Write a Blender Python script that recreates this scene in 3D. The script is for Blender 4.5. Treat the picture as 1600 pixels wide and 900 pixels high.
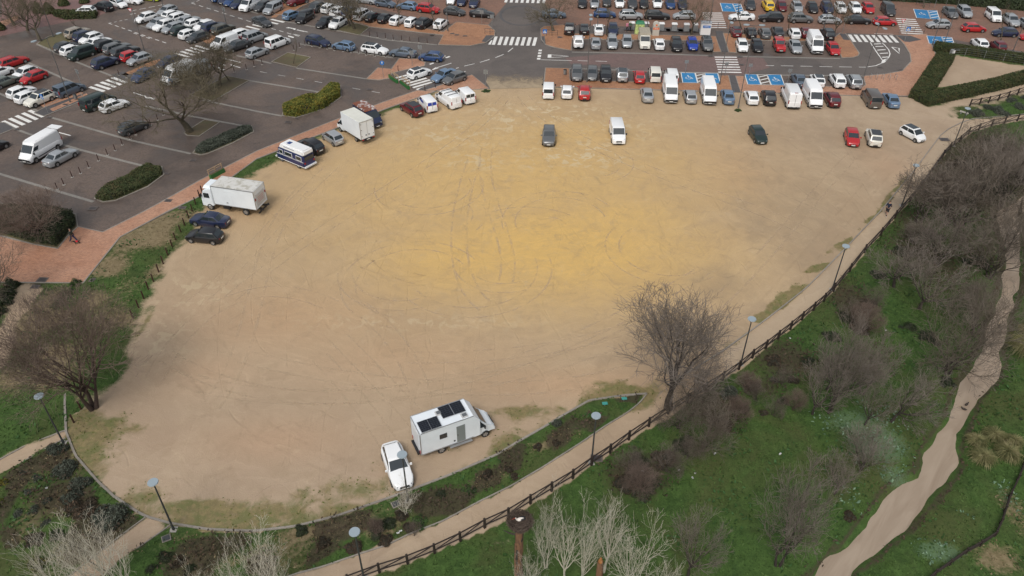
import bpy, bmesh, math, random
import numpy as np
from mathutils import Vector, Matrix
from mathutils.geometry import tessellate_polygon
R = math.radians
PI = math.pi
for o in list(bpy.data.objects): bpy.data.objects.remove(o)
SC = bpy.context.scene
COL = SC.collection

# ------------------------------------------------------------------ camera
CAM_H = 48.0; PITCH = R(37.7); ROLL = R(-0.2); FPX = 1210.0
cam_d = bpy.data.cameras.new('camera'); cam = bpy.data.objects.new('camera', cam_d); COL.objects.link(cam)
cam_d.sensor_width = 36; cam_d.lens = FPX / 1600 * 36; cam_d.clip_start = 0.5; cam_d.clip_end = 3000
cam.location = (0, 0, CAM_H)
cam.rotation_mode = 'QUATERNION'
cam.rotation_quaternion = (Matrix.Rotation(PI/2 - PITCH, 4, 'X') @ Matrix.Rotation(-ROLL, 4, 'Z')).to_quaternion()
SC.camera = cam

# ------------------------------------------------------------------ sky, sun, exposure
W = bpy.data.worlds.new("World"); SC.world = W; W.use_nodes = True
nt = W.node_tree; nt.nodes.clear()
sky = nt.nodes.new('ShaderNodeTexSky'); sky.sky_type = 'NISHITA'; sky.sun_disc = False
SUN_EL = R(52); SUN_AZ = R(200)
sky.sun_elevation = SUN_EL; sky.sun_rotation = SUN_AZ; sky.air_density = 1.6; sky.dust_density = 4.0; sky.ozone_density = 1.0
hs = nt.nodes.new('ShaderNodeHueSaturation'); hs.inputs['Saturation'].default_value = 0.35
bg = nt.nodes.new('ShaderNodeBackground'); bg.inputs['Strength'].default_value = 0.11
wo = nt.nodes.new('ShaderNodeOutputWorld')
nt.links.new(sky.outputs[0], hs.inputs['Color']); nt.links.new(hs.outputs[0], bg.inputs['Color']); nt.links.new(bg.outputs[0], wo.inputs['Surface'])
sd = bpy.data.lights.new('sun', 'SUN'); sun = bpy.data.objects.new('sun', sd); COL.objects.link(sun)
sd.energy = 1.15; sd.angle = R(18); sd.color = (1.0, 0.96, 0.9)
sv = Vector((math.sin(SUN_AZ)*math.cos(SUN_EL), math.cos(SUN_AZ)*math.cos(SUN_EL), math.sin(SUN_EL)))
sun.rotation_euler = sv.to_track_quat('Z', 'Y').to_euler()
SC.view_settings.view_transform = 'Standard'; SC.view_settings.look = 'None'; SC.view_settings.gamma = 1
SC.view_settings.exposure = 0.15

# ------------------------------------------------------------------ survey: photo pixel -> ground point
CR, SR = math.cos(ROLL), math.sin(ROLL); CT, ST = math.cos(PITCH), math.sin(PITCH)
def G(px, py, z=0.0):
    a, b = px - 800, py - 450
    a, b = a*CR + b*SR, -a*SR + b*CR
    t = (z - CAM_H) / (-FPX*ST - b*CT)
    return Vector((a*t, (FPX*CT - b*ST)*t, z))
def GP(pts, z=0.0): return [G(p[0], p[1], z) for p in pts]
def ang(cx, cy, dx, dy, z=0.5):
    n = 12/math.hypot(dx, dy)
    a, b = G(cx - dx*n, cy - dy*n, z), G(cx + dx*n, cy + dy*n, z)
    return math.atan2(b.y - a.y, b.x - a.x)

# ------------------------------------------------------------------ materials
MATS = {}
def newmat(name):
    m = bpy.data.materials.new(name); m.use_nodes = True
    n = m.node_tree; b = n.nodes['Principled BSDF']
    return m, n, b
def mix(n, fac, a, b, mode='MIX'):
    x = n.nodes.new('ShaderNodeMix'); x.data_type = 'RGBA'; x.blend_type = mode
    for sock, v in ((x.inputs[0], fac), (x.inputs[6], a), (x.inputs[7], b)):
        if isinstance(v, (int, float)): sock.default_value = v
        elif isinstance(v, tuple): sock.default_value = (*v, 1)
        else: n.links.new(v, sock)
    return x.outputs[2]
def math_(n, op, a, b=None, c=None, clamp=False):
    x = n.nodes.new('ShaderNodeMath'); x.operation = op; x.use_clamp = clamp
    for i, v in enumerate((a, b, c)):
        if v is None: continue
        if isinstance(v, (int, float)): x.inputs[i].default_value = v
        else: n.links.new(v, x.inputs[i])
    return x.outputs[0]
def ramp(n, v, lo, hi, a=0.0, b=1.0):
    x = n.nodes.new('ShaderNodeMapRange'); x.interpolation_type = 'SMOOTHSTEP'
    n.links.new(v, x.inputs[0]); x.inputs[1].default_value = lo; x.inputs[2].default_value = hi
    x.inputs[3].default_value = a; x.inputs[4].default_value = b
    return x.outputs[0]
def noise(n, scale, detail=4, rough=0.6, dist=0.0, vec=None):
    x = n.nodes.new('ShaderNodeTexNoise'); x.inputs['Scale'].default_value = scale; x.inputs['Detail'].default_value = detail
    x.inputs['Roughness'].default_value = rough; x.inputs['Distortion'].default_value = dist
    if vec is not None: n.links.new(vec, x.inputs['Vector'])
    return x.outputs['Fac']
def wpos(n):
    x = n.nodes.new('ShaderNodeNewGeometry'); return x.outputs['Position']
def bump(n, b, h, strength=0.3, dist=0.05):
    x = n.nodes.new('ShaderNodeBump'); x.inputs['Strength'].default_value = strength; x.inputs['Distance'].default_value = dist
    n.links.new(h, x.inputs['Height']); n.links.new(x.outputs[0], b.inputs['Normal'])
def mat(name, col, rough=0.6, metal=0.0, coat=0.0, var=0.0, vscale=3.0, spec=None):
    if name in MATS: return MATS[name]
    m, n, b = newmat(name)
    b.inputs['Roughness'].default_value = rough; b.inputs['Metallic'].default_value = metal; b.inputs['Coat Weight'].default_value = coat
    b.inputs['Coat Roughness'].default_value = 0.08
    if spec is not None: b.inputs['Specular IOR Level'].default_value = spec
    if var > 0:
        tc = n.nodes.new('ShaderNodeTexCoord')
        f = noise(n, vscale, 5, 0.65, vec=tc.outputs['Object'])
        f = ramp(n, f, 0.3, 0.7)
        lo = tuple(c*(1-var) for c in col); hi = tuple(min(1, c*(1+var)) for c in col)
        n.links.new(mix(n, f, lo, hi), b.inputs['Base Color'])
    else:
        b.inputs['Base Color'].default_value = (*col, 1)
    MATS[name] = m
    return m
def leafmat(name, cols, rough=0.7):
    """colour picked per leaf / twig"""
    if name in MATS: return MATS[name]
    m, n, b = newmat(name)
    g = n.nodes.new('ShaderNodeNewGeometry')
    cr = n.nodes.new('ShaderNodeValToRGB'); cr.color_ramp.interpolation = 'LINEAR'
    while len(cr.color_ramp.elements) < len(cols): cr.color_ramp.elements.new(0.5)
    for i, c in enumerate(cols):
        cr.color_ramp.elements[i].position = i/(len(cols)-1); cr.color_ramp.elements[i].color = (*c, 1)
    f = noise(n, 0.9, 3, 0.6, vec=g.outputs['Position'])
    f2 = math_(n, 'ADD', math_(n, 'MULTIPLY', g.outputs['Random Per Island'], 0.55), math_(n, 'MULTIPLY', ramp(n, f, 0.3, 0.7), 0.45))
    n.links.new(f2, cr.inputs[0]); n.links.new(cr.outputs[0], b.inputs['Base Color'])
    b.inputs['Roughness'].default_value = rough; b.inputs['Specular IOR Level'].default_value = 0.25
    MATS[name] = m
    return m

# ------------------------------------------------------------------ mesh builder
class MB:
    def __init__(s): s.v = []; s.f = []; s.m = []
    def add(s, vs, fs, mi=0):
        k = len(s.v); s.v += [tuple(v) for v in vs]; s.f += [tuple(i + k for i in f) for f in fs]; s.m += [mi]*len(fs)
    def box(s, c, d, mi=0, rz=0.0, taper=1.0):
        cx, cy, cz = c; dx, dy, dz = d[0]/2, d[1]/2, d[2]/2; co, si = math.cos(rz), math.sin(rz)
        vs = []
        for z in (-1, 1):
            t = taper if z > 0 else 1
            for x, y in ((-1,-1),(1,-1),(1,1),(-1,1)):
                X, Y = x*dx*t, y*dy*t; vs.append((cx + X*co - Y*si, cy + X*si + Y*co, cz + z*dz))
        s.add(vs, [(3,2,1,0),(4,5,6,7),(0,1,5,4),(1,2,6,5),(2,3,7,6),(3,0,4,7)], mi)
    def tube(s, a, b, r0, r1=None, n=6, mi=0, cap=True):
        a = Vector(a); b = Vector(b); r1 = r0 if r1 is None else r1
        d = (b - a); 
        if d.length < 1e-6: return
        d.normalize(); u = d.orthogonal().normalized(); w = d.cross(u)
        vs = []
        for p, r in ((a, r0), (b, r1)):
            for i in range(n):
                t = 2*PI*i/n; vs.append(p + u*(r*math.cos(t)) + w*(r*math.sin(t)))
        fs = [(i, (i+1) % n, n + (i+1) % n, n + i) for i in range(n)]
        if cap: fs += [tuple(range(n-1, -1, -1)), tuple(range(n, 2*n))]
        s.add(vs, fs, mi)
    def path(s, pts, rs, n=5, mi=0):
        k = len(s.v); m = len(pts); ref = None
        for j, p in enumerate(pts):
            p = Vector(p)
            d = (Vector(pts[min(j+1, m-1)]) - Vector(pts[max(j-1, 0)]))
            if d.length < 1e-7: d = Vector((0,0,1))
            d.normalize()
            if ref is None: ref = d.orthogonal().normalized()
            u = (ref - d*ref.dot(d)); u = u.normalized() if u.length > 1e-5 else d.orthogonal().normalized(); ref = u; w = d.cross(u)
            for i in range(n):
                t = 2*PI*i/n; q = p + u*(rs[j]*math.cos(t)) + w*(rs[j]*math.sin(t)); s.v.append((q.x, q.y, q.z))
        for j in range(m-1):
            for i in range(n):
                s.f.append((k+j*n+i, k+j*n+(i+1) % n, k+(j+1)*n+(i+1) % n, k+(j+1)*n+i)); s.m.append(mi)
    def sheet(s, pts, z0=None, mi=0):
        vs = [Vector((p[0], p[1], p[2] if z0 is None else z0)) for p in pts]
        tr = tessellate_polygon([vs]); k = len(s.v); s.v += [tuple(v) for v in vs]
        for t in tr:
            a, b, c = (vs[i] for i in t)
            if (b-a).cross(c-a).z < 0: t = (t[0], t[2], t[1])
            s.f.append(tuple(i + k for i in t)); s.m.append(mi)
    def prism(s, pts, z0, z1, mi=0, side=None):
        s.sheet(pts, z1, mi); n = len(pts); k = len(s.v)
        A = sum(pts[i][0]*pts[(i+1) % n][1] - pts[(i+1) % n][0]*pts[i][1] for i in range(n))
        if A < 0: pts = list(reversed(pts))
        s.v += [(p[0], p[1], z0) for p in pts] + [(p[0], p[1], z1) for p in pts]
        for i in range(n):
            j = (i+1) % n; s.f.append((k+i, k+j, k+n+j, k+n+i)); s.m.append(mi if side is None else side)
    def ribbon(s, pts, w, z, mi=0, h=None):
        """strip of width w along pts; a solid of height h when given"""
        P = [Vector((p[0], p[1], 0)) for p in pts]; n = len(P); L = []; Rr = []
        for i in range(n):
            d = (P[min(i+1, n-1)] - P[max(i-1, 0)]); d.z = 0; d.normalize(); q = Vector((-d.y, d.x, 0))*(w/2)
            L.append(P[i] + q); Rr.append(P[i] - q)
        k = len(s.v)
        for i in range(n): s.v += [(L[i].x, L[i].y, z), (Rr[i].x, Rr[i].y, z)]
        for i in range(n-1): s.f.append((k+2*i+1, k+2*i+3, k+2*i+2, k+2*i)); s.m.append(mi)
        if h:
            for side in (L, Rr):
                kk = len(s.v)
                for q in side: s.v += [(q.x, q.y, z-h), (q.x, q.y, z)]
                for i in range(n-1): s.f.append((kk+2*i, kk+2*i+2, kk+2*i+3, kk+2*i+1)); s.m.append(mi)
    def mesh(s, name, mats, smooth=None):
        me = bpy.data.meshes.new(name); me.from_pydata(s.v, [], s.f)
        for m in (mats if isinstance(mats, (list, tuple)) else [mats]): me.materials.append(m)
        me.polygons.foreach_set('material_index', s.m); me.update()
        if smooth is not None:
            me.polygons.foreach_set('use_smooth', [True]*len(me.polygons))
            if smooth < 180: me.set_sharp_from_angle(angle=R(smooth))
        return me
    def obj(s, name, mats, parent=None, smooth=None, loc=None):
        o = bpy.data.objects.new(name, s.mesh(name, mats, smooth)); COL.objects.link(o)
        if parent: o.parent = parent
        if loc is not None: o.location = loc
        return o
def tag(o, label=None, cat=None, group=None, kind=None):
    if label: o['label'] = label
    if cat: o['category'] = cat
    if group: o['group'] = group
    if kind: o['kind'] = kind
    return o
def empty(name, loc=(0,0,0), rz=0.0, label=None, cat=None, group=None):
    o = bpy.data.objects.new(name, None); COL.objects.link(o); o.location = loc; o.rotation_euler = (0,0,rz); o.empty_display_size = 0.3
    return tag(o, label, cat, group)
KIDS = {}
def kids(o):
    return [c for c in o.children]
def copy_tree(o, parent=None, swap=None):
    c = o.copy(); COL.objects.link(c)
    if parent: c.parent = parent
    if swap:
        for s in c.material_slots:
            if s.link == 'OBJECT' and s.material and s.material.name in swap: s.material = swap[s.material.name]
    for ch in CH(o): copy_tree(ch, c, swap)
    return c
_ch = {}
def CH(o):
    if o.name not in _ch: _ch[o.name] = list(o.children)
    return _ch[o.name]
def struct(name, mb, mats, smooth=None):
    o = mb.obj(name, mats, None, smooth); o['kind'] = 'structure'; return o
def inst(me, name, parent=None, loc=(0,0,0), rot=(0,0,0), sc=(1,1,1)):
    o = bpy.data.objects.new(name, me); COL.objects.link(o); o.location = loc; o.rotation_euler = rot; o.scale = sc
    if parent: o.parent = parent
    return o
# ================================================================== GROUND
SAND = [(740,136),(762,132),(845,130),(1130,137),(1415,142),(1447,159),(1530,140),(1600,118),(1760,80),(1760,108),(1600,139),(1513,162),(1493,168),(1492,180),(1517,182),(1560,178),(1600,172),(1760,158),
 (1760,172),(1600,182),(1547,192),(1511,205),(1482,227),(1435,292),(1397,337),(1350,391),(1302,452),(1253,497),(1216,527),(1155,575),(1100,612),(1040,655),(984,688),(926,728),(897,748),(831,789),(797,812),(722,847),(640,883),(596,898),(540,918),(450,950),
 (380,935),(467,899),(507,888),(575,864),(640,837),(695,815),(750,785),(800,760),(850,730),(910,691),(947,665),(980,645),(1000,629),(1012,614),(975,617),(922,625),(877,651),(860,662),(800,697),(780,710),(700,745),(620,776),(530,808),(465,825),(400,833),(330,831),(270,822),(232,812),(215,803),(180,780),(155,757),(120,717),(105,680),(108,655),
 (135,645),(165,605),(195,570),(207,530),(220,490),(240,450),(262,415),(290,385),(300,360),(315,335),(350,300),(400,272),(430,256),(487,222),(600,176),(680,147)]
KERB_CURVE = [(103,615),(103,640),(105,680),(120,717),(155,757),(180,780),(215,803),(232,812),(270,822),(330,831),(400,833),(465,825),(530,808),(620,776),(700,745),(780,710),(800,697),(860,662),(877,651),(900,638),(922,625),(975,617),(1012,614)]
KERB_EAST = [(1045,600),(1085,575),(1132,545),(1197,497),(1260,447),(1320,385),(1375,326),(1425,265),(1453,227),(1467,208),(1480,197),(1500,187),(1517,181),(1560,177),(1600,173),(1700,162)]
KERB_PATH = [(430,912),(467,899),(507,888),(575,864),(607,854),(640,837),(695,815),(750,785),(800,760),(850,730),(910,691),(947,665),(980,645),(1000,629),(1012,614)]
FENCE = [(500,935),(548,914),(596,896),(640,882),(682,865),(722,846),(760,825),(797,808),(831,787),(864,767),(897,747),(926,726),(955,707),(984,686),(1015,665),(1045,645),(1075,627),(1103,609),(1130,592),(1155,575),(1176,557),(1197,542),(1216,527),(1235,512),(1253,497),(1271,482),(1287,468),(1302,452),(1327,421),(1350,391),(1375,364),(1397,337),(1420,311),(1435,292),(1448,274),(1460,257),(1471,241),(1482,229),(1497,218),(1511,205),(1527,199),(1547,192),(1567,188),(1587,184),(1607,181),(1630,177)]
FENCE2 = [(1513,161),(1528,158.5),(1542,156),(1557,152),(1572.5,147.5),(1587,143),(1601,138.5),(1616,133.5),(1632,128)]
FENCE3 = [(1606,700),(1600,722),(1590,747),(1577,775),(1570,796),(1564,815),(1555,835),(1532,850),(1510,862),(1485,880),(1462,896),(1440,915)]
CREEK_L = [(1215,960),(1275,899),(1300,872),(1327,847),(1347,820),(1370,795),(1380,775),(1412,747),(1440,735),(1447,720),(1446,707),(1465,675),(1487,645),(1492,622),(1502,600),(1525,565),(1542,527),(1547,507),(1557,475),(1565,450),(1572,420),(1572,385),(1562,350),(1560,325),(1600,300),(1720,255)]
CREEK_R = [(1290,960),(1327,899),(1332,885),(1355,872),(1382,847),(1415,822),(1432,800),(1450,785),(1465,765),(1480,747),(1497,720),(1495,697),(1502,672),(1512,655),(1525,615),(1550,590),(1567,562),(1560,542),(1572,515),(1575,480),(1590,450),(1595,420),(1597,380),(1597,345),(1590,325),(1610,315),(1720,285)]
CREEK = CREEK_L + CREEK_R[::-1]
PATH_A = [(-60,752),(0,725),(42,702),(103,678),(108,688),(62,712),(0,749),(-60,782)]
PATH_B = [(231,812),(187,845),(140,882),(100,915),(130,940),(172,897),(220,860),(270,824)]
PATH_C = [(-60,560),(0,507),(37,450),(85,448),(57,492),(30,520),(20,560),(0,600),(-60,660)]
TRI = [(1485,82),(1600,98),(1640,102),(1640,110),(1600,118),(1500,127),(1465,134),(1457,130),(1482,97)]

def seg_dist(X, Y, P, closed=True):
    P = np.array([(p[0], p[1]) for p in P]); Q = np.roll(P, -1, 0) if closed else P[1:]
    if not closed: P = P[:-1]
    D = np.full(X.shape, 1e9)
    for a, b in zip(P, Q):
        d = b - a; L = d @ d + 1e-9
        t = np.clip(((X-a[0])*d[0] + (Y-a[1])*d[1])/L, 0, 1)
        D = np.minimum(D, (X-a[0]-t*d[0])**2 + (Y-a[1]-t*d[1])**2)
    return np.sqrt(D)
def sdf(X, Y, P):
    ins = np.zeros(X.shape, bool); n = len(P)
    for i in range(n):
        x1, y1 = P[i][0], P[i][1]; x2, y2 = P[(i+1) % n][0], P[(i+1) % n][1]
        if y1 == y2: continue
        c = ((y1 > Y) != (y2 > Y)) & (X < (x2-x1)*(Y-y1)/(y2-y1) + x1); ins ^= c
    d = seg_dist(X, Y, P); return np.where(ins, d, -d)
def sm(v, a, b):
    t = np.clip((v-a)/(b-a), 0, 1); return t*t*(3-2*t)
xs = np.concatenate([[-900,-500,-300,-220], np.arange(-170, 170.1, 0.5), [220,300,500,900]])
ys = np.concatenate([[-600,-300,-100,-20,5], np.arange(18, 175.1, 0.5), np.arange(178, 240, 4), [300,500,900,1600]])
GX, GY = np.meshgrid(xs, ys); shp = GX.shape; FX, FY = GX.ravel(), GY.ravel()
rng = np.random.default_rng(5)
def vnoise(X, Y, s, seed):
    r = np.random.default_rng(seed); T = r.random((256,256)); x = X/s; y = Y/s
    xi = np.floor(x).astype(int); yi = np.floor(y).astype(int); fx = x-xi; fy = y-yi; fx = fx*fx*(3-2*fx); fy = fy*fy*(3-2*fy)
    g = lambda a, b: T[a & 255, b & 255]
    return (g(xi,yi)*(1-fx)+g(xi+1,yi)*fx)*(1-fy) + (g(xi,yi+1)*(1-fx)+g(xi+1,yi+1)*fx)*fy
def blobs(lst):
    out = np.zeros(FX.shape)
    for cx, cy, rx, ry, s in lst:
        c = G(cx, cy); a = (G(cx+rx, cy)-G(cx-rx, cy)).length/2; b = (G(cx, cy-ry)-G(cx, cy+ry)).length/2
        out = np.maximum(out, s*np.exp(-(((FX-c.x)/a)**2 + ((FY-c.y)/b)**2)*1.2))
    return out
n0 = vnoise(FX, FY, .8, 8) - .5; n1 = vnoise(FX, FY, 3.1, 1) - .5; n2 = vnoise(FX, FY, 1.3, 2) - .5; n3 = vnoise(FX, FY, 9, 3) - .5
sand_w = GP(SAND); sS = sdf(FX, FY, sand_w)
kc = seg_dist(FX, FY, GP(KERB_CURVE), False); ke = seg_dist(FX, FY, GP(KERB_EAST), False); kp = seg_dist(FX, FY, GP(KERB_PATH), False); fe = seg_dist(FX, FY, GP(FENCE), False)
near_k = np.minimum(kc, np.minimum(ke, kp))
near_k = np.minimum(near_k, fe); soft = np.where(near_k < 1.5, 0.25, 4.2)
sand = sm(sS + (n1*1.6 + n2*1.3 + n0*1.2)*np.where(near_k < 1.5, .10, 1.0), -soft*.5, soft*.5)
for P in (PATH_A, PATH_B, TRI): sand = np.maximum(sand, sm(sdf(FX, FY, GP(P)) + n1*.6 + n2*.3, -.3, .4))
sand = np.maximum(sand, .75*sm(sdf(FX, FY, GP(PATH_C)) + n1*1.2 + n2, -.5, .9))
crd = sdf(FX, FY, GP(CREEK))
yellow = np.clip(blobs([(870,385,330,110,.95),(800,290,430,170,.70),(960,345,190,80,.8),(740,400,230,90,.85),(700,260,240,90,.55),(880,215,220,55,.62),(740,470,160,40,.35),(640,330,170,90,.45),(1040,250,90,50,.5)]), 0, 1)  # bright yellow highlight in mid-lot, put into the sand colour
grey = np.clip(blobs([(1270,350,150,190,.62),(1120,520,120,60,.55),(1300,210,160,60,.6),(1180,340,60,80,.6),(1120,440,110,45,.6),(1020,520,110,26,.55),(1250,400,60,40,.6),(1190,250,110,40,.5),(1330,270,70,45,.45),(1230,330,80,60,.5),(950,560,80,14,.5),(1110,180,160,14,.35),(470,250,70,12,.5),(330,400,70,30,.3),(1290,230,120,30,.5),(330,770,110,40,.5),(560,720,70,40,.4),(1190,480,60,20,.6),(1280,200,180,25,.55),(560,480,60,30,.0)]), 0, 1)
pink = np.clip(blobs([(450,500,170,60,.9),(900,600,180,30,.9),(620,560,200,50,.7),(1150,260,70,50,.6),(430,690,130,40,.8),(1250,520,60,10,0),(1380,250,50,40,.6),(330,580,90,40,.6),(380,340,60,30,.3)]), 0, 1)
pale = np.clip(blobs([(850,175,120,22,1),(900,240,110,26,1),(700,210,110,24,.75),(960,200,70,25,.8),(740,250,60,20,.7),(300,460,90,30,.45),(260,530,60,50,.4),(650,505,200,14,.45),(800,190,60,20,.9)]), 0, 1)
inner = sm(sS, 0, 3.5); pth = sdf(FX, FY, GP(KERB_EAST[2:12] + FENCE[18:46][::-1]))
moss = np.clip(1.2*sm(5.2 + n3*6.0 + n1*4.5 + n2*3 - kc, 0, 6.5)*(sS > -0.2) + 1.0*sm(1.5 + n1*1.6 + n3 - np.where(FX > G(1130,545).x, ke, 99), 0, 1.0)*sm(-(FY-G(1440,250).y), 0, 6)*(sS > -0.2)*(pth < .1)*sm(vnoise(FX, FY, 1.6, 71), .25, .6), 0, 1)
moss = np.maximum(moss, blobs([(140,720,60,80,.95),(560,765,110,30,.8),(330,800,150,26,1.0),(450,800,100,22,.9),(230,780,60,30,.8),(700,700,60,18,.55),(830,645,90,18,.9),(960,600,70,10,.8),(130,690,30,30,.8),(220,520,12,40,.8),(590,730,30,25,.6),(1140,535,25,10,.8),(420,258,25,6,.7)]))
# greens outside the sand
bank = sm(-sS, 0, .5)
w_mid = sdf(FX, FY, GP([(105,680),(155,757),(232,812),(400,833),(530,808),(700,745),(800,697),(922,625),(1012,614),(980,645),(910,691),(800,760),(695,815),(575,864),(467,899),(300,930),(190,890),(0,880),(0,750)]))
leftgrass = sdf(FX, FY, GP([(130,447),(188,375),(315,308),(430,250),(400,275),(310,360),(270,400),(215,500),(200,560),(130,650),(60,600),(60,520)]))
dry = np.clip(1.0*sm(leftgrass + n1*3, -1, 1.2)*(.05+.95*vnoise(FX, FY, 2.6, 11)) + .7*sm(w_mid + n1*2, 0, 1)*vnoise(FX, FY, 2.2, 12) + blobs([(60,500,40,60,.9),(20,600,50,30,.7),(160,870,60,20,.6),(520,770+60,90,12,.5),(1560,870,50,30,.8),(1590,800,30,60,.6)]), 0, 1)
dark = np.clip(.95*sm(w_mid + n1*1.5, 0, .6)*sm(vnoise(FX, FY, 1.9, 13), .22, .62) + blobs([(1230,560,70,45,.8),(1000,740,70,50,.9),(1330,470,50,50,.8),(1480,270,130,70,1.0),(1560,250,90,60,1.),(1450,400,90,70,.75),(1120,640,60,50,.85),(1380,560,80,50,.45),(1530,400,60,50,.6),(30,460,40,40,1.),(90,780,60,60,.7),(320,870,60,25,.7),(1200,600,40,30,.6),(1420,340,60,40,.6),(1540,340,40,40,.5)]) + .7*sm(.42-np.abs(crd+.40), 0, .3), 0, 1)
silver = np.clip(blobs([(1370,690,80,50,1),(1340,660,90,40,.9),(1400,740,50,40,.8),(1330,780,30,50,.6),(1470,860,60,25,1),(1570,770,30,40,.7),(1510,800,60,40,.4),(1380,640,50,30,.5),(1180,720,160,60,.18)]), 0, 1)
# heights: creek bed carved below, gentle unevenness in the meadow
ck_depth = sm(crd + n2*.35 + n1*.7 - .10, -0.5, .5)*0.7
uneven = np.where(sand > .5, .0, 1.0)*sm(-sS, .5, 3)*(np.abs(crd) > 0)*(0.10*vnoise(FX, FY, 1.1, 21) + 0.18*vnoise(FX, FY, 4.3, 22))
PAVE = [(845,136),(762,139.5),(680,144),(600,173),(487,218),(400,252),(315,308),(188,375),(128,447),(36,447),(-200,447)]
PAVE_W = GP(PAVE) + [Vector((-170,235,0)), Vector((170,235,0)), G(1760,112), G(1600,88), G(1470,68), G(1440,110), G(1415,147.5)]
pv = sdf(FX, FY, PAVE_W)
Z = -ck_depth + uneven*sm(-pv, .3, 1.5)*(crd < -1.2) - 0.12*sm(pv, .3, .9)
Z = np.where((FY > 240) | (FY < 10) | (np.abs(FX) > 180), np.minimum(Z, -0.02), Z)
def ground_mesh():
    me = bpy.data.meshes.new('ground'); ny, nx = shp
    V = np.column_stack([FX, FY, Z]).astype(np.float32)
    i = np.arange(nx-1)[None, :] + np.arange(ny-1)[:, None]*nx
    F = np.stack([i, i+1, i+nx+1, i+nx], -1).reshape(-1, 4)
    me.vertices.add(len(V)); me.vertices.foreach_set('co', V.ravel())
    me.loops.add(F.size); me.loops.foreach_set('vertex_index', F.ravel().astype(np.int32))
    me.polygons.add(len(F)); me.polygons.foreach_set('loop_start', np.arange(0, F.size, 4, dtype=np.int32)); me.polygons.foreach_set('loop_total', np.full(len(F), 4, np.int32))
    me.update(calc_edges=True); me.validate()
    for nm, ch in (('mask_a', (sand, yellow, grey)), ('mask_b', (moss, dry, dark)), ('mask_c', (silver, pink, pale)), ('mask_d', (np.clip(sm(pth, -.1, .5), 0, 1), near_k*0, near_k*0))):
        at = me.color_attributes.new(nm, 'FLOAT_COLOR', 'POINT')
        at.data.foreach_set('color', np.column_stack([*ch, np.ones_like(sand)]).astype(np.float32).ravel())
    me.polygons.foreach_set('use_smooth', [True]*len(me.polygons))
    return me
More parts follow.
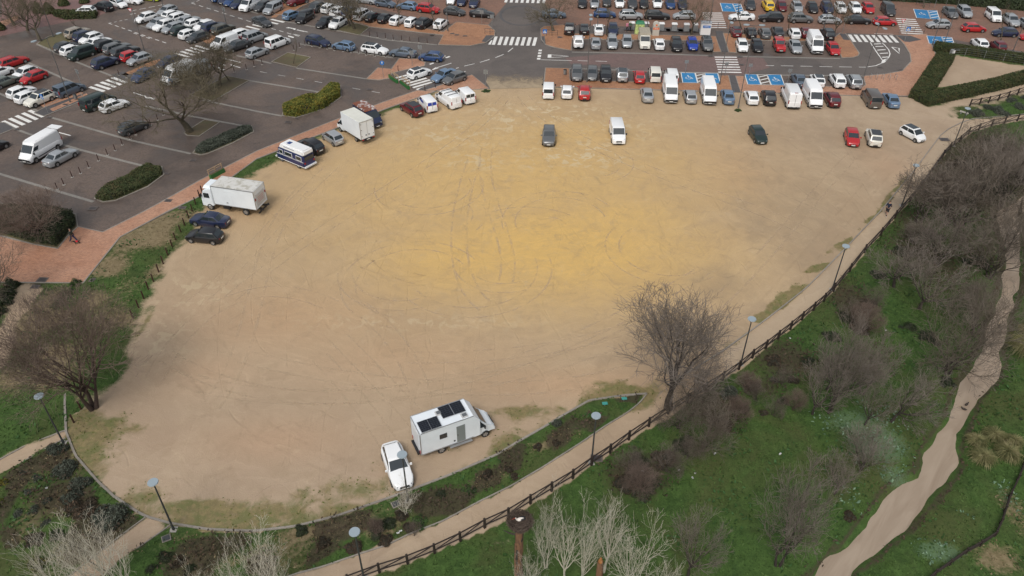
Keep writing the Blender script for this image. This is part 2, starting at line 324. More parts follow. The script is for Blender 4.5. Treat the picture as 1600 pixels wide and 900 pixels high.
def ground_mat():
    m, n, b = newmat('ground')
    def attr(nm):
        a = n.nodes.new('ShaderNodeVertexColor'); a.layer_name = nm
        s = n.nodes.new('ShaderNodeSeparateColor'); n.links.new(a.outputs[0], s.inputs[0]); return s.outputs
    A, B, Cc = attr('mask_a'), attr('mask_b'), attr('mask_c')
    P = wpos(n)
    nf = noise(n, 2.2, 6, .7, vec=P); nm_ = noise(n, .55, 5, .65, .5, vec=P); nb = noise(n, .12, 4, .6, .8, vec=P); nx_ = noise(n, 9, 4, .75, vec=P)
    def edge(v, k=1.0, lo=.38, hi=.62, nn=nf):
        return ramp(n, math_(n, 'ADD', v, math_(n, 'MULTIPLY', math_(n, 'SUBTRACT', nn, .5), k)), lo, hi)
    # ---- grass
    g = mix(n, ramp(n, nm_, .3, .7), (.034,.070,.016), (.058,.110,.024))
    g = mix(n, ramp(n, nf, .42, .75), g, (.080,.145,.036))
    g = mix(n, math_(n, 'MULTIPLY', ramp(n, nb, .40, .66), .7), g, (.080,.082,.030))
    g = mix(n, math_(n, 'MULTIPLY', ramp(n, nx_, .45, .68), .7), g, (.020,.036,.010))
    g = mix(n, math_(n, 'MULTIPLY', edge(B[1], 1.0, .3, .75), .85), g, mix(n, ramp(n, nf, .3, .7), (.17,.125,.07), (.27,.205,.125)))
    g = mix(n, math_(n, 'MULTIPLY', edge(B[2], 1.1, .35, .75), .85), g, mix(n, ramp(n, nx_, .35, .65), (.035,.032,.018), (.085,.065,.042)))
    g = mix(n, math_(n, 'MULTIPLY', edge(Cc[0], 1.3, .62, .8, nx_), .55), g, (.13,.21,.12))
    # ---- sand
    s = mix(n, ramp(n, nb, .3, .7), (.375,.282,.205), (.450,.348,.252))
    s = mix(n, math_(n, 'MULTIPLY', Cc[1], .75), s, (.455,.295,.195))
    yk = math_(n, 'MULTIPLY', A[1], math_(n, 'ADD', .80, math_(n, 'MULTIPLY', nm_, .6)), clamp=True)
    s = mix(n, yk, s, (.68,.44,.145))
    s = mix(n, math_(n, 'MULTIPLY', edge(A[2], .9, .2, .9, nm_), .62), s, (.265,.205,.145))
    s = mix(n, math_(n, 'MULTIPLY', ramp(n, noise(n, .38, 7, .78, 1.2, vec=P), .48, .72), .42), s, (.31,.225,.145))
    s = mix(n, math_(n, 'MULTIPLY', ramp(n, noise(n, .9, 6, .8, .8, vec=P), .54, .70), .35), s, (.53,.41,.28))
    D_ = attr('mask_d'); s = mix(n, math_(n, 'MULTIPLY', D_[0], .6), s, (.47,.375,.275))
    # swirling tyre scrapes: rings about the middle of the lot
    c0 = G(800, 330)
    vm = n.nodes.new('ShaderNodeVectorMath'); vm.operation = 'SUBTRACT'; n.links.new(P, vm.inputs[0]); vm.inputs[1].default_value = (c0.x, c0.y, 0)
    vs = n.nodes.new('ShaderNodeVectorMath'); vs.operation = 'MULTIPLY'; n.links.new(vm.outputs[0], vs.inputs[0]); vs.inputs[1].default_value = (.7, 1.0, 0)
    ln = n.nodes.new('ShaderNodeVectorMath'); ln.operation = 'LENGTH'; n.links.new(vs.outputs[0], ln.inputs[0])
    wob = math_(n, 'ADD', ln.outputs['Value'], math_(n, 'MULTIPLY', nb, 9.0))
    cb = n.nodes.new('ShaderNodeCombineXYZ'); n.links.new(wob, cb.inputs[0])
    sx = n.nodes.new('ShaderNodeSeparateXYZ'); n.links.new(vm.outputs[0], sx.inputs[0])
    at2 = math_(n, 'ARCTAN2', sx.outputs[1], sx.outputs[0]); n.links.new(math_(n, 'MULTIPLY', at2, 2.2), cb.inputs[1])
    track = noise(n, 1.7, 5, .72, .0, vec=cb.outputs[0])
    tk = ramp(n, track, .36, .66)
    s = mix(n, math_(n, 'MULTIPLY', math_(n, 'SUBTRACT', 1.0, tk), .20), s, (.30,.215,.135))
    s = mix(n, math_(n, 'MULTIPLY', ramp(n, track, .58, .72), .22), s, (.56,.43,.28))
    # tangled thin ruts
    def ruts(sc, seed, wlo, whi):
        mp = n.nodes.new('ShaderNodeMapping'); n.links.new(P, mp.inputs[0]); mp.inputs['Location'].default_value = (seed*13.7, seed*5.1, 0); mp.inputs['Rotation'].default_value = (0, 0, seed)
        mp.inputs['Scale'].default_value = (1.0, .35, 1)
        q = noise(n, sc, 3, .45, .7, vec=mp.outputs[0])
        d = math_(n, 'ABSOLUTE', math_(n, 'SUBTRACT', math_(n, 'FRACT', math_(n, 'MULTIPLY', q, 9.0)), .5))
        return ramp(n, d, wlo, whi, 1, 0)
    r1, r2, r3 = ruts(.05, 1.0, .0, .035), ruts(.04, 2.3, .0, .03), ruts(.06, .4, .0, .04)
    rr = math_(n, 'MAXIMUM', math_(n, 'MAXIMUM', r1, r2), r3)
    rr = math_(n, 'MULTIPLY', rr, ramp(n, nm_, .40, .62))
    s = mix(n, math_(n, 'MULTIPLY', rr, .08), s, (.26,.185,.115))
    pl = math_(n, 'MULTIPLY', Cc[2], ramp(n, noise(n, .75, 3, .5, 1.2, vec=P), .555, .60), clamp=True)
    s = mix(n, math_(n, 'MULTIPLY', pl, .75), s, (.60,.50,.33))
    s = mix(n, math_(n, 'MULTIPLY', ramp(n, nx_, .4, .75), .3), s, (.32,.235,.15))
    ms = edge(B[0], 1.3, .45, .85, nm_)
    mossc = mix(n, ramp(n, nf, .35, .7), (.135,.115,.045), (.225,.185,.075))
    mossc = mix(n, math_(n, 'MULTIPLY', ramp(n, noise(n, .8, 5, .7, vec=P), .46, .58), .85), mossc, (.085,.115,.024))
    s = mix(n, math_(n, 'MULTIPLY', ms, .8), s, mossc)
    mixn = math_(n, 'ADD', math_(n, 'MULTIPLY', nf, .5), math_(n, 'MULTIPLY', nx_, .5))
    peb = math_(n, 'MULTIPLY', ramp(n, noise(n, 14, 2, .5, vec=P), .68, .74), B[0])
    s = mix(n, peb, s, (.5,.42,.33))
    f = edge(A[0], 1.15, .30, .70, mixn)
    n.links.new(mix(n, f, g, s), b.inputs['Base Color'])
    yellow_gloss = math_(n, 'MULTIPLY', A[1], ramp(n, nm_, .45, .6))
    rg = math_(n, 'SUBTRACT', .92, math_(n, 'MULTIPLY', yellow_gloss, .30))
    n.links.new(rg, b.inputs['Roughness']); b.inputs['Specular IOR Level'].default_value = .25
    h = math_(n, 'ADD', math_(n, 'MULTIPLY', nf, .6), math_(n, 'ADD', math_(n, 'MULTIPLY', nx_, .5), math_(n, 'SUBTRACT', math_(n, 'MULTIPLY', track, .5), math_(n, 'MULTIPLY', rr, .6))))
    bump(n, b, h, .45, .10)
    return m
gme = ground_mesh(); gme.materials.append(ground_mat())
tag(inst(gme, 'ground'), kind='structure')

# paired tyre tracks pressed into the sand
def track_mat(name, c, amt):
    m, n, b = newmat(name); P = wpos(n); out = n.nodes['Material Output']; tr = n.nodes.new('ShaderNodeBsdfTransparent'); mx = n.nodes.new('ShaderNodeMixShader')
    f = math_(n, 'MULTIPLY', ramp(n, noise(n, .45, 4, .7, vec=P), .38, .62), ramp(n, noise(n, 6, 3, .8, vec=P), .30, .62, .25, 1)); f = math_(n, 'MULTIPLY', f, amt)
    b.inputs['Base Color'].default_value = (*c, 1); b.inputs['Roughness'].default_value = .9; b.inputs['Specular IOR Level'].default_value = .2
    n.links.new(f, mx.inputs[0]); n.links.new(tr.outputs[0], mx.inputs[1]); n.links.new(b.outputs[0], mx.inputs[2]); n.links.new(mx.outputs[0], out.inputs['Surface']); return m
TR_D, TR_L = track_mat('track_dark', (.29,.205,.13), .08), track_mat('track_light', (.58,.455,.31), .45)
rt0 = random.Random(12); tkm = {0: MB(), 1: MB()}; zt = [.004]
def track(pts, dark, gauge=1.5, w=.20):
    P = [Vector((p.x, p.y, 0)) for p in pts]
    for s in (-1, 1):
        Q = []
        for i in range(len(P)):
            d = (P[min(i+1, len(P)-1)]-P[max(i-1, 0)]).normalized(); q = P[i] + Vector((-d.y, d.x, 0))*(s*gauge/2); Q.append(q)
        zt[0] += .0003; tkm[0 if dark else 1].ribbon(Q, w, zt[0])
def bez(a, b, c, d, k=26):
    a, b, c, d = (G(*q) for q in (a, b, c, d)); return [a*(1-t)**3 + b*(3*t*(1-t)**2) + c*(3*t*t*(1-t)) + d*t**3 for t in [i/k for i in range(k+1)]]
for i in range(12):      # doughnuts in the middle of the lot
    cx, cy = rt0.uniform(620, 1050), rt0.uniform(240, 460); c_ = G(cx, cy); rr_ = rt0.uniform(4, 9); a0 = rt0.uniform(0, 6.28); sp = rt0.uniform(1.2, 4.0)
    track([Vector((c_.x + rr_*math.cos(a0+sp*k/28)*(1+.02*k/28), c_.y + rr_*math.sin(a0+sp*k/28), 0)) for k in range(29)], rt0.random() < .35)
for q in [((800,150),(760,300),(600,420),(330,520)),((815,150),(900,250),(1150,300),(1260,360)),((790,150),(700,260),(520,330),(360,470)),((300,600),(500,660),(900,600),(1050,480)),((260,560),(480,700),(800,610),(1100,420)),((500,560),(560,620),(600,680),(640,740)),((520,520),(600,600),(640,640),(690,700)),
          ((1180,240),(1100,300),(900,300),(820,160)),((300,480),(380,420),(420,350),(520,260)),((330,640),(420,520),(380,400),(470,300)),((1330,240),(1240,330),(1150,480),(1000,560)),((760,480),(700,440),(710,330),(740,250)),((790,440),(810,380),(740,300),(760,230)),((380,560),(700,640),(1000,620),(1090,520)),
          ((430,330),(520,420),(700,470),(900,450)),((850,240),(900,300),(1040,380),(1090,450)),((250,520),(330,620),(420,700),(560,740)),((560,480),(620,520),(660,590),(660,640)),((240,600),(300,470),(420,430),(520,480)),((600,240),(540,330),(560,420),(660,440)),((1180,500),(1260,400),(1340,310),(1400,240)),((640,560),(800,560),(960,540),(1060,470))]:
    track(bez(*q), rt0.random() < .30, rt0.choice([1.45,1.55,1.7]), rt0.uniform(.16,.26))
for k_, m_t in ((0, TR_D), (1, TR_L)): tag(tkm[k_].obj('tyre_tracks', m_t), 'faint paired tyre tracks across the sandy lot', kind='stuff')
# water of the stream
def creek_mat():
    m, n, b = newmat('muddy_water'); P = wpos(n)
    d = (G(1327,847) - G(1565,450)); a = math.atan2(d.y, d.x)
    mp = n.nodes.new('ShaderNodeMapping'); n.links.new(P, mp.inputs[0]); mp.inputs['Rotation'].default_value = (0, 0, -a)
    m2 = n.nodes.new('ShaderNodeMapping'); n.links.new(mp.outputs[0], m2.inputs[0]); m2.inputs['Scale'].default_value = (.16, .9, 1)
    f = noise(n, 1.0, 6, .6, .8, vec=m2.outputs[0])
    c = mix(n, ramp(n, f, .25, .75), (.29,.222,.162), (.395,.315,.24))
    n.links.new(c, b.inputs['Base Color']); b.inputs['Roughness'].default_value = .32; b.inputs['Specular IOR Level'].default_value = .35
    bump(n, b, f, .05, .03); return m
mb = MB()
cl, cr_ = GP(CREEK_L, -.2), GP(CREEK_R, -.2)
import itertools
def resample(P, k):
    d = [0]
    for a, b in zip(P, P[1:]): d.append(d[-1] + (b-a).length)
    out = []
    for i in range(k+1):
        t = d[-1]*i/k; j = max(0, min(len(P)-2, next((q for q in range(len(d)-1) if d[q+1] >= t), len(P)-2)))
        u = (t-d[j])/max(1e-6, d[j+1]-d[j]); out.append(P[j].lerp(P[j+1], u))
    return out
A_, B_ = resample(cl, 60), resample(cr_, 60)
vs = []
for a, b in zip(A_, B_):
    w = (b-a).normalized(); vs += [a - w*1.2, b + w*1.2]
mb.add([(v.x, v.y, -.22) for v in vs], [(2*i, 2*i+1, 2*i+3, 2*i+2) for i in range(60)])
o = struct('water', mb, creek_mat())

# ================================================================== PAVED AREA
def pave_mat(name, c1, c2, c3, wetness=.5, brick=True, fine=1.0):
    m, n, b = newmat(name); P = wpos(n)
    nb = noise(n, .11, 4, .6, .6, vec=P); nm_ = noise(n, .7, 5, .7, vec=P); nf = noise(n, 5*fine, 3, .8, vec=P)
    c = mix(n, ramp(n, nb, .36, .60), c1, c2)
    st = noise(n, .33, 6, .75, 1.5, vec=P); c = mix(n, math_(n, 'MULTIPLY', ramp(n, st, .55, .66), .45), c, tuple(x*.62 for x in c1))
    c = mix(n, math_(n, 'MULTIPLY', ramp(n, nm_, .42, .72), .5), c, c3)
    c = mix(n, math_(n, 'MULTIPLY', ramp(n, nf, .45, .7), .45), c, tuple(x*.55 for x in c1))
    if brick:
        t = n.nodes.new('ShaderNodeTexBrick'); n.links.new(P, t.inputs['Vector']); t.inputs['Scale'].default_value = 1.0
        t.inputs['Brick Width'].default_value = .24; t.inputs['Row Height'].default_value = .12; t.inputs['Mortar Size'].default_value = .008
        t.inputs['Color1'].default_value = (1.18,1.16,1.14,1); t.inputs['Color2'].default_value = (.82,.82,.84,1); t.inputs['Mortar'].default_value = (.55,.55,.55,1)
        c = mix(n, .8, c, t.outputs['Color'], 'MULTIPLY')
    n.links.new(c, b.inputs['Base Color'])
    n.links.new(ramp(n, nb, .35, .62, .82-.5*wetness, .85), b.inputs['Roughness']); b.inputs['Specular IOR Level'].default_value = .4
    bump(n, b, nf, .25, .02)
    MATS[name] = m; return m
M_PAVE = pave_mat('brown_pavers', (.098,.077,.066), (.158,.122,.104), (.142,.104,.080), .95)
M_ROAD = pave_mat('asphalt', (.105,.090,.083), (.140,.120,.110), (.125,.108,.096), .4, False)
M_RED = pave_mat('reddish_pavers', (.245,.135,.095), (.20,.125,.095), (.29,.155,.10), .5)
M_TERR = pave_mat('terracotta_pavers', (.42,.215,.135), (.48,.275,.185), (.34,.17,.10), .5)
M_TERR2 = pave_mat('wet_terracotta', (.34,.165,.085), (.42,.22,.125), (.27,.14,.085), .8)
M_PLAZA = pave_mat('plum_pavers', (.20,.115,.105), (.25,.15,.135), (.17,.10,.09), .6)
M_TACT = pave_mat('dark_slabs', (.085,.080,.082), (.105,.098,.1), (.095,.09,.09), .4, False)
M_BAND = pave_mat('concrete_band', (.225,.21,.19), (.27,.25,.225), (.19,.175,.155), .3, False)
M_KERB = pave_mat('kerb_stone', (.25,.225,.195), (.31,.28,.245), (.2,.18,.15), .2, False)
M_WHITE = pave_mat('road_paint', (.74,.73,.70), (.80,.79,.76), (.62,.60,.57), .3, False, 1.5)
M_BLUE = pave_mat('blue_bay_paint', (.028,.18,.40), (.035,.22,.47), (.05,.21,.38), .4, False)
M_SOIL = pave_mat('planting_soil', (.10,.075,.045), (.14,.12,.06), (.07,.085,.035), .1, False, 1.6)

mb = MB(); mb.sheet(PAVE_W, .012); mb_o = struct('parking_paving', mb, M_PAVE)
# reddish upper aisle
mb = MB(); mb.sheet(GP([(560,-40),(560,8),(640,28),(700,38),(760,39),(842,38),(1110,42),(1300,48),(1455,52),(1600,76),(1760,95)]) + [Vector((170,200,0)), Vector((-20,200,0))], .016); struct('upper_aisle', mb, M_RED)
mb = MB()   # asphalt junction
mb.sheet(GP([(765,-40),(788,5),(760,39),(770,48),(771,60),(757,69),(732,73),(682,72),(600,65),(522,52),(436,36),(400,45),(465,71),(611,92),(640,96),(680,110),(735,118),(757,137),(800,138),(848,136),(850,106),(1347,116),(1407,107),(1421,92),(1419,80),(1410,65),(1397,52),(1320,48),(1330,62),(1340,80),(1338,86),(1310,87),(1148,84),(990,81),(890,79),(862,74),(842,62),(842,45),(870,39),(848,5),(850,-40)]), .020)
struct('road', mb, M_ROAD)
def dust_mat():
    m, n, b = newmat('sand_dust'); P = wpos(n); out = n.nodes['Material Output']; tr = n.nodes.new('ShaderNodeBsdfTransparent'); mx = n.nodes.new('ShaderNodeMixShader')
    sx = n.nodes.new('ShaderNodeSeparateXYZ'); n.links.new(P, sx.inputs[0]); y0, y1 = G(800,138).y, G(800,104).y
    g = ramp(n, sx.outputs[1], y0, y1, .92, 0.0); f = noise(n, .45, 6, .75, .8, vec=P); a = ramp(n, math_(n, 'ADD', g, math_(n, 'MULTIPLY', math_(n, 'SUBTRACT', f, .5), 1.1)), .25, .95, 0, .92)
    n.links.new(mix(n, f, (.30,.24,.17), (.47,.36,.235)), b.inputs['Base Color']); b.inputs['Roughness'].default_value = .9
    n.links.new(a, mx.inputs[0]); n.links.new(tr.outputs[0], mx.inputs[1]); n.links.new(b.outputs[0], mx.inputs[2]); n.links.new(mx.outputs[0], out.inputs['Surface']); return m
mb = MB(); mb.sheet(GP([(764,139.5),(757,128),(765,104),(846,104),(846,137)]), .036); struct('sand_dust', mb, dust_mat())
mb = MB(); mb.sheet(GP([(950,82.5),(1148,85.5),(1190,88),(1200,103),(1160,115),(1050,113),(955,104),(890,100),(880,90)]), .024); struct('paver_lane', mb, pave_mat('mauve_pavers', (.19,.125,.115), (.17,.12,.11), (.21,.14,.125), .3))
mb = MB(); mb.sheet([G(0,-30), G(0,38), G(60,32), G(105,30), G(135,34), G(150,30), G(200,8), G(260,-8), G(260,-30)], .018); mb.sheet(GP([(-60,32),(0,32),(60,28),(105,27),(128,34),(60,48),(0,62),(-60,80)]), .0182); struct('plaza', mb, M_PLAZA)
# sidewalks: slabs with kerbs
def slab(name, pts, m, h=.10, kerb=True):
    P = GP(pts); mb = MB(); mb.prism(P, -.05, h); o = struct(name, mb, m)
    if kerb:
        k = MB(); k.ribbon(P + [P[0]], .16, h+.012, 0, h+.05); struct('kerb', k, M_KERB)
    return o
slab('pavement', [(-200,365),(0,375),(55,388),(89,394),(110,370),(121,359),(160,367.5),(220,337),(242,325),(312,285),(400,239),(521,190),(600,160),(650,142.5),(676,144),(690,139.5),(600,172),(487,217),(400,251),(360,281),(312,310),(260,335),(187,375),(130,447),(36,447),(-200,447)], M_TERR, .05)
slab('pavement', [(660,143),(675,138),(735,117.5),(762,138.8),(700,144)], M_TERR, .05)
slab('pavement', [(570,125.5),(588,107.5),(609,109.5),(621,93),(650,93.5),(662,99),(661,104),(640,108.5),(610,116),(606,124),(590,127)], M_TERR, .06)
slab('pavement', [(847,135.5),(850,106),(887,106.5),(888,125),(1053,128),(1122,128.5),(1122,116),(1136,116),(1142,141.5)], M_TERR2, .06)
slab('pavement', [(1147,116.5),(1160,117),(1166,130),(1345,133),(1350,129),(1346,115.5),(1380,112),(1407,107),(1421,92),(1419,80),(1410,65),(1397,52),(1445,49),(1453,66),(1462,87),(1440,115),(1417,146),(1340,146),(1155,142)], M_TERR, .06)
slab('dark_walkway', [(1136,115.5),(1147,116),(1155,142),(1142,142)], M_TACT, .058, False)
slab('pavement', [(842,45),(848,41),(880,38.5),(882,52),(1000,53),(1115,55),(1124,79),(1112,79.5),(1109,62),(891,61),(890,78.5),(865,74.5),(850,70),(843,62)], M_TERR2, .08)
slab('dark_walkway', [(1115,47),(1126,47),(1136,79),(1124,79)], M_TACT, .078, False)
slab('pavement', [(1127,50),(1200,54),(1298,58),(1310,48.5),(1318,49),(1327,61),(1340,80),(1338,84),(1330,86.5),(1313,87),(1300,62),(1150,60.5),(1146,62),(1148,80),(1136,79.5)], M_TERR2, .08)
slab('dark_slab', [(1308,49),(1318,49.5),(1328,60),(1315,59)], M_TACT, .082, False)
slab('dark_slab', [(1397,51.5),(1420,52),(1437,58),(1418,62),(1410,61)], M_TACT, .066, False)
slab('pavement', [(575,44),(560,40),(480,16),(500,14),(560,28),(640,42),(690,51),(710,35.5),(760,40),(771,49),(770,57),(757,67),(732,72.5),(682,71),(690,56)], M_TERR2, .08)
slab('dark_slab', [(750,66),(757,56),(771,56),(768,62),(757,67)], M_TACT, .084, False)
slab('dark_slab', [(842,57),(848,57),(850,69),(843,65)], M_TACT, .084, False)
slab('pavement', [(425,26),(440,8),(500,-12),(520,-10),(470,12),(448,26)], M_TERR2, .08)
slab('pavement', [(52,182),(67,187),(130,161),(122,147),(110,150)], M_TACT, .06)
mb = MB(); mb.sheet(GP([(60,169),(67,173),(128,150.5),(121,145.5)], .064), .064); mb.sheet(GP([(76,176),(81,179.5),(137,155),(133,151)]), .0645); struct('terracotta_strip', mb, M_TERR)
slab('pavement', [(-20,225),(0,215),(22,206),(5,197),(-20,200)], M_TACT, .06)
mb = MB(); mb.sheet(GP([(188,121),(194,123),(240,105),(250,96),(236,99)]), .03); mb.sheet(GP([(311,66),(322,72),(360,55),(352,50)]), .03); mb.sheet(GP([(420,30),(428,30),(450,14),(440,14)]), .031); struct('terracotta_strip', mb, M_TERR2)
slab('dark_slab', [(172,121),(190,116),(205,123),(196,131),(175,124)], M_TACT, .03, False)
slab('dark_slab', [(620,126),(672,108),(640,96),(606,118)], M_ROAD, .024, False)
slab('dark_slab', [(650,143),(668,139),(690,133),(680,130),(655,139)], M_TACT, .054, False)
slab('pavement', [(-20,45),(0,39),(26,29),(25,36),(6,46),(-20,56)], M_TERR, .03, False)
# concrete bands
mb = MB()
for L_ in ([(-40,137),(0,153),(68,184)], [(74,187.5),(200,223),(297,244)], [(-40,184),(22,207),(47,216),(120,238),(200,258),(225,264)], [(-60,261),(0,278),(75,300),(145,320)], [(-60,305),(0,324),(28,335)],
           [(55,74.5),(68,80),(100,95),(172,123)], [(39,102),(100,129),(125,140)], [(226,170),(269,179),(290,184),(380,200)], [(315,160),(400,177),(439,184)], [(387,129),(400,131),(496,146)], [(367,90),(400,97),(422,102)], [(460,109),(570,125)],
           [(216,44),(295,68)], [(330,5),(400,24)], [(436,35),(522,50),(559,56),(600,64),(680,71)], [(465,71),(600,90),(611,92)], [(891,81),(990,82),(1110,85)], [(1150,86),(1310,88)], [(888,106.5),(1050,111),(1122,112)], [(1160,114.5),(1345,115)]):
    mb.ribbon(GP(L_), .42, .0265)
struct('concrete_band', mb, M_BAND)
# ---- painted markings
mk = MB()
def quad(a, b, c, d, z=.030, m=None): (m or mk).sheet(GP([a, b, c, d]), z)
def stripes(P0, P1, Q0, Q1, n, w=.5, z=.030):
    p0, p1, q0, q1 = G(*P0), G(*P1), G(*Q0), G(*Q1)
    for i in range(n):
        t = i/(n-1); mk.ribbon([p0.lerp(p1, t), q0.lerp(q1, t)], w, z)
def line(pts, w=.14, z=.030): mk.ribbon(GP(pts), w, z)
def cross(name_label, *a, **k):
    stripes(*a, **k)
stripes((43.7,178),(3,195),(66,188),(25.6,205),5,.55); stripes((173,125.6),(138,140.6),(195.6,133.8),(161,147.5),5,.55)
stripes((303,75),(256,93.5),(324,81),(277,99),7,.5); stripes((421,33),(372,47),(441,37.5),(393,52),6,.5)
stripes((648.7,141.3),(614,124),(681,131.5),(648,115),7,.5); stripes((772.5,57.5),(834.5,58.5),(768,70.5),(831,71.5),8,.55); quad((764.5,63.5),(767,63),(764,70),(760,70))
stripes((790,-8),(849,-8),(787,4),(846,5),8,.55); stripes((1114,87.3),(1120,110.7),(1148.5,87.3),(1156,111),7,.42,.034)
stripes((1094,18.4),(1100,41),(1125,18.4),(1133,41),8,.42); stripes((1397,25),(1405.6,47.5),(1427.6,26.5),(1441,49),8,.42); stripes((1324.4,50.6),(1388.8,51.5),(1332.5,62),(1399.4,62.5),8,.6)
stripes((460,-8),(480,-10),(500,-2),(520,-4),3,.5)
for a in ([(842,77.5),(841,80)],[(841.3,81.8),(840.3,84.2)],[(840.5,86),(839.7,89)],[(839.6,90.5),(838.8,93)]): mk.ribbon(GP(a), .55, .030)
quad((853.5,85),(859,84.8),(859,90),(853,90)); line([(858,85.4),(872,86.2),(886,87.5)], .12); line([(858,89.6),(872,88.8),(886,87.6)], .12)
for a in ([(842,93.3),(891,94.2)],[(900,94.3),(916,94.7)],[(928,94.8),(946,95.2)],[(1194,99.8),(1207,100)],[(1217.5,100.1),(1237,100.3)],[(1248,100.4),(1267,100.6)],[(1278,100.9),(1298,101.1)],[(1308.5,101.1),(1328.5,101.3)],[(1339.5,101.3),(1351,101.3)]): line(a, .13)
line([(1353,101),(1366,98.8),(1380,93),(1386.5,85),(1388,80),(1386,74),(1380,67),(1375.5,63)], .16); line([(1357,62.5),(1366,76),(1376,90)], .16)
for a, b in (((1362.5,65),(1374,64.5)),((1365,69),(1377.5,68.5)),((1368,74.6),(1381,73.6)),((1372,79.8),(1385,79)),((1375.6,85.8),(1386,85))): line([a, b], .3)
quad((1376,90),(1385,87),(1382,91),(1374,95.5))
line([(1390.5,69.6),(1402,71.4),(1402.7,79.8),(1390.5,69.6)], .22); line([(1363,48.8),(1393,49.6)], .12)
for a in ([(723,104),(739,100.2)],[(747.5,98),(762.5,93.4)],[(771.5,90.6),(784.5,85.2)],[(791,81.5),(799,75)],[(710,107.7),(714.5,106.5)],[(723,113),(725,112)]): line(a, .15)
line([(678,107.5),(703,99.5)], .16); quad((672.5,110),(679,105.8),(683,107.5),(674,110.5)); quad((668,101),(674.5,98.8),(676,100),(670,102.3)); quad((693,91),(699,88.5),(701.5,89.5),(695,92)); quad((687,93.5),(690.5,92),(692.5,93),(689,95)); line([(687,88),(694,88.7)], .2)
# dashed guide lines of the left lot
def dashes(a, b, n, duty=.55, w=.14):
    a, b = G(*a), G(*b)
    for i in range(n): mk.ribbon([a.lerp(b, i/n), a.lerp(b, (i+duty)/n)], w, .030)
dashes((167,41),(262,73),9); dashes((167,41),(200,34),4); dashes((206,56),(236,66),3); dashes((296,8.5),(395,39),8); dashes((296,8.5),(320,0),3); dashes((200,22),(258,10),4,.7); dashes((200,27),(262,15),4,.6); dashes((410,44),(470,61),5); dashes((444,46),(478,53),2,.7,.16)
for a in ([(341,93),(374,101)],[(358,104.5),(373,109)],[(315,102),(332,107)],[(206,149),(226,155)],[(337,100),(350,106)],[(461,49),(478,52.5)],[(455,56),(466,58)],[(90,212),(109,217)]): line(a, .2)
quad((337,107),(349,112),(347,113),(338,111)); quad((224,155),(240,157.5),(239,159.5),(226,158)); quad((446,44.8),(460,47.5),(458,49.5),(448,47)); quad((447,58),(457,60.5),(456,62),(448,60))
dashes((404,115),(610,150),7,.4,.08)
# blue bays
bl = MB()
BAYS = [((1061.5,112.3),(1083.2,112.8),(1087.5,128),(1064.5,127.8)), ((1098.5,112.8),(1119,113.2),(1123,128.5),(1104,128)), ((1161,114),(1180,114.4),(1186.5,130),(1166,129.8)), ((1196,114.4),(1217.5,114.6),(1223.5,130.5),(1203,130.5)),
        ((1122,3),(1141,3.8),(1147,16.5),(1126,16)), ((1424,10.3),(1446,12),(1451,25.5),(1429,24)), ((1445,52),(1468,53.2),(1473,65.5),(1449,64))]
HATCH = [((1084.2,112.8),(1098,112.8),(1103,128),(1088.5,128)), ((1181,114.4),(1195.2,114.4),(1202,130.3),(1187.5,130)), ((1141.5,3.8),(1154,4),(1159,16.5),(1147.5,16.5)), ((1446.5,12),(1460.5,12.5),(1465,26.5),(1451.5,25.6)), ((1468.5,53.2),(1484,54.4),(1489,66),(1473.5,65.5))]
for q in BAYS: quad(*q, z=.074, m=bl)
for q in HATCH[2:]: quad(*q, z=.074, m=bl)
for k, q in enumerate(BAYS + HATCH):
    z = .080; P = GP(list(q)); mk.ribbon(P + [P[0]], .13, z)
    if k < len(BAYS):   # wheelchair user symbol
        c = sum(P, Vector())/4; u = (P[1]-P[0]).normalized(); v = (P[0]-P[3]).normalized(); s_ = .95
        def pt(x, y): w = c + u*(x*s_) - v*(y*s_); return (w.x, w.y, 0)
        ring = [pt(.45*math.cos(t*PI/6)-.1, .45*math.sin(t*PI/6)+.15) for t in range(-1, 9)]
        mk.ribbon(ring, .09, z); mk.ribbon([pt(-.1,-.75), pt(-.05,-.1), pt(.4,-.05), pt(.62,.5)], .11, z); mk.ribbon([pt(-.05,-.4), pt(.3,-.4)], .12, z); mk.ribbon([pt(-.12,-.98), pt(-.1,-.78)], .22, z)
    else:
        for i in range(3):
            t = .18 + i*.3; a = P[0].lerp(P[3], t+.1); b = P[1].lerp(P[2], t-.1); mk.ribbon([a.lerp(b,.06), a.lerp(b,.94)], .26, z)
struct('road_marking', mk, M_WHITE); struct('blue_bay', bl, M_BLUE)
ring = MB(); c0 = G(812,24); ring.ribbon([(c0.x + 3.9*math.cos(t*PI/16), c0.y + 5.4*math.sin(t*PI/16), 0) for t in range(33)], .5, .03); struct('paving_ring', ring, M_TACT)
# kerb lines of the sandy lot and path
for L_, w in ((KERB_CURVE, .17), (KERB_EAST, .12), (KERB_PATH, .10), ([(231,812),(187,845),(140,882),(100,915)], .08), ([(270,824),(220,860),(172,897),(130,940)], .08), ([(0,725),(42,702),(103,678)], .1), ([(0,751),(62,713),(104,690)], .1)):
    P = GP(L_); P = resample(P, len(P)*4); m_ = MB(); m_.ribbon(P, w, .09, 0, .2); struct('kerb', m_, M_KERB)
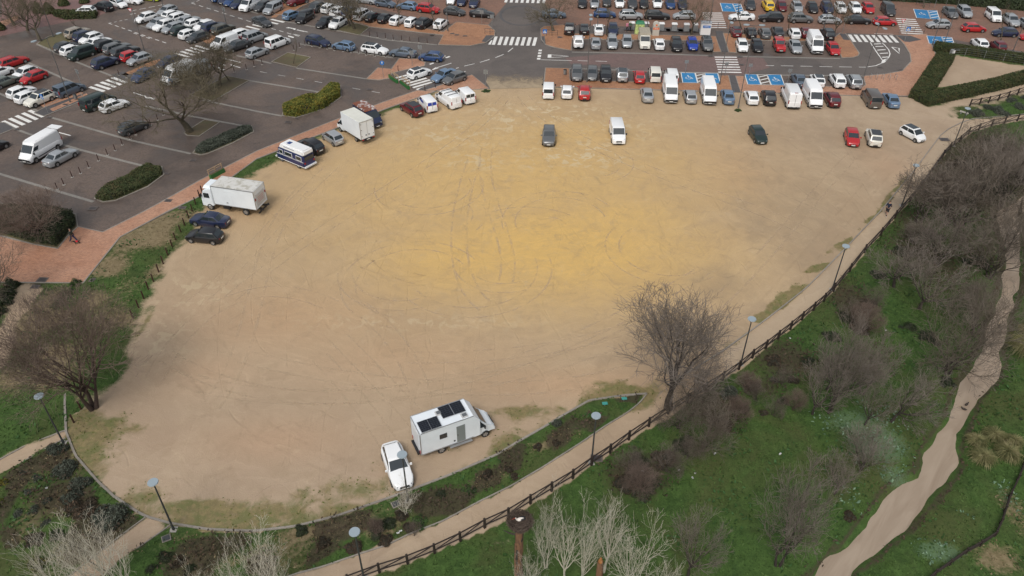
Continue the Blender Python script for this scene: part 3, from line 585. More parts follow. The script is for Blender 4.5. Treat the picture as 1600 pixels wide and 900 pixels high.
# planting beds
def bed(pts, h=.09):
    P = GP(pts); m_ = MB(); m_.prism(P, -.02, h-.03); struct('planting_bed', m_, M_SOIL); k = MB(); k.ribbon(P + [P[0]], .15, h, 0, h); struct('kerb', k, M_KERB)
bed([(286,211.5),(291,215.5),(310,216.5),(341,195),(318,191)]); bed([(330,162),(296,152),(352,122),(387,129)]); bed([(422,99.5),(447,85),(483,92),(461,108)]); bed([(522,49),(542,40),(560,38),(575,44),(559,57)])
bed([(55,74),(74,62),(100,56),(110,68),(82,85)]); bed([(439,183),(441,178),(470,160),(515,136),(530,141),(531,154),(505,172),(461,186.5)]); bed([(147,315),(158,300),(230,262),(252,265),(255,277),(230,296),(180,318),(160,320.5)])
bed([(300,243),(308,232),(360,208),(392,200),(395,209),(362,227),(325,243),(312,246)]); bed([(-200,330),(0,335),(30,332),(118,340),(121,360),(108,371),(90,394),(50,387),(0,374),(-200,365)], .1)
for (px, py, s_) in ((497,77,0),(672,55,.5),(704,53,.5),(711,55,.5),(724,56.5,.5),(872,57.5,.6),(1108,85.5,.7),(1154,86.5,.7),(1373,101,.6),(1405,104.5,.5),(75,188.5,.5),(25,207.5,.5),(144,330,.8),(300,254,.6),(259,275,.4),(262,317,.6),(66,442,.8),(448,193,.7),(575,141,.6),(462,187,.4),(1474,213,1.0),(934,715,.7),(1156,98.5,.6),(146,442,.6),(284,328,.6),(55,453,.6),(100,168,.5)):
    if s_ == 0: continue
    m_ = MB(); m_.box((0,0,0), (1.0*s_+.25, .8*s_+.15, .012)); m_.box((0,0,.008), (.8*s_+.1, .6*s_+.05, .01), 1); o = m_.obj('drain_cover', [mat('iron_rim', (.12,.10,.09), .6), mat('cast_iron', (.06,.05,.048), .5)]); o.location = G(px, py, .104 if py < 60 and px > 600 else .07); o.rotation_euler = (0,0,R(-4)); o['kind'] = 'structure'
# ================================================================== VEHICLES
GLASS = mat('car_glass', (.022,.030,.036), .08, 0, 0, spec=.9); BLK = mat('black_plastic', (.018,.018,.02), .55); TYRE = mat('tyre_rubber', (.022,.022,.022), .8)
RIM = mat('alloy_rim', (.42,.43,.44), .35, .6); PLATE = mat('number_plate', (.72,.72,.70), .5); HEADL = mat('headlight_glass', (.36,.39,.42), .12, .2, .5); TAILL = mat('tail_light_red', (.32,.012,.015), .2, 0, .5); GRIL = mat('grille', (.015,.015,.017), .4)
def paint(name, col, metal=0.0, rough=.3):
    return mat('paint_' + name, col, rough, metal, .5)
PAINTS = dict(white=paint('white', (.82,.83,.84)), cream=paint('cream', (.72,.70,.63)), silver=paint('silver', (.42,.44,.46), .45), grey=paint('grey', (.155,.16,.165), .35), darkgrey=paint('darkgrey', (.06,.063,.068), .3),
    black=paint('black', (.012,.012,.015)), navy=paint('navy', (.014,.022,.06)), blue=paint('blue', (.016,.05,.15)), brightblue=paint('brightblue', (.012,.045,.33)), lightblue=paint('lightblue', (.16,.25,.38), .35), bluegrey=paint('bluegrey', (.115,.15,.20), .35),
    red=paint('red', (.42,.016,.02)), darkred=paint('darkred', (.12,.008,.014)), green=paint('green', (.012,.027,.024)), olive=paint('olive', (.085,.08,.065), .3), greengrey=paint('greengrey', (.16,.185,.165), .35), yellow=paint('yellow', (.72,.47,.03)), lime=paint('lime', (.55,.66,.06)),
    beige=paint('beige', (.38,.33,.27), .25), brown=paint('brown', (.13,.115,.105), .3))
def interp(x, T):
    if x <= T[0][0]: return T[0][1]
    for (a, u), (b, v) in zip(T, T[1:]):
        if x <= b:
            t = (x-a)/(b-a); return u + (v-u)*t
    return T[-1][1]
# L W H, wheel radius, front/rear axle x, belt z, hood: nose z, cowl z ; cabin: cowl x, windscreen top x, roof rear x, rear base x, deck z rear, side glass splits, tumblehome
SPEC = dict(
 city     =dict(L=3.65, W=1.66, H=1.50, wr=.29, fa=1.20, ra=-1.22, belt=.93, nose=.70, cowl=.93, xc=1.10, xt=.42, xr=-1.35, xb=-1.74, deck=.93, split=(.5,), th=.80),
 hatch    =dict(L=4.10, W=1.77, H=1.46, wr=.31, fa=1.28, ra=-1.28, belt=.93, nose=.70, cowl=.95, xc=1.00, xt=.28, xr=-1.42, xb=-1.92, deck=.95, split=(.5,), th=.78),
 suv      =dict(L=4.40, W=1.84, H=1.64, wr=.35, fa=1.36, ra=-1.32, belt=1.05, nose=.86, cowl=1.08, xc=1.00, xt=.36, xr=-1.62, xb=-2.06, deck=1.05, split=(.42,.80), th=.80),
 estate   =dict(L=4.70, W=1.80, H=1.48, wr=.32, fa=1.42, ra=-1.34, belt=.93, nose=.70, cowl=.95, xc=.98, xt=.28, xr=-1.86, xb=-2.24, deck=.93, split=(.38,.72), th=.79),
 sedan    =dict(L=4.60, W=1.79, H=1.44, wr=.32, fa=1.40, ra=-1.34, belt=.92, nose=.70, cowl=.94, xc=.98, xt=.28, xr=-1.02, xb=-1.62, deck=1.00, split=(.52,), th=.75),
 coupe    =dict(L=4.42, W=1.80, H=1.40, wr=.33, fa=1.36, ra=-1.34, belt=.92, nose=.66, cowl=.94, xc=.85, xt=.05, xr=-1.60, xb=-2.02, deck=.95, split=(.66,), th=.74),
 mpv      =dict(L=4.40, W=1.82, H=1.80, wr=.31, fa=1.34, ra=-1.36, belt=1.02, nose=.82, cowl=1.10, xc=1.22, xt=.52, xr=-1.98, xb=-2.14, deck=1.02, split=(.36,.68), th=.87),
 small_van=dict(L=4.35, W=1.82, H=1.82, wr=.31, fa=1.34, ra=-1.34, belt=1.04, nose=.82, cowl=1.10, xc=1.22, xt=.54, xr=-2.04, xb=-2.13, deck=1.04, split=None, th=.88),
 mid_van  =dict(L=4.95, W=1.94, H=1.95, wr=.33, fa=1.55, ra=-1.50, belt=1.12, nose=.92, cowl=1.20, xc=1.62, xt=.92, xr=-2.32, xb=-2.42, deck=1.12, split=None, th=.88),
 minibus  =dict(L=4.95, W=1.94, H=1.93, wr=.33, fa=1.55, ra=-1.50, belt=1.12, nose=.92, cowl=1.20, xc=1.62, xt=.92, xr=-2.32, xb=-2.42, deck=1.12, split=(.30,.64), th=.87),
 large_van=dict(L=5.75, W=2.04, H=2.52, wr=.35, fa=1.95, ra=-1.75, belt=1.25, nose=.98, cowl=1.30, xc=2.22, xt=1.36, xr=-2.70, xb=-2.84, deck=1.25, split=None, th=.90),
 offroad  =dict(L=3.95, W=1.70, H=1.72, wr=.36, fa=1.22, ra=-1.15, belt=1.05, nose=.98, cowl=1.06, xc=.62, xt=.30, xr=-1.62, xb=-1.84, deck=1.05, split=(.45,), th=.88))
def loft(mb, secs, mi=0):
    n = len(secs[0]); k = len(mb.v)
    for s in secs: mb.v += [tuple(p) for p in s]
    for j in range(len(secs)-1):
        for i in range(n):
            i2 = (i+1) % n; mb.f.append((k+j*n+i, k+j*n+i2, k+(j+1)*n+i2, k+(j+1)*n+i)); mb.m.append(mi)
    mb.f.append(tuple(k+i for i in range(n-1, -1, -1))); mb.m.append(mi)
    mb.f.append(tuple(k+(len(secs)-1)*n+i for i in range(n))); mb.m.append(mi)
def half_w(S, x):
    h = S['L']/2; w = S['W']/2; t = abs(x)/h
    van = S['H'] > 1.7
    return w*(1 - (.10 if van else (.32 if S['L'] == 4.42 else .24))*max(0, (t-.66)/.34)**1.8 - .03*max(0, (t-.3)/.7))
def slab_quad(mb, A, B, C, D, s0, s1, t0, t1, th=.012, mi=0, off=.004):
    """thin plate on the bilinear face A(0,0) B(1,0) C(1,1) D(0,1)"""
    f = lambda s, t: A.lerp(B, s).lerp(D.lerp(C, s), t)
    q = [f(s0,t0), f(s1,t0), f(s1,t1), f(s0,t1)]
    nrm = (q[1]-q[0]).cross(q[3]-q[0]).normalized()
    lo = [p + nrm*(off-.02) for p in q]; hi = [p + nrm*(off+th) for p in q]; c = sum(hi, Vector())/4
    mb.add(lo + hi, [(4,5,6,7),(0,1,5,4),(1,2,6,5),(2,3,7,6),(3,0,4,7)], mi)
def wheel_parts(root, S, pos, rim=None):
    global _wm
    r = S['wr']; key = round(r, 2)
    if key not in _wm:
        m_ = MB(); N = 16; w = .11
        ring = [(.0, r*.60), (w, r*.62), (w+.005, r*.9), (w*.75, r), (-w*.75, r), (-w, r*.9), (-w, 0.001)]
        k = len(m_.v)
        for i in range(N):
            t = 2*PI*i/N
            for y, rr in ring: m_.v.append((rr*math.cos(t), y, rr*math.sin(t)))
        for i in range(N):
            for j in range(len(ring)-1):
                a = k+i*len(ring)+j; b = k+((i+1) % N)*len(ring)+j; m_.f.append((a, b, b+1, a+1)); m_.m.append(0)
        ty = m_.mesh('tyre', TYRE, 40)
        q = MB(); q.v = []; 
        vs = [(0, w*.72, 0)]; 
        for i in range(20):
            t = 2*PI*i/20; rr = r*.62; vs.append((rr*math.cos(t), w*.9, rr*math.sin(t)))
        fs = [(0, 1+(i+1) % 20, 1+i) for i in range(20)]
        q.add(vs, fs); q.m = [0 if (i % 4) != 3 else 1 for i in range(20)]
        _wm[key] = (ty, q.mesh('rim', [RIM, BLK]))
    ty, rm = _wm[key]
    for x in (S['fa'], S['ra']):
        for s in (1, -1):
            o = inst(ty, 'wheel', root, (x, s*(S['W']/2-.13), r), (0, 0, 0 if s > 0 else PI))
            inst(rm, 'rim', o)
_wm = {}
def build_car(kind, name, roof=None):
    S = SPEC[kind]; L, Wd, H = S['L'], S['W'], S['H']; hL = L/2; root = empty(name)
    mb = MB(); sill = .24 if kind not in ('suv','offroad','large_van') else .32
    deckT = [(-hL, S['deck']-.10), (-hL+.12, S['deck']), (S['xb'], S['deck'] if kind in ('sedan','coupe') else S['belt']), (S['xb']+.5, S['belt']), (S['xc']-.1, S['cowl']), (S['xc'], S['cowl']), (hL-.35, S['nose']+.06), (hL-.10, S['nose']-.04), (hL, S['nose']-.20)]
    xs_ = sorted(set([-hL, -hL+.03, -hL+.12, -hL+.28, S['xb'], S['xb']+.5, 0, .35, -.4, S['xc']-.1, S['xc'], hL-.35, hL-.18, hL-.06, hL] + [round(a + S['wr']*1.22*c, 3) for a in (S['fa'], S['ra']) for c in (-1.001,-1,-.82,-.5,0,.5,.82,1,1.001)]))
    xs_ = [x for x in xs_ if -hL <= x <= hL]
    secs = []
    for x in xs_:
        w = half_w(S, x); zd = interp(x, deckT); zb = sill + (.06 if abs(x) > hL-.05 else 0)
        zs = zb
        for a in (S['fa'], S['ra']):
            Rr = S['wr']*1.22
            if abs(x-a) < Rr: zs = max(zs, S['wr'] + math.sqrt(max(0, Rr*Rr-(x-a)**2)))
        zs = min(zs, zd-.10); zm = max(zs+.02, .5*(zb+zd)); e = .97 if abs(x) < hL-.02 else .93
        half = [(w*.80, zs if zs > zb+.01 else zb), (w*.97*e, zs), (w*e, zs+.05 if zs+.05 < zm else zm-.01), (w*e, zm), (w*.985*e, zd-.10), (w*.93*e, zd-.02), (w*.80*e, zd+.012), (0, zd+.035)]
        pts = [(x, y, z) for y, z in half] + [(x, -y, z) for y, z in reversed(half[:-1])]
        secs.append(pts)
    loft(mb, secs)
    # cabin: three rings (belt, shoulder, roof)
    wb = Wd/2*.93; wt = Wd/2*S['th']; zb = S['belt']-.06
    def ring(x0, x1, w0, w1, z0, z1): return [Vector((x0,-w0,z0)), Vector((x1,-w1,z1)), Vector((x1,w1,z1)), Vector((x0,w0,z0))]
    zc = S['cowl']-.04; zr = (S['deck'] if kind in ('sedan','coupe') else S['belt'])-.04
    rt = .80 if kind == 'coupe' else (.97 if H > 1.7 else .93)
    b0 = ring(S['xb'], S['xc'], wb*rt, wb*.93, zr, zc)
    r0 = ring(S['xr'], S['xt'], wt*(rt+.01), wt*.97, H-(.16 if kind == 'large_van' else .08), H-(.20 if kind == 'large_van' else .07))
    r1 = ring(S['xr']+.12, S['xt']-(.45 if kind == 'large_van' else .14), wt*.84*min(1, rt+.05), wt*.86, H-.015, H-.01)
    bm = bmesh.new(); vv = [[bm.verts.new(p) for p in q] for q in (b0, r0, r1)]
    for a, b in ((0,1),(1,2)):
        for i in range(4):
            j = (i+1) % 4; bm.faces.new((vv[a][i], vv[a][j], vv[b][j], vv[b][i]))
    bm.faces.new(vv[2])
    ed = [e for e in bm.edges if all(v in vv[0] or v in vv[1] for v in e.verts) and (e.verts[0] in vv[0]) != (e.verts[1] in vv[0])] + [e for e in bm.edges if all(v in vv[1] for v in e.verts)]
    bmesh.ops.bevel(bm, geom=ed, offset=.10 if kind in ('coupe','large_van','mid_van') else .06, segments=3 if kind in ('coupe','large_van','mid_van') else 2, affect='EDGES', profile=.6)
    bm.verts.index_update(); mb.add([v.co for v in bm.verts], [[v.index for v in f.verts] for f in bm.faces]); bm.free()
    body = mb.obj('body', PAINTS['white'], root, 38)
    # mirrors in body colour are separate parts
    # glass
    g = MB(); slab_quad(g, b0[1], b0[2], r0[2], r0[1], .05, .95, .05, (.80 if kind == 'large_van' else .94)); g.obj('windscreen', GLASS, root)
    if kind not in ('small_van','mid_van','large_van'):
        g = MB(); slab_quad(g, b0[3], b0[0], r0[0], r0[3], .09, .91, .16 if kind not in ('sedan','coupe') else .1, .9); g.obj('rear_window', GLASS, root)
    elif kind == 'small_van':
        for a, b in ((.10,.47),(.53,.90)):
            g = MB(); slab_quad(g, b0[3], b0[0], r0[0], r0[3], a, b, .25, .85); g.obj('rear_window', GLASS, root)
    for sgn in (1, -1):
        A, B, C, D = (b0[0], b0[1], r0[1], r0[0]) if sgn < 0 else (b0[2], b0[3], r0[3], r0[2])
        # s runs rear->front on the right side, front->rear on the left
        if S['split'] is None:
            fr = {'small_van': (.70,.955), 'mid_van': (.74,.955), 'large_van': (.80,.965)}[kind]
            segs = [fr]
        else:
            cuts = [0] + [1-x for x in reversed(S['split'])] + [1]; segs = []
            for a, b in zip(cuts, cuts[1:]): segs.append((a+(.06 if a == 0 else .016), b-(.05 if b == 1 else .016)))
        t0, t1 = (.13, .92) if kind != 'large_van' else (.20, .62)
        for a, b in segs:
            if sgn > 0: a, b = 1-b, 1-a
            g = MB(); slab_quad(g, A, B, C, D, a, b, t0, t1); g.obj('side_window', GLASS, root)
    # lights, plates, bumpers
    w = Wd/2; van = H > 1.7
    zl = S['nose']-.14
    for s in (1, -1):
        m_ = MB(); m_.box((hL-.19, s*(half_w(S, hL-.17)*.93*.76), zl+.02), (.22, w*.32, .14), rz=-s*.42, taper=.80); m_.obj('headlight', HEADL, root)
        m_ = MB()
        if van and kind != 'offroad': m_.box((-hL+.03, s*(w*.86), S['belt']-.02), (.09, .12, .50), taper=.95)
        else: m_.box((-hL+.10, s*(half_w(S, hL-.08)*.93*.80), S['deck']-.17), (.16, w*.28, .15), rz=s*.42, taper=.85)
        m_.obj('tail_light', TAILL, root)
        m_ = MB(); m_.box((S['xc']-.22, s*(w+.06), S['belt']+.08), (.12, .20, .15 if not van else .24), taper=.85); o = m_.obj('wing_mirror', PAINTS['white'] if not van else BLK, root)
    m_ = MB(); m_.box((hL-.005, 0, (.50 if kind == 'coupe' else .44) if not van else .60), (.07, w*.85, .16), taper=.9); m_.obj('grille', GRIL, root)
    bx = []
    for fr in (1, -1):
        m_ = MB(); k = 9; lo = []; hi = []
        zz0, zz1 = (sill-.03, sill+.07) if kind in ('city','hatch','sedan','coupe','estate','mpv') else (sill-.04, sill+.20)
        prof = [(hL+.012-.22*(abs(y)**2.6), y*w*.84) for y in [-1,-.9,-.6,-.3,0,.3,.6,.9,1]]
        vs = []
        for x, y in prof: vs += [(fr*x, y, zz0), (fr*(x+.012), y, zz1), (fr*(x-.12), y, zz1+.02), (fr*(x-.12), y, zz0)]
        fs = []
        for i in range(len(prof)-1):
            for j in range(4): fs.append((4*i+j, 4*i+(j+1) % 4, 4*i+4+(j+1) % 4, 4*i+4+j))
        m_.add(vs, fs); m_.obj('bumper_trim', BLK, root)
        m_ = MB(); m_.box((fr*(hL+.025), 0, sill+.16 if not (fr < 0 and not van) else S['deck']-.30), (.03, .50, .11)); m_.obj('number_plate', PLATE, root)
    if roof == 'black' or roof == 'glass':
        m_ = MB(); z = H+.004; m_.box(((S['xr']+S['xt'])/2, 0, z), (S['xt']-S['xr']-.30, wt*1.62, .012)); m_.obj('roof_panel', GLASS if roof == 'glass' else PAINTS['black'], root)
    if roof == 'rails' or kind in ('suv','estate'):
        for s in (1, -1):
            m_ = MB(); y = s*wt*.84; m_.path([(S['xt']-.25, y, H-.03), (S['xt']-.4, y, H+.035), (S['xr']+.35, y, H+.03), (S['xr']+.2, y, H-.03)], [.016]*4, 4); m_.obj('roof_rail', mat('rail_metal', (.1,.1,.105), .4, .4), root)
    if kind == 'large_van':
        for z in (1.02,):
            for s in (1, -1):
                m_ = MB(); m_.box((-.35, s*(w+.006), .62), (3.6, .03, .10)); m_.obj('side_moulding', BLK, root)
        m_ = MB(); m_.box((hL-.06, 0, .60), (.16, w*1.75, .34), taper=.95); m_.obj('front_bumper', BLK, root)
        for s in (1,-1): pass
        m_ = MB(); m_.box((-hL-.0, 0, .42), (.12, w*1.7, .16)); m_.obj('rear_bumper', BLK, root)
    if kind in ('mid_van','large_van','small_van'):
        m_ = MB(); m_.box((S['xb']-.045, 0, (S['belt']+H)/2-.35), (.02, .025, H-.9)); m_.obj('rear_door_gap', BLK, root)
    m_ = MB(); m_.box((0, 0, .27), (L*.90, Wd*.72, .20)); m_.obj('underbody', BLK, root)  # dark box added under each car to block light and deepen contact shade
    wheel_parts(root, S, None)
    for c in root.children:
        if c.name.startswith(('body','wing_mirror')) and c.data.materials[0] == PAINTS['white']:
            c.material_slots[0].link = 'OBJECT'; c.material_slots[0].material = PAINTS['white']
    return root
PROTO = {}; USED = set()
NAMES = dict(city='small_car', hatch='hatchback_car', suv='suv_car', estate='estate_car', sedan='sedan_car', coupe='coupe_car', mpv='people_carrier', small_van='small_van', mid_van='panel_van', minibus='minibus', large_van='large_van', offroad='offroad_car')
WORD = dict(city='small hatchback', hatch='hatchback', suv='SUV', estate='estate car', sedan='saloon car', coupe='coupe', mpv='people carrier', small_van='small van', mid_van='panel van', minibus='passenger van', large_van='high-roof van', offroad='off-roader')
CWORD = dict(white='white', cream='cream', silver='silver', grey='grey', darkgrey='charcoal', black='black', navy='navy', blue='blue', brightblue='bright blue', lightblue='light blue', bluegrey='blue-grey', red='red', darkred='dark red', green='dark green', olive='olive-grey', greengrey='green-grey', yellow='yellow', lime='lime green', beige='beige', brown='brown-grey')
BODY = {}
CARS = []
def place(cx, cy, head, kind, color, row, roof=None, label=None, cz=.75, z0=.02):
    key = (kind, roof)
    if key not in PROTO: PROTO[key] = build_car(kind, NAMES[kind], roof); o = PROTO[key]
    else: o = copy_tree(PROTO[key])
    p = G(cx, cy, cz + z0); o.location = (p.x, p.y, z0); o.rotation_euler = (0, 0, head)
    for c in o.children:
        for s in c.material_slots:
            if s.link == 'OBJECT': s.material = PAINTS[color]
    CARS.append(dict(o=o, row=row, color=color, kind=kind, roof=roof, label=label, key=cx, y=cy)); return o
T_, A_H = R(-94.3), R(85.7)     # towards the camera / away from it, on the right-hand grid
rng_r = random.Random(3)
def rowT(items, row, y=None, z0=.02):
    for it in items:
        cx, cy, d, kind, color = it[:5]; roof = it[5] if len(it) > 5 else None
        h = {'T': T_, 'A': A_H, 'R': R(-3.8), 'L': R(176.2)}[d] + R(rng_r.uniform(-1.6, 1.6))
        place(cx, cy, h, kind, color, row, roof, it[6] if len(it) > 6 else None, z0=z0, cz=SPEC[kind]['H']*.45)
R1 = 'the far row along the top edge'
rowT([(907,3,'T','hatch','black'),(926,3,'T','hatch','silver'),(945,1,'T','city','darkgrey'),(965,2,'T','hatch','white'),(985,3,'T','suv','darkgrey'),(1003,3,'T','hatch','black'),(1024,2,'T','hatch','white'),(1044,3,'T','hatch','blue'),(1063,4,'T','hatch','navy')], 'the far row behind the recycling bins')
rowT([(1169,4,'T','hatch','darkgrey'),(1197,5,'A','suv','yellow'),(1218,6,'T','city','darkred'),(1242,7,'T','hatch','silver'),(1266,8,'T','hatch','black'),(1289,8,'T','suv','navy'),(1310,8,'T','hatch','white'),(1333,8,'T','hatch','white'),(1353,8,'T','hatch','red'),(1385,10,'T','mpv','darkgrey')], 'the far row between the two blue bays')
rowT([(1482,14,'T','sedan','grey'),(1504,13,'T','suv','silver','rails'),(1550,18,'T','mpv','white'),(1577,26,'T','suv','silver'),(1602,32,'T','hatch','silver')], 'the top right row beneath the hedge')
rowT([(862,21,'R','sedan','bluegrey'),(942,20,'R','hatch','blue'),(983,22,'R','suv','silver'),(1024,22,'R','estate','black'),(1066,22,'L','hatch','silver'),(1156,23,'L','sedan','white'),(1202,24,'L','suv','black'),(1248,25,'R','suv','grey'),(1294,27,'R','hatch','silver'),(1338,27,'R','sedan','black'),(1380,29,'R','hatch','red'),(1464,33,'L','hatch','silver'),(1519,38,'R','hatch','red'),(1568,45,'L','hatch','navy'),(1611,51,'L','hatch','red')], 'the line parked end to end in the upper aisle')
rowT([(887,43,'A','suv','black'),(910,43.5,'A','hatch','black'),(933,44,'A','sedan','white'),(955,44,'T','hatch','navy'),(1147,46,'A','hatch','darkred','black'),(1170,47.5,'A','hatch','black'),(1192,48,'A','hatch','grey'),(1212,46,'A','sedan','darkgrey'),(1238,48,'A','hatch','white'),(1255,47,'A','city','darkred'),(1290,49,'A','suv','black','glass'),(1528,62,'A','hatch','white'),(1557,66,'A','city','darkred')], 'the row on the upper side of the terracotta strip')
rowT([(901,63,'A','suv','white'),(928,65,'A','sedan','silver'),(954,64,'T','estate','silver'),(977,63,'T','hatch','silver'),(1004,61,'T','mid_van','cream'),(1027,66,'A','hatch','white'),(1054,67,'T','suv','black'),(1079,66,'T','hatch','brightblue'),(1102,66,'T','suv','grey','glass')], 'the row on the lower side of the strip, left of the dark walkway')
rowT([(1157,68,'T','hatch','white'),(1180,68,'T','hatch','black'),(1215,67,'T','offroad','red'),(1240,69,'T','sedan','silver'),(1271,63,'T','large_van','white'),(1299,72,'T','hatch','red')], 'the row on the lower side of the strip, right of the dark walkway')
rowT([(899,113,'T','suv','grey'),(923,113,'T','hatch','grey'),(944,114,'T','suv','black'),(970,114,'A','suv','silver','glass'),(997,117,'A','hatch','red'),(1021,113,'A','mpv','cream'),(1047,116,'A','small_van','white')], 'the row below the dashed lane, left of the blue bays')
rowT([(1246,121,'A','sedan','bluegrey'),(1275,121,'A','hatch','white','glass'),(1306,121,'A','suv','white'),(1332,122,'A','suv','silver')], 'the row below the dashed lane, right of the blue bays')
rowT([(855,139,'A','mpv','white'),(884,141,'A','hatch','white'),(911,142,'A','suv','red'),(1009,145,'A','sedan','silver'),(1045,138,'T','large_van','white'),(1076,147,'A','hatch','silver'),(1105,140,'T','large_van','white'),(1135,147,'A','sedan','lightblue'),(1172,148,'A','hatch','white'),(1199,148,'A','suv','black'),(1234,145,'A','large_van','white'),(1268,144,'T','large_van','white'),(1298,150,'A','suv','darkred'),(1360,148,'A','minibus','brown'),(1390,151,'A','sedan','lightblue')], 'the row at the top edge of the sandy lot', z0=.0)
S_ = 'the open sandy lot'
place(856,211,R(-93),'suv','grey',S_,None,'grey SUV alone on the yellow sand, facing down, left of the lone white van',z0=0)
place(963,204,R(-90),'mid_van','white',S_,None,'white panel van with black wing mirrors alone on the yellow sand',.9,0)
place(1183,206,R(-86),'hatch','green',S_,None,'dark green hatchback standing alone on the sand below the row of vans',z0=0)
place(1330,209,ang(1330,209,.28,1),'hatch','red',S_,None,'red hatchback on the sand beside the cream car with black roof',z0=0)
place(1364,209,ang(1364,209,-.30,-1),'suv','cream',S_,'black','cream crossover with black roof next to the red hatchback on the sand',z0=0)
place(1425,203,ang(1425,203,1,.52),'city','white',S_,'glass','white small car with dark glass roof, alone near the path bend at right',z0=0)
place(622,726,ang(622,726,.37,1),'coupe','white',S_,None,'white coupe parked beside the motorhome at the bottom of the sand',.7,0)
def P_(cx, cy, dx, dy, kind, color, row, roof=None, label=None, z0=.02): return place(cx, cy, ang(cx, cy, dx, dy), kind, color, row, roof, label, SPEC[kind]['H']*.45, z0)
rw = 'the row at the upper left edge of the sandy lot'
P_(641,170,-1,-.62,'suv','darkred',rw,'black','dark red SUV with black roof panel behind the small van with blue windows',0)
P_(665,161,-1,-1.0,'small_van','white',rw,None,'white small van with blue stickers on its rear windows beside the red SUV',0)
P_(698,154,-1,-.66,'mid_van','white',rw,None,'white panel van with three roof bars on the sand near the road mouth',0)
P_(724,148,-1,-.9,'small_van','white',rw,None,'white small van with two dark rear windows, last before the road mouth',0)
P_(518,216,-1,-.62,'city','silver',rw,None,'silver small hatchback between the black SUV and the white box truck',0)
P_(484,229,-1,-.5,'suv','black',rw,None,'black SUV between the blue and white campervan and the silver hatchback',0)
P_(327,346,-1,-.13,'sedan','navy',rw,None,'dark navy saloon parked beside the large white box truck',0)
P_(319,371,-1,-.09,'hatch','black',rw,None,'black hatchback with bright wheels next to the navy saloon',0)
# ---- left lots
E1 = 'the far kerb at upper left, by the conical trees'
P_(129,21,-1,.02,'hatch','white',E1,None,'white hatchback with red and purple side stripes by the conical trees'); P_(158,14,-1,-.2,'suv','black',E1); P_(182,9,1,.35,'hatch','white',E1); P_(203,4,1,.12,'hatch','white',E1); P_(232,-1,1,.12,'hatch','lime',E1)
U_ = (1,-.34); D_ = (-1,.34)
a1 = 'the cluster beside the double street lamp at upper left'
for it in [(118,55,U_,'suv','beige'),(131,60,U_,'suv','navy'),(139,64,D_,'hatch','white'),(151,70,U_,'sedan','white'),(165,74,U_,'suv','black'),(180,78,U_,'estate','grey'),(193,83,U_,'estate','darkgrey'),(101,77,U_,'hatch','darkgrey'),(111,82,U_,'hatch','white'),(124,87,D_,'mpv','green'),(162,101,(1,-.36),'suv','navy'),(203,91,U_,'city','red'),(215,96,D_,'hatch','silver'),(262,100,D_,'hatch','navy'),(221,121,(-1,.5),'hatch','blue')]: P_(it[0],it[1],*it[2],it[3],it[4],a1)
a2 = 'the far left block beside the first zebra crossing'
for it in [(18,101,(1,-.34),'estate','red'),(-2,117,(1,-.36),'hatch','white'),(36,119,(-1,.40),'hatch','white'),(50,125,(-1,.38),'hatch','red'),(5,132,(1,-.38),'sedan','greengrey'),(31,148,(1,-.38),'hatch','white'),(43,155,(1,-.40),'hatch','white'),(59,159,(-1,.42),'suv','cream','black'),(106,143,(1,-.40),'mpv','bluegrey'),(151,162,(1,-.42),'minibus','green'),(176,168,(1,-.36),'hatch','white'),(206,202,(1,-.40),'hatch','darkgrey'),(93,249,(1,-.54),'sedan','silver'),(-14,235,(1,-.5),'hatch','black')]: P_(it[0],it[1],*it[2],it[3],it[4],a2,it[5] if len(it)>5 else None)
a3 = 'the double block in the middle of the left lot'
for it in [(258,20,(-1,.38),'hatch','silver'),(267,26,U_,'hatch','white'),(277,30,U_,'hatch','white'),(291,35,U_,'sedan','silver'),(303,39,U_,'hatch','white'),(316,43,D_,'hatch','white'),(331,44,U_,'estate','navy'),(346,48,U_,'suv','olive'),
           (225,31,(-1,.32),'hatch','white'),(243,40,D_,'hatch','silver'),(254,43,D_,'suv','white'),(267,47,D_,'hatch','silver'),(281,50,U_,'hatch','green'),(294,56,U_,'hatch','white'),(306,61,D_,'hatch','darkgrey')]: P_(it[0],it[1],*it[2],it[3],it[4],a3)
a4 = 'the short row right of the zebra crossing in the left lot'
for it in [(348,68,(-1,.38),'mid_van','white'),(367,74,D_,'sedan','darkgrey'),(375,55,U_,'hatch','white'),(396,59,U_,'mpv','silver'),(399,84,(1,-.40),'hatch','silver'),(431,67,(1,-.38),'mpv','white')]: P_(it[0],it[1],*it[2],it[3],it[4],a4)
place(276,117,ang(276,117,-1,.42),'large_van','white',a4,None,'white high-roof van seen through bare branches beside the zebra crossing',1.2)
P_(303,112,-1,.42,'mid_van','silver',a4,None,'silver panel van half hidden by the bare trees of the planted island')
place(60,234,ang(60,234,-1,.60),'large_van','white',a2,None,'white high-roof van with its rear flap lifted, beside the silver saloon',1.2)
a5 = 'the top row left of the tree-lined strip'
for it in [(341,-2,D_,'hatch','blue'),(351,1,(-1,.5),'hatch','navy'),(360,4,(-1,.5),'hatch','blue'),(370,8,(-1,.5),'hatch','navy'),(387,9,(-1,.5),'mid_van','white'),(407,12,(-1,.5),'hatch','darkgrey'),(423,15,(-1,.5),'mpv','silver'),(439,0,(-1,.5),'hatch','black'),(462,3,(-1,.3),'suv','darkred')]: P_(it[0],it[1],*it[2],it[3],it[4],a5)
P_(406,36,1,.38,'sedan','darkgrey','x',None,'charcoal saloon driving in the aisle near the zebra crossing')
a6 = 'the row among the trees in the upper middle'
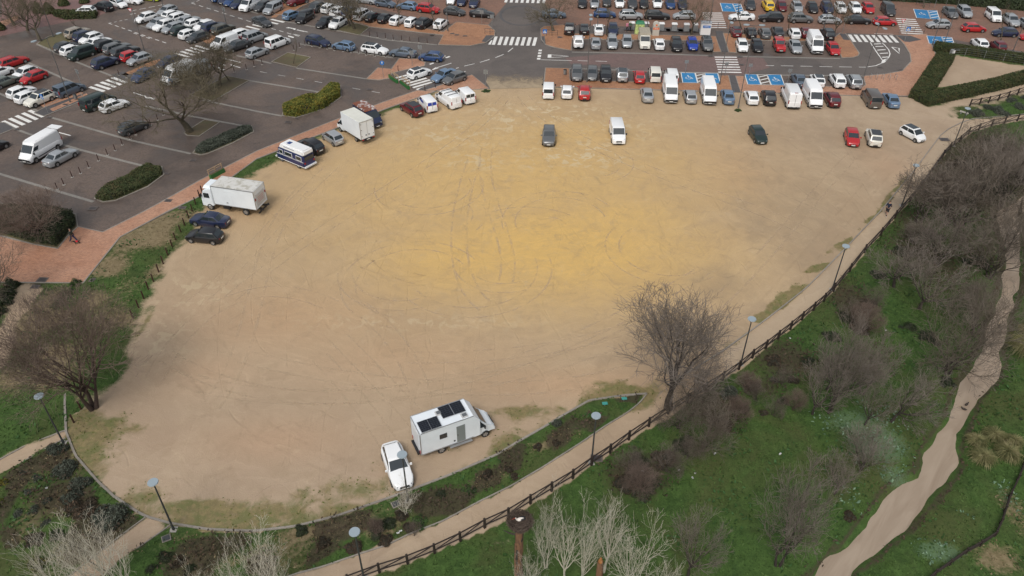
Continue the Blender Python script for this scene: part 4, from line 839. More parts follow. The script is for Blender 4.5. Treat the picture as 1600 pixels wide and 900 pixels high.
for it in [(454,25,(1,-.38),'hatch','lightblue'),(473,28,(-1,.62),'mpv','black'),(505,36,(-1,.6),'sedan','black'),(525,37,(-1,.62),'suv','white'),(495,12,(1,-.5),'suv','darkgrey'),(512,14,(1,-.5),'hatch','white'),(527,18,(1,-.5),'sedan','white'),(545,20,(1,-.5),'suv','navy'),(564,23,(1,-.5),'mpv','white'),(580,27,(1,-.55),'hatch','black'),(600,29,(1,-.55),'hatch','black'),(619,32,(1,-.55),'hatch','white'),(641,35,(1,-.62),'city','white'),(660,36,(1,-.62),'suv','black'),(686,37,(1,-.8),'hatch','white')]: P_(it[0],it[1],*it[2],it[3],it[4],a6)
a7 = 'the line parked end to end along the top centre'
for it in [(570,1,(1,.12),'hatch','silver'),(599,6,(1,.14),'hatch','bluegrey'),(633,10,(-1,-.12),'hatch','lightblue'),(666,14,(1,.12),'suv','red'),(707,18,(1,.1),'hatch','darkgrey'),(750,21,(1,.05),'sedan','black')]: P_(it[0],it[1],*it[2],it[3],it[4],a7)
a8 = 'the short row against the top edge near the centre zebra crossing'
for it in [(702,-1,(-.45,1),'hatch','white'),(719,1,(-.45,1),'hatch','navy'),(738,3,(-.4,1),'sedan','navy')]: P_(it[0],it[1],*it[2],it[3],it[4],a8)
a9 = 'the line parked along the bollards above the sand'
for it in [(494,66,(1,.24),'estate','navy'),(534,73,(-1,-.17),'hatch','lightblue'),(583,78,(1,.14),'estate','white','glass'),(627,83,(-1,-.10),'sedan','bluegrey'),(671,89,(-1,-.08),'hatch','blue')]: P_(it[0],it[1],*it[2],it[3],it[4],a9,it[5] if len(it)>5 else None)
a10 = 'the group on the striped crossing near the green barriers'
for it in [(653,114,(1,-.34),'hatch','white','glass'),(691,118,(-1,.42),'sedan','lightblue'),(708,122,(-1,.36),'hatch','grey')]: P_(it[0],it[1],*it[2],it[3],it[4],a10,it[5] if len(it)>5 else None)
# ---- special details
def find(lab): return next(c['o'] for c in CARS if c['label'] and c['label'].startswith(lab))
def add_part(root, name, mb, mats, **k): return mb.obj(name, mats, root, **k)
STK = mat('blue_sticker', (.02,.05,.35), .4); WHT = mat('white_plastic', (.78,.79,.80), .45)
o = find('white small van with blue stickers'); 
for c in list(o.children):
    if c.name.startswith('rear_window'):
        s_ = c.material_slots[0]; s_.link = 'OBJECT'; s_.material = STK
m_ = MB(); m_.box((-.35, .905, 1.38), (1.0, .02, .38)); add_part(o, 'sticker', m_, STK); m_ = MB(); m_.box((-.35, -.905, 1.38), (1.0, .02, .38)); add_part(o, 'sticker', m_, STK)
o = find('white panel van with three roof bars')
for x in (.4,-.5,-1.4): m_ = MB(); m_.box((x, 0, 2.02), (.06, 1.7, .05)); m_.box((x, .8, 1.96), (.06, .06, .14)); m_.box((x, -.8, 1.96), (.06, .06, .14)); add_part(o, 'roof_bar', m_, BLK)
o = find('white hatchback with red and purple')
for s in (1,-1):
    m_ = MB(); m_.box((-.2, s*.885, .60), (2.3, .02, .10)); add_part(o, 'red_stripe', m_, PAINTS['red']); m_ = MB(); m_.box((-.2, s*.886, .48), (2.3, .02, .10)); add_part(o, 'purple_stripe', m_, mat('purple_film', (.08,.02,.25), .4))
o = find('white high-roof van with its rear flap')
m_ = MB(); m_.box((-3.25, 0, 2.46), (.95, 1.75, .05)); m_.box((-3.0,0,2.40),(.5,.06,.06)); add_part(o, 'lifted_flap', m_, WHT); m_ = MB(); m_.box((-2.83, 0, 1.6), (.03, 1.6, 1.55)); add_part(o, 'load_opening', m_, BLK)
for c in CARS:      # fridge unit and roof hatch on two of the high-roof vans
    if c['kind'] == 'large_van' and c['key'] == 1271:
        m_ = MB(); m_.box((1.25, 0, 2.6), (.55, 1.1, .16), taper=.9); add_part(c['o'], 'fridge_unit', m_, WHT); m_ = MB(); m_.box((1.35, 0, 2.69), (.25, .8, .03)); add_part(c['o'], 'unit_grille', m_, BLK); c['label'] = 'white high-roof van with a roof cooling unit, beside the red hatchback'
    if c['kind'] == 'large_van' and c['key'] == 1234: m_ = MB(); m_.box((-2.6, 0, 2.53), (.10, .45, .04)); add_part(c['o'], 'brake_light', m_, TAILL); c['label'] = 'white high-roof van seen from behind, below the right-hand blue bays'
    if c['kind'] == 'large_van' and c['key'] == 1045: c['label'] = 'white high-roof van facing down, left of the silver hatchback on the sand'
    if c['kind'] == 'large_van' and c['key'] == 1105: c['label'] = 'white high-roof van facing down between the silver hatchback and light blue saloon'
    if c['kind'] == 'large_van' and c['key'] == 1268: c['label'] = 'white high-roof van facing down, left of the dark red SUV'
    if c['kind'] == 'mid_van' and c['key'] == 1004:
        m_ = MB(); m_.box((-.75, 0, 2.12), (3.1, 1.9, .34), taper=.95); add_part(c['o'], 'raised_roof', m_, mat('beige_roof', (.36,.32,.25), .7, var=.15)); c['o'].children[0]; c['label'] = 'cream van with beige raised roof between the silver and the white hatchbacks'
# ---- labels that single each one out
rows = {}; NB = {}
for c in CARS: rows.setdefault(c['row'], []).append(c)
def base(c):
    s = CWORD[c['color']] + ' ' + WORD[c['kind']]
    if c['roof'] == 'black': s += ' with black roof'
    if c['roof'] == 'glass': s += ' with glass roof'
    return s
ORD = ['leftmost','second from left','third from left','fourth from left','fifth from left','sixth from left','seventh from left','eighth from left','ninth from left','tenth from left','eleventh from left','twelfth from left','thirteenth from left','fourteenth from left','fifteenth from left','sixteenth from left']
used_l = set(c['label'] for c in CARS if c['label'])
for rname, L_ in rows.items():
    srt = sorted(L_, key=lambda c: c['key']); cnt = {}
    for c in srt: cnt[base(c)] = cnt.get(base(c), 0) + 1
    shortn = rname.replace('the ', '', 1)
    for i, c in enumerate(srt):
        if not c['label']:
            b = base(c)
            if cnt[b] == 1: lab = f'{b} in {rname}'
            else:
                lf = CWORD[srt[i-1]['color']] + ' ' + WORD[srt[i-1]['kind']] if i > 0 else None; rg = CWORD[srt[i+1]['color']] + ' ' + WORD[srt[i+1]['kind']] if i < len(srt)-1 else None
                lab = f'{b} with the {lf} on its left and the {rg} on its right' if lf and rg else f'{b}, {ORD[min(i,15)]} in {rname}'
                key_ = lab; NB.setdefault(key_, []).append((c, f'{b}, {ORD[min(i,15)]} in {rname}'))
            w = lab.split()
            if len(w) > 16: lab = ' '.join(w[:16]).rstrip(',')
            c['label'] = lab
        tag(c['o'], c['label'], 'van' if 'van' in c['kind'] or c['kind'] == 'minibus' else 'car', ('cars parked in ' + rname) if len(L_) > 1 and rname != 'x' else None)
for k, v in NB.items():
    if len(v) > 1 or len(k.split()) > 16:
        for c, alt in v: c['label'] = ' '.join(alt.split()[:16]).rstrip(','); c['o']['label'] = c['label']
dupl = {}
for c in CARS: dupl.setdefault(c['label'], []).append(c)
for k, v in dupl.items():
    if len(v) > 1: print('DUP LABEL', k, len(v))
print('cars', len(CARS))
# ================================================================== SPECIAL VEHICLES
ALU = mat('aluminium', (.45,.46,.47), .35, .7); WPANEL = mat('white_panel', (.76,.81,.85), .4, var=.04, vscale=.8); PVC = mat('solar_cell', (.008,.010,.016), .12); 
def dirty_roof(name, base, stain, lo=.45, hi=.65, sc=1.2):
    m, n, b = newmat(name); tc = n.nodes.new('ShaderNodeTexCoord')
    f = noise(n, sc, 5, .7, .6, vec=tc.outputs['Object']); n.links.new(mix(n, ramp(n, f, lo, hi), base, stain), b.inputs['Base Color']); b.inputs['Roughness'].default_value = .6
    return m
ROOFD = dirty_roof('weathered_roof', (.62,.61,.58), (.42,.40,.34)); RUST = dirty_roof('rusty_roof', (.60,.60,.60), (.20,.065,.035), .40, .52, 1.0)
def wheel_set(root, r, w, pos):
    S = dict(wr=r, W=0)
    for x, y in pos:
        wheel_parts_at(root, r, x, y)
def wheel_parts_at(root, r, x, y):
    dummy = dict(wr=r, W=2*(abs(y)+.13), fa=x, ra=x)
    key = round(r, 2)
    if key not in _wm: 
        tmp = empty('tmp'); wheel_parts(tmp, dummy, None)
        for c in list(tmp.children):
            for g in list(c.children): bpy.data.objects.remove(g)
            bpy.data.objects.remove(c)
        bpy.data.objects.remove(tmp)
    ty, rm = _wm[key]; o = inst(ty, 'wheel', root, (x, y, r), (0, 0, 0 if y > 0 else PI)); inst(rm, 'rim', o)
def cab_van(root, hL, x0, H, W, m, nose=1.0):
    """van cab from x0 (rear) to hL (nose)"""
    mb = MB(); w = W/2
    prof = [(x0,.45),(x0,H),(hL-1.30,H-.02),(hL-.70,1.34),(hL-.36,1.19),(hL-.12,1.00),(hL-.01,.78),(hL,.45)]
    A = [Vector((x, -w*(.86 if z > 1.5 else (1 if x < hL-.5 else (.95 if x < hL-.3 else .86))), z)) for x, z in prof]; B = [Vector((p.x, -p.y, p.z)) for p in A]
    n = len(A); mb.add(A + B, [tuple(range(n)), tuple(range(2*n-1, n-1, -1))] + [(i, n+i, n+(i+1) % n, (i+1) % n) for i in range(n)])
    bm = bmesh.new(); vv = [bm.verts.new(v) for v in mb.v]
    for f in mb.f:
        try: bm.faces.new([vv[i] for i in f])
        except ValueError: pass
    bmesh.ops.bevel(bm, geom=bm.edges[:], offset=.06, segments=2, affect='EDGES'); bmesh.ops.recalc_face_normals(bm, faces=bm.faces)
    me = bpy.data.meshes.new('cab'); bm.to_mesh(me); bm.free(); me.materials.append(m); o = inst(me, 'cab', root)
    me.polygons.foreach_set('use_smooth', [True]*len(me.polygons)); me.set_sharp_from_angle(angle=R(35))
    g = MB(); slab_quad(g, A[3], B[3], B[2], A[2], .05, .95, .03, .95, off=.01); g.obj('windscreen', GLASS, root)
    for s in (-1, 1):
        g = MB(); y = s*w*1.0; q = [(hL-.85,s*w*.995,1.30),(x0+.25,s*w*.995,1.30),(x0+.25,s*w*.90,1.88),(hL-1.25,s*w*.90,1.88)]
        q = [Vector(v)+Vector((0,s*.02,0)) for v in q]; qi = [v - Vector((0,s*.09,0)) for v in q]; g.add(q+qi, [(0,1,2,3),(7,6,5,4),(0,4,5,1),(1,5,6,2),(2,6,7,3),(3,7,4,0)]); g.obj('side_window', GLASS, root)
        m_ = MB(); m_.box((hL-.14, s*w*.62, .86), (.20, .26, .14), rz=-s*.35); m_.obj('headlight', HEADL, root)
        m_ = MB(); m_.box((hL-1.0, s*(w+.14), 1.42), (.10, .18, .30)); m_.box((hL-1.0, s*(w+.02), 1.36), (.05, .2, .05)); m_.obj('wing_mirror', BLK, root)
    m_ = MB(); m_.box((hL-.03, 0, .50), (.14, W*.80, .24)); m_.obj('front_bumper', m if m != WPANEL else WHT, root); m_ = MB(); m_.box((hL+.0, 0, .80), (.05, W*.5, .12)); m_.obj('grille', GRIL, root)
    m_ = MB(); m_.box((hL+.09, 0, .48), (.02, .5, .11)); m_.obj('number_plate', PLATE, root)
    return o
# motorhome with solar panels
rt = empty('motorhome', (0,0,0), 0, 'white box motorhome with two pairs of solar panels on its roof', 'motorhome')
p = G(712,668,1.3); rt.location = (p.x, p.y, 0); rt.rotation_euler = (0,0,ang(712,680,5.15,-1.85,.4))
x0, x1, hh, ww = -3.25, 1.15, 3.0, 2.12
m_ = MB()
pr = [(x0,.62),(x0,hh),(x1+.1,hh),(x1+.62,hh-.62),(x1+.62,.62)]
A = [(x,-ww/2,z) for x,z in pr]; B = [(x,ww/2,z) for x,z in pr]; n = 5
m_.add(A+B, [tuple(range(n)), tuple(range(2*n-1,n-1,-1))] + [(i,n+i,n+(i+1)%n,(i+1)%n) for i in range(n)])
m_.obj('living_box', WPANEL, rt)
m_ = MB()
for y in (-1,1): m_.box(((x0+x1)/2+.1, y*(ww/2-.02), hh+.012), (x1-x0, .05, .05)); 
m_.box((x0+.02, 0, hh+.012), (.05, ww-.06, .05)); 
for y in (-1,1): m_.box((x0+.015, y*(ww/2+.005), (hh+.62)/2), (.06, .04, hh-.66)); m_.box(((x0+x1)/2, y*(ww/2+.008), .70), (x1-x0, .03, .07))
m_.obj('edge_trim', ALU, rt)
for i, (px, py, l, w_) in enumerate([(-2.62,-.42,.78,1.12),(-1.80,-.42,.78,1.12),(-.55,.30,.92,1.22),(.42,.30,.92,1.22)]):
    m_ = MB(); m_.box((px, py, hh+.09), (l, w_, .035)); m_.box((px, py, hh+.085), (l+.05, w_+.05, .03), 1); o = m_.obj('solar_panel', [PVC, ALU], rt)
    m_ = MB()
    for j in range(1, 6): m_.box((px, py - w_/2 + j*w_/6, hh+.109), (l*.97, .012, .004))
    for j in range(1, 4): m_.box((px - l/2 + j*l/4, py, hh+.110), (.008, w_*.97, .004))
    m_.obj('cell_grid', mat('cell_line', (.06,.07,.085), .4), o)
for px, py in ((-1.12,.42),(.62,-.66)):
    m_ = MB(); m_.box((px, py, hh+.05), (.55, .50, .08), taper=.9); m_.box((px, py, hh+.10), (.36, .32, .03), 1); m_.obj('roof_hatch', [mat('hatch_frame', (.5,.5,.5), .5), mat('smoked_dome', (.12,.13,.14), .15)], rt)
m_ = MB(); m_.box((.12, -ww/2-.006, 1.62), (.72, .03, 1.75)); o = m_.obj('entry_door', mat('grey_door', (.20,.225,.22), .5), rt); m_ = MB(); m_.box((-.16, -ww/2-.03, 1.55), (.05, .03, .12)); m_.obj('handle', BLK, o)
m_ = MB(); m_.box((-1.35, -ww/2-.006, 1.98), (.62, .03, .50), 1); m_.box((-1.35, -ww/2-.014, 1.98), (.54, .03, .42)); m_.obj('window', [GLASS, BLK], rt)
m_ = MB(); m_.box((-.45, -ww/2-.01, 1.0), (.14, .03, .14)); m_.obj('service_flap', BLK, rt)
m_ = MB(); m_.box((.05, -ww/2-.10, .52), (1.9, .22, .05)); m_.obj('side_step', ALU, rt); m_ = MB(); m_.box((x0+2.0, 0, .55), (4.4, 1.5, .16)); m_.obj('chassis', BLK, rt)
for s in (-1,1): m_ = MB(); m_.box((x0-.02, s*.85, .85), (.05,.16,.3)); m_.obj('tail_light', TAILL, rt)
m_ = MB(); m_.box((x0-.02, 0, 1.8), (.03, 1.3, 1.9)); m_.obj('rear_panel', mat('rear_white', (.68,.70,.72), .5), rt)
cab_van(rt, 3.15, x1+.1, 2.15, 1.94, WPANEL)
for x, y in ((-1.55,.92),(-1.55,-.92),(2.25,.86),(2.25,-.86)): wheel_parts_at(rt, .35, x, y)
# big rigid lorry
rt = empty('box_lorry', (0,0,0), 0, 'large white box lorry with weathered roof beside the dark navy saloon', 'lorry')
p = G(363,310,1.6); rt.location = (p.x, p.y, 0); rt.rotation_euler = (0,0,ang(360,325,-2.9,-.42,.4))
x0, x1 = -3.6, 1.75
m_ = MB(); m_.box(((x0+x1)/2, 0, 2.22), (x1-x0, 2.42, 2.35)); m_.obj('cargo_box', WPANEL, rt)
m_ = MB(); m_.box(((x0+x1)/2, 0, 3.41), (x1-x0-.1, 2.34, .04)); m_.obj('roof', ROOFD, rt)
m_ = MB()
for y in (-1.21,1.21):
    for z in (1.06,3.38): m_.box(((x0+x1)/2, y, z), (x1-x0+.03, .05, .08))
    m_.box((x0, y, 2.2), (.07,.06,2.4)); m_.box((x1, y, 2.2), (.05,.05,2.4))
m_.obj('edge_trim', ALU, rt)
m_ = MB(); m_.box((x0-.02, 0, 2.05), (.04, 1.8, 1.5)); o = m_.obj('tail_lift', mat('lift_panel', (.52,.53,.54), .5), rt)
for i in range(4): m_ = MB(); m_.box((x0-.05, 0, 1.75+i*.2), (.02, 1.2, .03)); m_.obj('lettering_bar', mat('faded_red_print', (.5,.18,.15), .5), o)
for z in (2.3,): 
    for s in (-1,1): m_ = MB(); m_.box((x0-.03, s*1.05, z), (.05,.12,.3)); m_.obj('tail_light', TAILL, rt)
m_ = MB(); m_.box((-.3, 1.215, 2.1), (.9, .02, 1.9)); m_.obj('side_door', WPANEL, rt); m_ = MB(); m_.box((.0, 1.23, 1.45), (.22,.03,.08)); m_.obj('door_handle', BLK, rt)
m_ = MB(); m_.box((-.5, .4, .82), (6.6, .12, .22)); m_.box((-.5, -.4, .82), (6.6, .12, .22)); m_.box((.3, 1.0, .75), (.8,.4,.4)); m_.box((x0-.15,0,.62), (.12, 2.2, .16)); m_.box((x0-.3, .6, .8), (.5,.1,.1)); m_.box((x0-.3,-.6,.8),(.5,.1,.1)); m_.obj('chassis', BLK, rt)
bm = bmesh.new(); pr = [(1.95,.65),(1.95,2.75),(2.3,2.88),(3.05,2.55),(3.42,1.75),(3.52,1.2),(3.5,.5),(2.9,.5)]
a = [bm.verts.new((x,-1.08,z)) for x,z in pr]; b = [bm.verts.new((x,1.08,z)) for x,z in pr]; n = len(pr)
bm.faces.new(a); bm.faces.new(b[::-1]); [bm.faces.new((a[i],b[i],b[(i+1)%n],a[(i+1)%n])) for i in range(n)]
bmesh.ops.bevel(bm, geom=bm.edges[:], offset=.07, segments=2, affect='EDGES'); bmesh.ops.recalc_face_normals(bm, faces=bm.faces)
me = bpy.data.meshes.new('cab'); bm.to_mesh(me); bm.free(); me.materials.append(WPANEL); inst(me, 'cab', rt); me.polygons.foreach_set('use_smooth', [True]*len(me.polygons)); me.set_sharp_from_angle(angle=R(35))
g = MB(); slab_quad(g, Vector((3.42,-1.08,1.75)), Vector((3.42,1.08,1.75)), Vector((3.05,1.08,2.55)), Vector((3.05,-1.08,2.55)), .06,.94,.05,.92, off=.012); g.obj('windscreen', GLASS, rt)
for s in (-1,1):
    g = MB(); g.box((2.72, s*1.09, 1.95), (.72,.03,.62)); g.obj('side_window', GLASS, rt); m_ = MB(); m_.box((3.3, s*1.25, 2.0), (.10,.22,.42)); m_.obj('wing_mirror', BLK, rt)
    m_ = MB(); m_.box((3.5, s*.8, .85), (.08,.3,.2)); m_.obj('headlight', HEADL, rt)
m_ = MB(); m_.box((2.55, 0, 2.93), (1.0, 1.9, .3), taper=.75); m_.obj('wind_deflector', WPANEL, rt); m_ = MB(); m_.box((1.85,0,1.9),(.12,2.0,1.9)); m_.obj('cab_gap', BLK, rt)
m_ = MB(); m_.box((3.5,0,.6),(.12,2.1,.3)); m_.obj('front_bumper', BLK, rt)
for x in (-2.0, 2.55):
    for y in (.98,-.98): wheel_parts_at(rt, .42, x, y)
# box van
rt = empty('box_van', (0,0,0), 0, 'white box van with tall plain cargo body in front of the rusty-roofed blue van', 'van')
p = G(551,197,1.5); rt.location = (p.x, p.y, 0); rt.rotation_euler = (0,0,ang(551,205,-1,-.60,.4))
x0, x1 = -3.3, 1.2
m_ = MB(); m_.box(((x0+x1)/2, 0, 2.10), (x1-x0, 2.16, 2.45)); m_.obj('cargo_box', WPANEL, rt); m_ = MB(); m_.box(((x0+x1)/2, 0, 3.345), (x1-x0-.08, 2.1, .035)); m_.obj('roof', mat('cream_roof', (.66,.66,.60), .6, var=.06, vscale=1), rt)
m_ = MB()
for y in (-1.06,1.06): m_.box((x0-.02, y, 2.1), (.05,.05,2.4))
m_.box((x0-.02,0,3.3),(.05,2.1,.05)); m_.box((x0-.02,0,2.05),(.02,.025,2.3)); m_.obj('edge_trim', ALU, rt)
for y in (-.9,.9):
    for z in (1.3,2.2,3.0): m_ = MB(); m_.box((x0-.04, y, z), (.05,.12,.05)); m_.obj('hinge', BLK, rt)
for y in (-.2,.25): m_ = MB(); m_.box((x0-.04, y, 1.35), (.05,.16,.12)); m_.obj('door_lock', BLK, rt)
m_ = MB(); m_.box((-.6, 0, .70), (5.2, 1.3, .22)); m_.box((x0-.02,0,.62),(.14,1.9,.14)); m_.obj('chassis', BLK, rt)
for s in (-1,1): m_ = MB(); m_.box((x0-.08, s*.82, .78), (.06,.26,.14)); m_.obj('tail_light', TAILL, rt)
m_ = MB(); m_.box((x0-.10,0,.72),(.02,.5,.11)); m_.obj('number_plate', PLATE, rt)
cab_van(rt, 3.1, x1+.05, 2.2, 1.95, WPANEL)
for x in (-1.75,2.2):
    for y in (.86,-.86): wheel_parts_at(rt, .35, x, y)
# blue van with rusty roof
rt = empty('rusty_van', (0,0,0), 0, 'blue high van with rust-stained white roof behind the white box van', 'van')
p = G(573,181,1.2); rt.location = (p.x, p.y, 0); rt.rotation_euler = (0,0,ang(573,184,1,.66,.4))
m_ = MB(); m_.box((-.85, 0, 1.35), (3.3, 1.9, 1.75), taper=.97); m_.obj('body', PAINTS['navy'], rt); m_ = MB(); m_.box((-.75, 0, 2.30), (3.5, 1.82, .16), taper=.93); m_.obj('roof', RUST, rt)
m_ = MB(); m_.box((-.9,-.952,1.1),(3.1,.015,.06)); m_.box((-.9,.952,1.1),(3.1,.015,.06)); m_.obj('side_moulding', BLK, rt)
cab_van(rt, 2.5, .75, 2.2, 1.92, PAINTS['navy'])
for s in (-1,1): m_ = MB(); m_.box((-2.5, s*.85, 1.0), (.06,.14,.35)); m_.obj('tail_light', TAILL, rt)
for x in (-1.5,1.65):
    for y in (.84,-.84): wheel_parts_at(rt, .34, x, y)
# campervan
CB = paint('deep_blue', (.012,.022,.10))
rt = empty('campervan', (0,0,0), 0, 'old blue campervan with white raised roof and white waist bands', 'campervan')
p = G(460,243,1.2); rt.location = (p.x, p.y, 0); rt.rotation_euler = (0,0,ang(460,250,-1,-.40,.4))
def rounded_box(x0, x1, w0, w1, z0, z1, off, m, name, parent, seg=3, slope=0):
    bm = bmesh.new()
    v = [bm.verts.new(q) for q in ((x0,-w0,z0),(x1,-w0,z0),(x1,w0,z0),(x0,w0,z0),(x0+.05,-w1,z1),(x1-slope,-w1,z1),(x1-slope,w1,z1),(x0+.05,w1,z1))]
    for f in ((3,2,1,0),(4,5,6,7),(0,1,5,4),(1,2,6,5),(2,3,7,6),(3,0,4,7)): bm.faces.new([v[i] for i in f])
    bmesh.ops.bevel(bm, geom=bm.edges[:], offset=off, segments=seg, affect='EDGES')
    me = bpy.data.meshes.new(name); bm.to_mesh(me); bm.free(); me.materials.append(m); me.polygons.foreach_set('use_smooth', [True]*len(me.polygons)); me.set_sharp_from_angle(angle=R(35))
    return inst(me, name, parent)
rounded_box(-2.55,2.5,.98,.90,.42,1.95,.12,CB,'body',rt,3,.35); rounded_box(-2.6,2.05,.93,.80,1.9,2.62,.16,WHT,'raised_roof',rt,3,.45); rounded_box(2.2,2.75,.85,.8,.42,1.05,.1,CB,'bonnet',rt,2,.1)
for s in (-1,1):
    for z, t in ((1.14,.05),(.46,.08)): m_ = MB(); m_.box((-.1, s*.985, z), (4.9, .03, t)); m_.obj('waist_band', WHT, rt)
    for xx, l in ((1.55,.62),(.2,1.3),(-1.7,.9)): m_ = MB(); m_.box((xx, s*.945, 1.5), (l, .05, .48)); m_.box((xx, s*.938, 1.5), (l+.10,.05,.58), 1); m_.obj('side_window', [GLASS, WHT], rt)
    m_ = MB(); m_.box((.0, s*.86, 2.32), (1.9,.04,.06)); m_.obj('roof_stripe', CB, rt); m_ = MB(); m_.box((-2.56,s*.75,.95),(.05,.2,.2)); m_.obj('tail_light', TAILL, rt); m_ = MB(); m_.box((2.74,s*.6,.75),(.06,.25,.18)); m_.obj('headlight', HEADL, rt)
m_ = MB(); m_.box((-2.54,0,1.5),(.05,1.4,.5)); m_.obj('rear_window', GLASS, rt); g = MB(); g.box((2.28,0,1.5),(.10,1.5,.5)); g.obj('windscreen', GLASS, rt); m_ = MB(); m_.box((-2.66,0,.45),(.2,1.9,.16)); m_.obj('rear_bumper', WHT, rt); m_ = MB(); m_.box((2.8,0,.45),(.2,1.8,.16)); m_.obj('front_bumper', WHT, rt)
m_ = MB(); m_.box((.6,.1,2.64),(.55,.55,.06)); m_.obj('roof_hatch', mat('blue_tint', (.03,.06,.2), .2), rt); m_ = MB(); m_.box((-2.5,0,2.0),(.06,1.7,.05)); m_.obj('roof_edge', BLK, rt)
for x in (-1.4,1.75):
    for y in (.85,-.85): wheel_parts_at(rt, .33, x, y)

# ================================================================== STREET FURNITURE
POLEM = mat('grey_pole', (.14,.14,.14), .55, .3); STEEL = mat('dark_steel', (.075,.08,.082), .5, .4); GALV = mat('galvanised', (.30,.315,.32), .5, .5); LAMPD = mat('lamp_disc', (.30,.36,.40), .35); WOOD = mat('dark_stained_wood', (.028,.019,.015), .75, var=.35, vscale=4); WOODP = mat('pale_wood', (.42,.30,.19), .7, var=.2); GRN = mat('green_paint', (.025,.14,.035), .45); BOL = mat('bollard_brown', (.045,.018,.015), .5)
BASEC = mat('concrete_foot', (.36,.34,.31), .8)
# disc lamps along the path
def disc_lamp(hd, bs, label, grp='disc lamps along the sandy path'):
    b = G(*bs); rt = empty('street_lamp', b, 0, label, 'street lamp', grp); h = 5.35
    m_ = MB(); m_.tube((0,0,0),(0,0,h-.45),.075,.05,8); m_.tube((0,0,0),(0,0,.35),.11,.10,8); m_.obj('pole', STEEL, rt, 50)
    m_ = MB()
    for s in (-1,1): m_.path([(0,0,h-.46),(s*.16,0,h-.2),(s*.30,0,h-.02)], [.022]*3, 5)
    m_.obj('fork', STEEL, rt)
    m_ = MB(); m_.tube((0,0,h-.03),(0,0,h+.03),.37,.35,22); m_.tube((0,0,h-.16),(0,0,h-.03),.13,.20,12); m_.obj('lamp_disc', LAMPD, rt, 40)
    m_ = MB(); m_.box((0,0,.01),(.5,.5,.03)); m_.obj('foot', BASEC, rt)
for hd, bs, lb in [((241,755),(274,831),'disc lamp at the bottom left bend of the stone kerb'), ((60,623),(101,697),'disc lamp beside the narrow left path, near the bare reddish tree'), ((552,833),(572,906),'disc lamp over the bottom path, below the white coupe'), ((632,699),(640,785),'disc lamp standing right in front of the white coupe'),
                   ((932,650),(926,722),'disc lamp beside the wooden fence right of the motorhome'), ((1174,493),(1158,567),'disc lamp by the fence right of the large bare tree'), ((1322,380),(1300,449),'disc lamp on the path below the walking man'), ((1430,259),(1408,317),'disc lamp on the path just above the walking man'), ((1511,161),(1488,223),'disc lamp at the path fork below the triangular hedge garden')]:
    disc_lamp(hd, bs, lb)
# tall car park lamps
def tall_lamp(bs, h, arms, label, lean=0):
    b = G(*bs); rt = empty('lamp_post', b, 0, label, 'street lamp', 'tall lamp posts of the car park')
    m_ = MB(); m_.tube((0,0,0),(0,0,h),.075,.04,8); m_.tube((0,0,0),(0,0,.5),.12,.11,8); m_.obj('pole', POLEM, rt, 50)
    for a, l in arms:
        c, s = math.cos(a), math.sin(a); m_ = MB(); m_.tube((0,0,h-.1),(c*l,s*l,h+.02),.035,.03,6); m_.obj('arm', STEEL, rt)
        m_ = MB(); k = 12; vs = []; 
        for i in range(k): t = 2*PI*i/k; x = l+.35+.42*math.cos(t); y = .26*math.sin(t); vs.append((x*c - y*s, x*s + y*c, h+.0))
        vs2 = [(v[0],v[1],h+.10) for v in vs]; m_.add(vs+vs2, [tuple(range(k-1,-1,-1)), tuple(range(k,2*k))] + [(i,(i+1)%k,k+(i+1)%k,k+i) for i in range(k)]); m_.obj('lamp_head', LAMPD, rt, 40)
AX = R(60)
for bs, h, arms, lb in [((108,165),9.6,[(R(58),1.5),(R(238),1.5)],'tall double lamp rising from the striped terracotta strip at far left'), ((223,83),8.6,[(R(55),.8),(R(235),1.4)],'tall lamp between the two parked blocks of the left lot'), ((353,51),9,[(R(60),1.2),(R(240),1.2)],'tall lamp beside the olive-grey SUV in the left lot'),
    ((81,63),9,[(R(60),1.2)],'tall lamp behind the planted bed at upper left'), ((252,14),8.6,[(R(60),1.2)],'tall lamp above the middle block of the left lot'), ((480,16),8.6,[(R(60),1.2)],'tall lamp at the end of the tree-lined strip, top'), ((697,50),9,[(R(90),1)],'tall lamp on the terracotta island near the centre zebra crossing'),
    ((914.5,128),10,[(R(86),.5),(R(-94),.6)],'tall double lamp in front of the row below the dashed lane'), ((930,52),9,[(R(86),.8)],'tall lamp between the white saloon and the navy hatchback'), ((1122,130),9.8,[(R(86),.5),(R(-94),.6)],'tall lamp left of the dark walkway between the blue bays'), ((1151.5,166),12.0,[(R(176),.7),(R(-4),.7)],'tall twin-headed lamp on the sand with grass round its foot'),
    ((1103,53),9,[(R(86),.8)],'tall lamp beside the white and blue kiosk'), ((1342,135),9.6,[(R(86),.5),(R(-70),.9)],'tall lamp at the right end of the lower parking row'), ((1454,66),9,[(R(86),.8)],'tall lamp through the lower right blue bay'), ((1472,65),9,[(R(86),.8)],'tall lamp at the hedge right of the lower blue bay'), ((1579,77),9,[(R(86),.8)],'tall lamp beside the dark red small car at far right'), ((1284,42),8.8,[(R(86),.8)],'tall lamp behind the high-roof van with cooling unit')]:
    tall_lamp(bs, h, arms, lb)
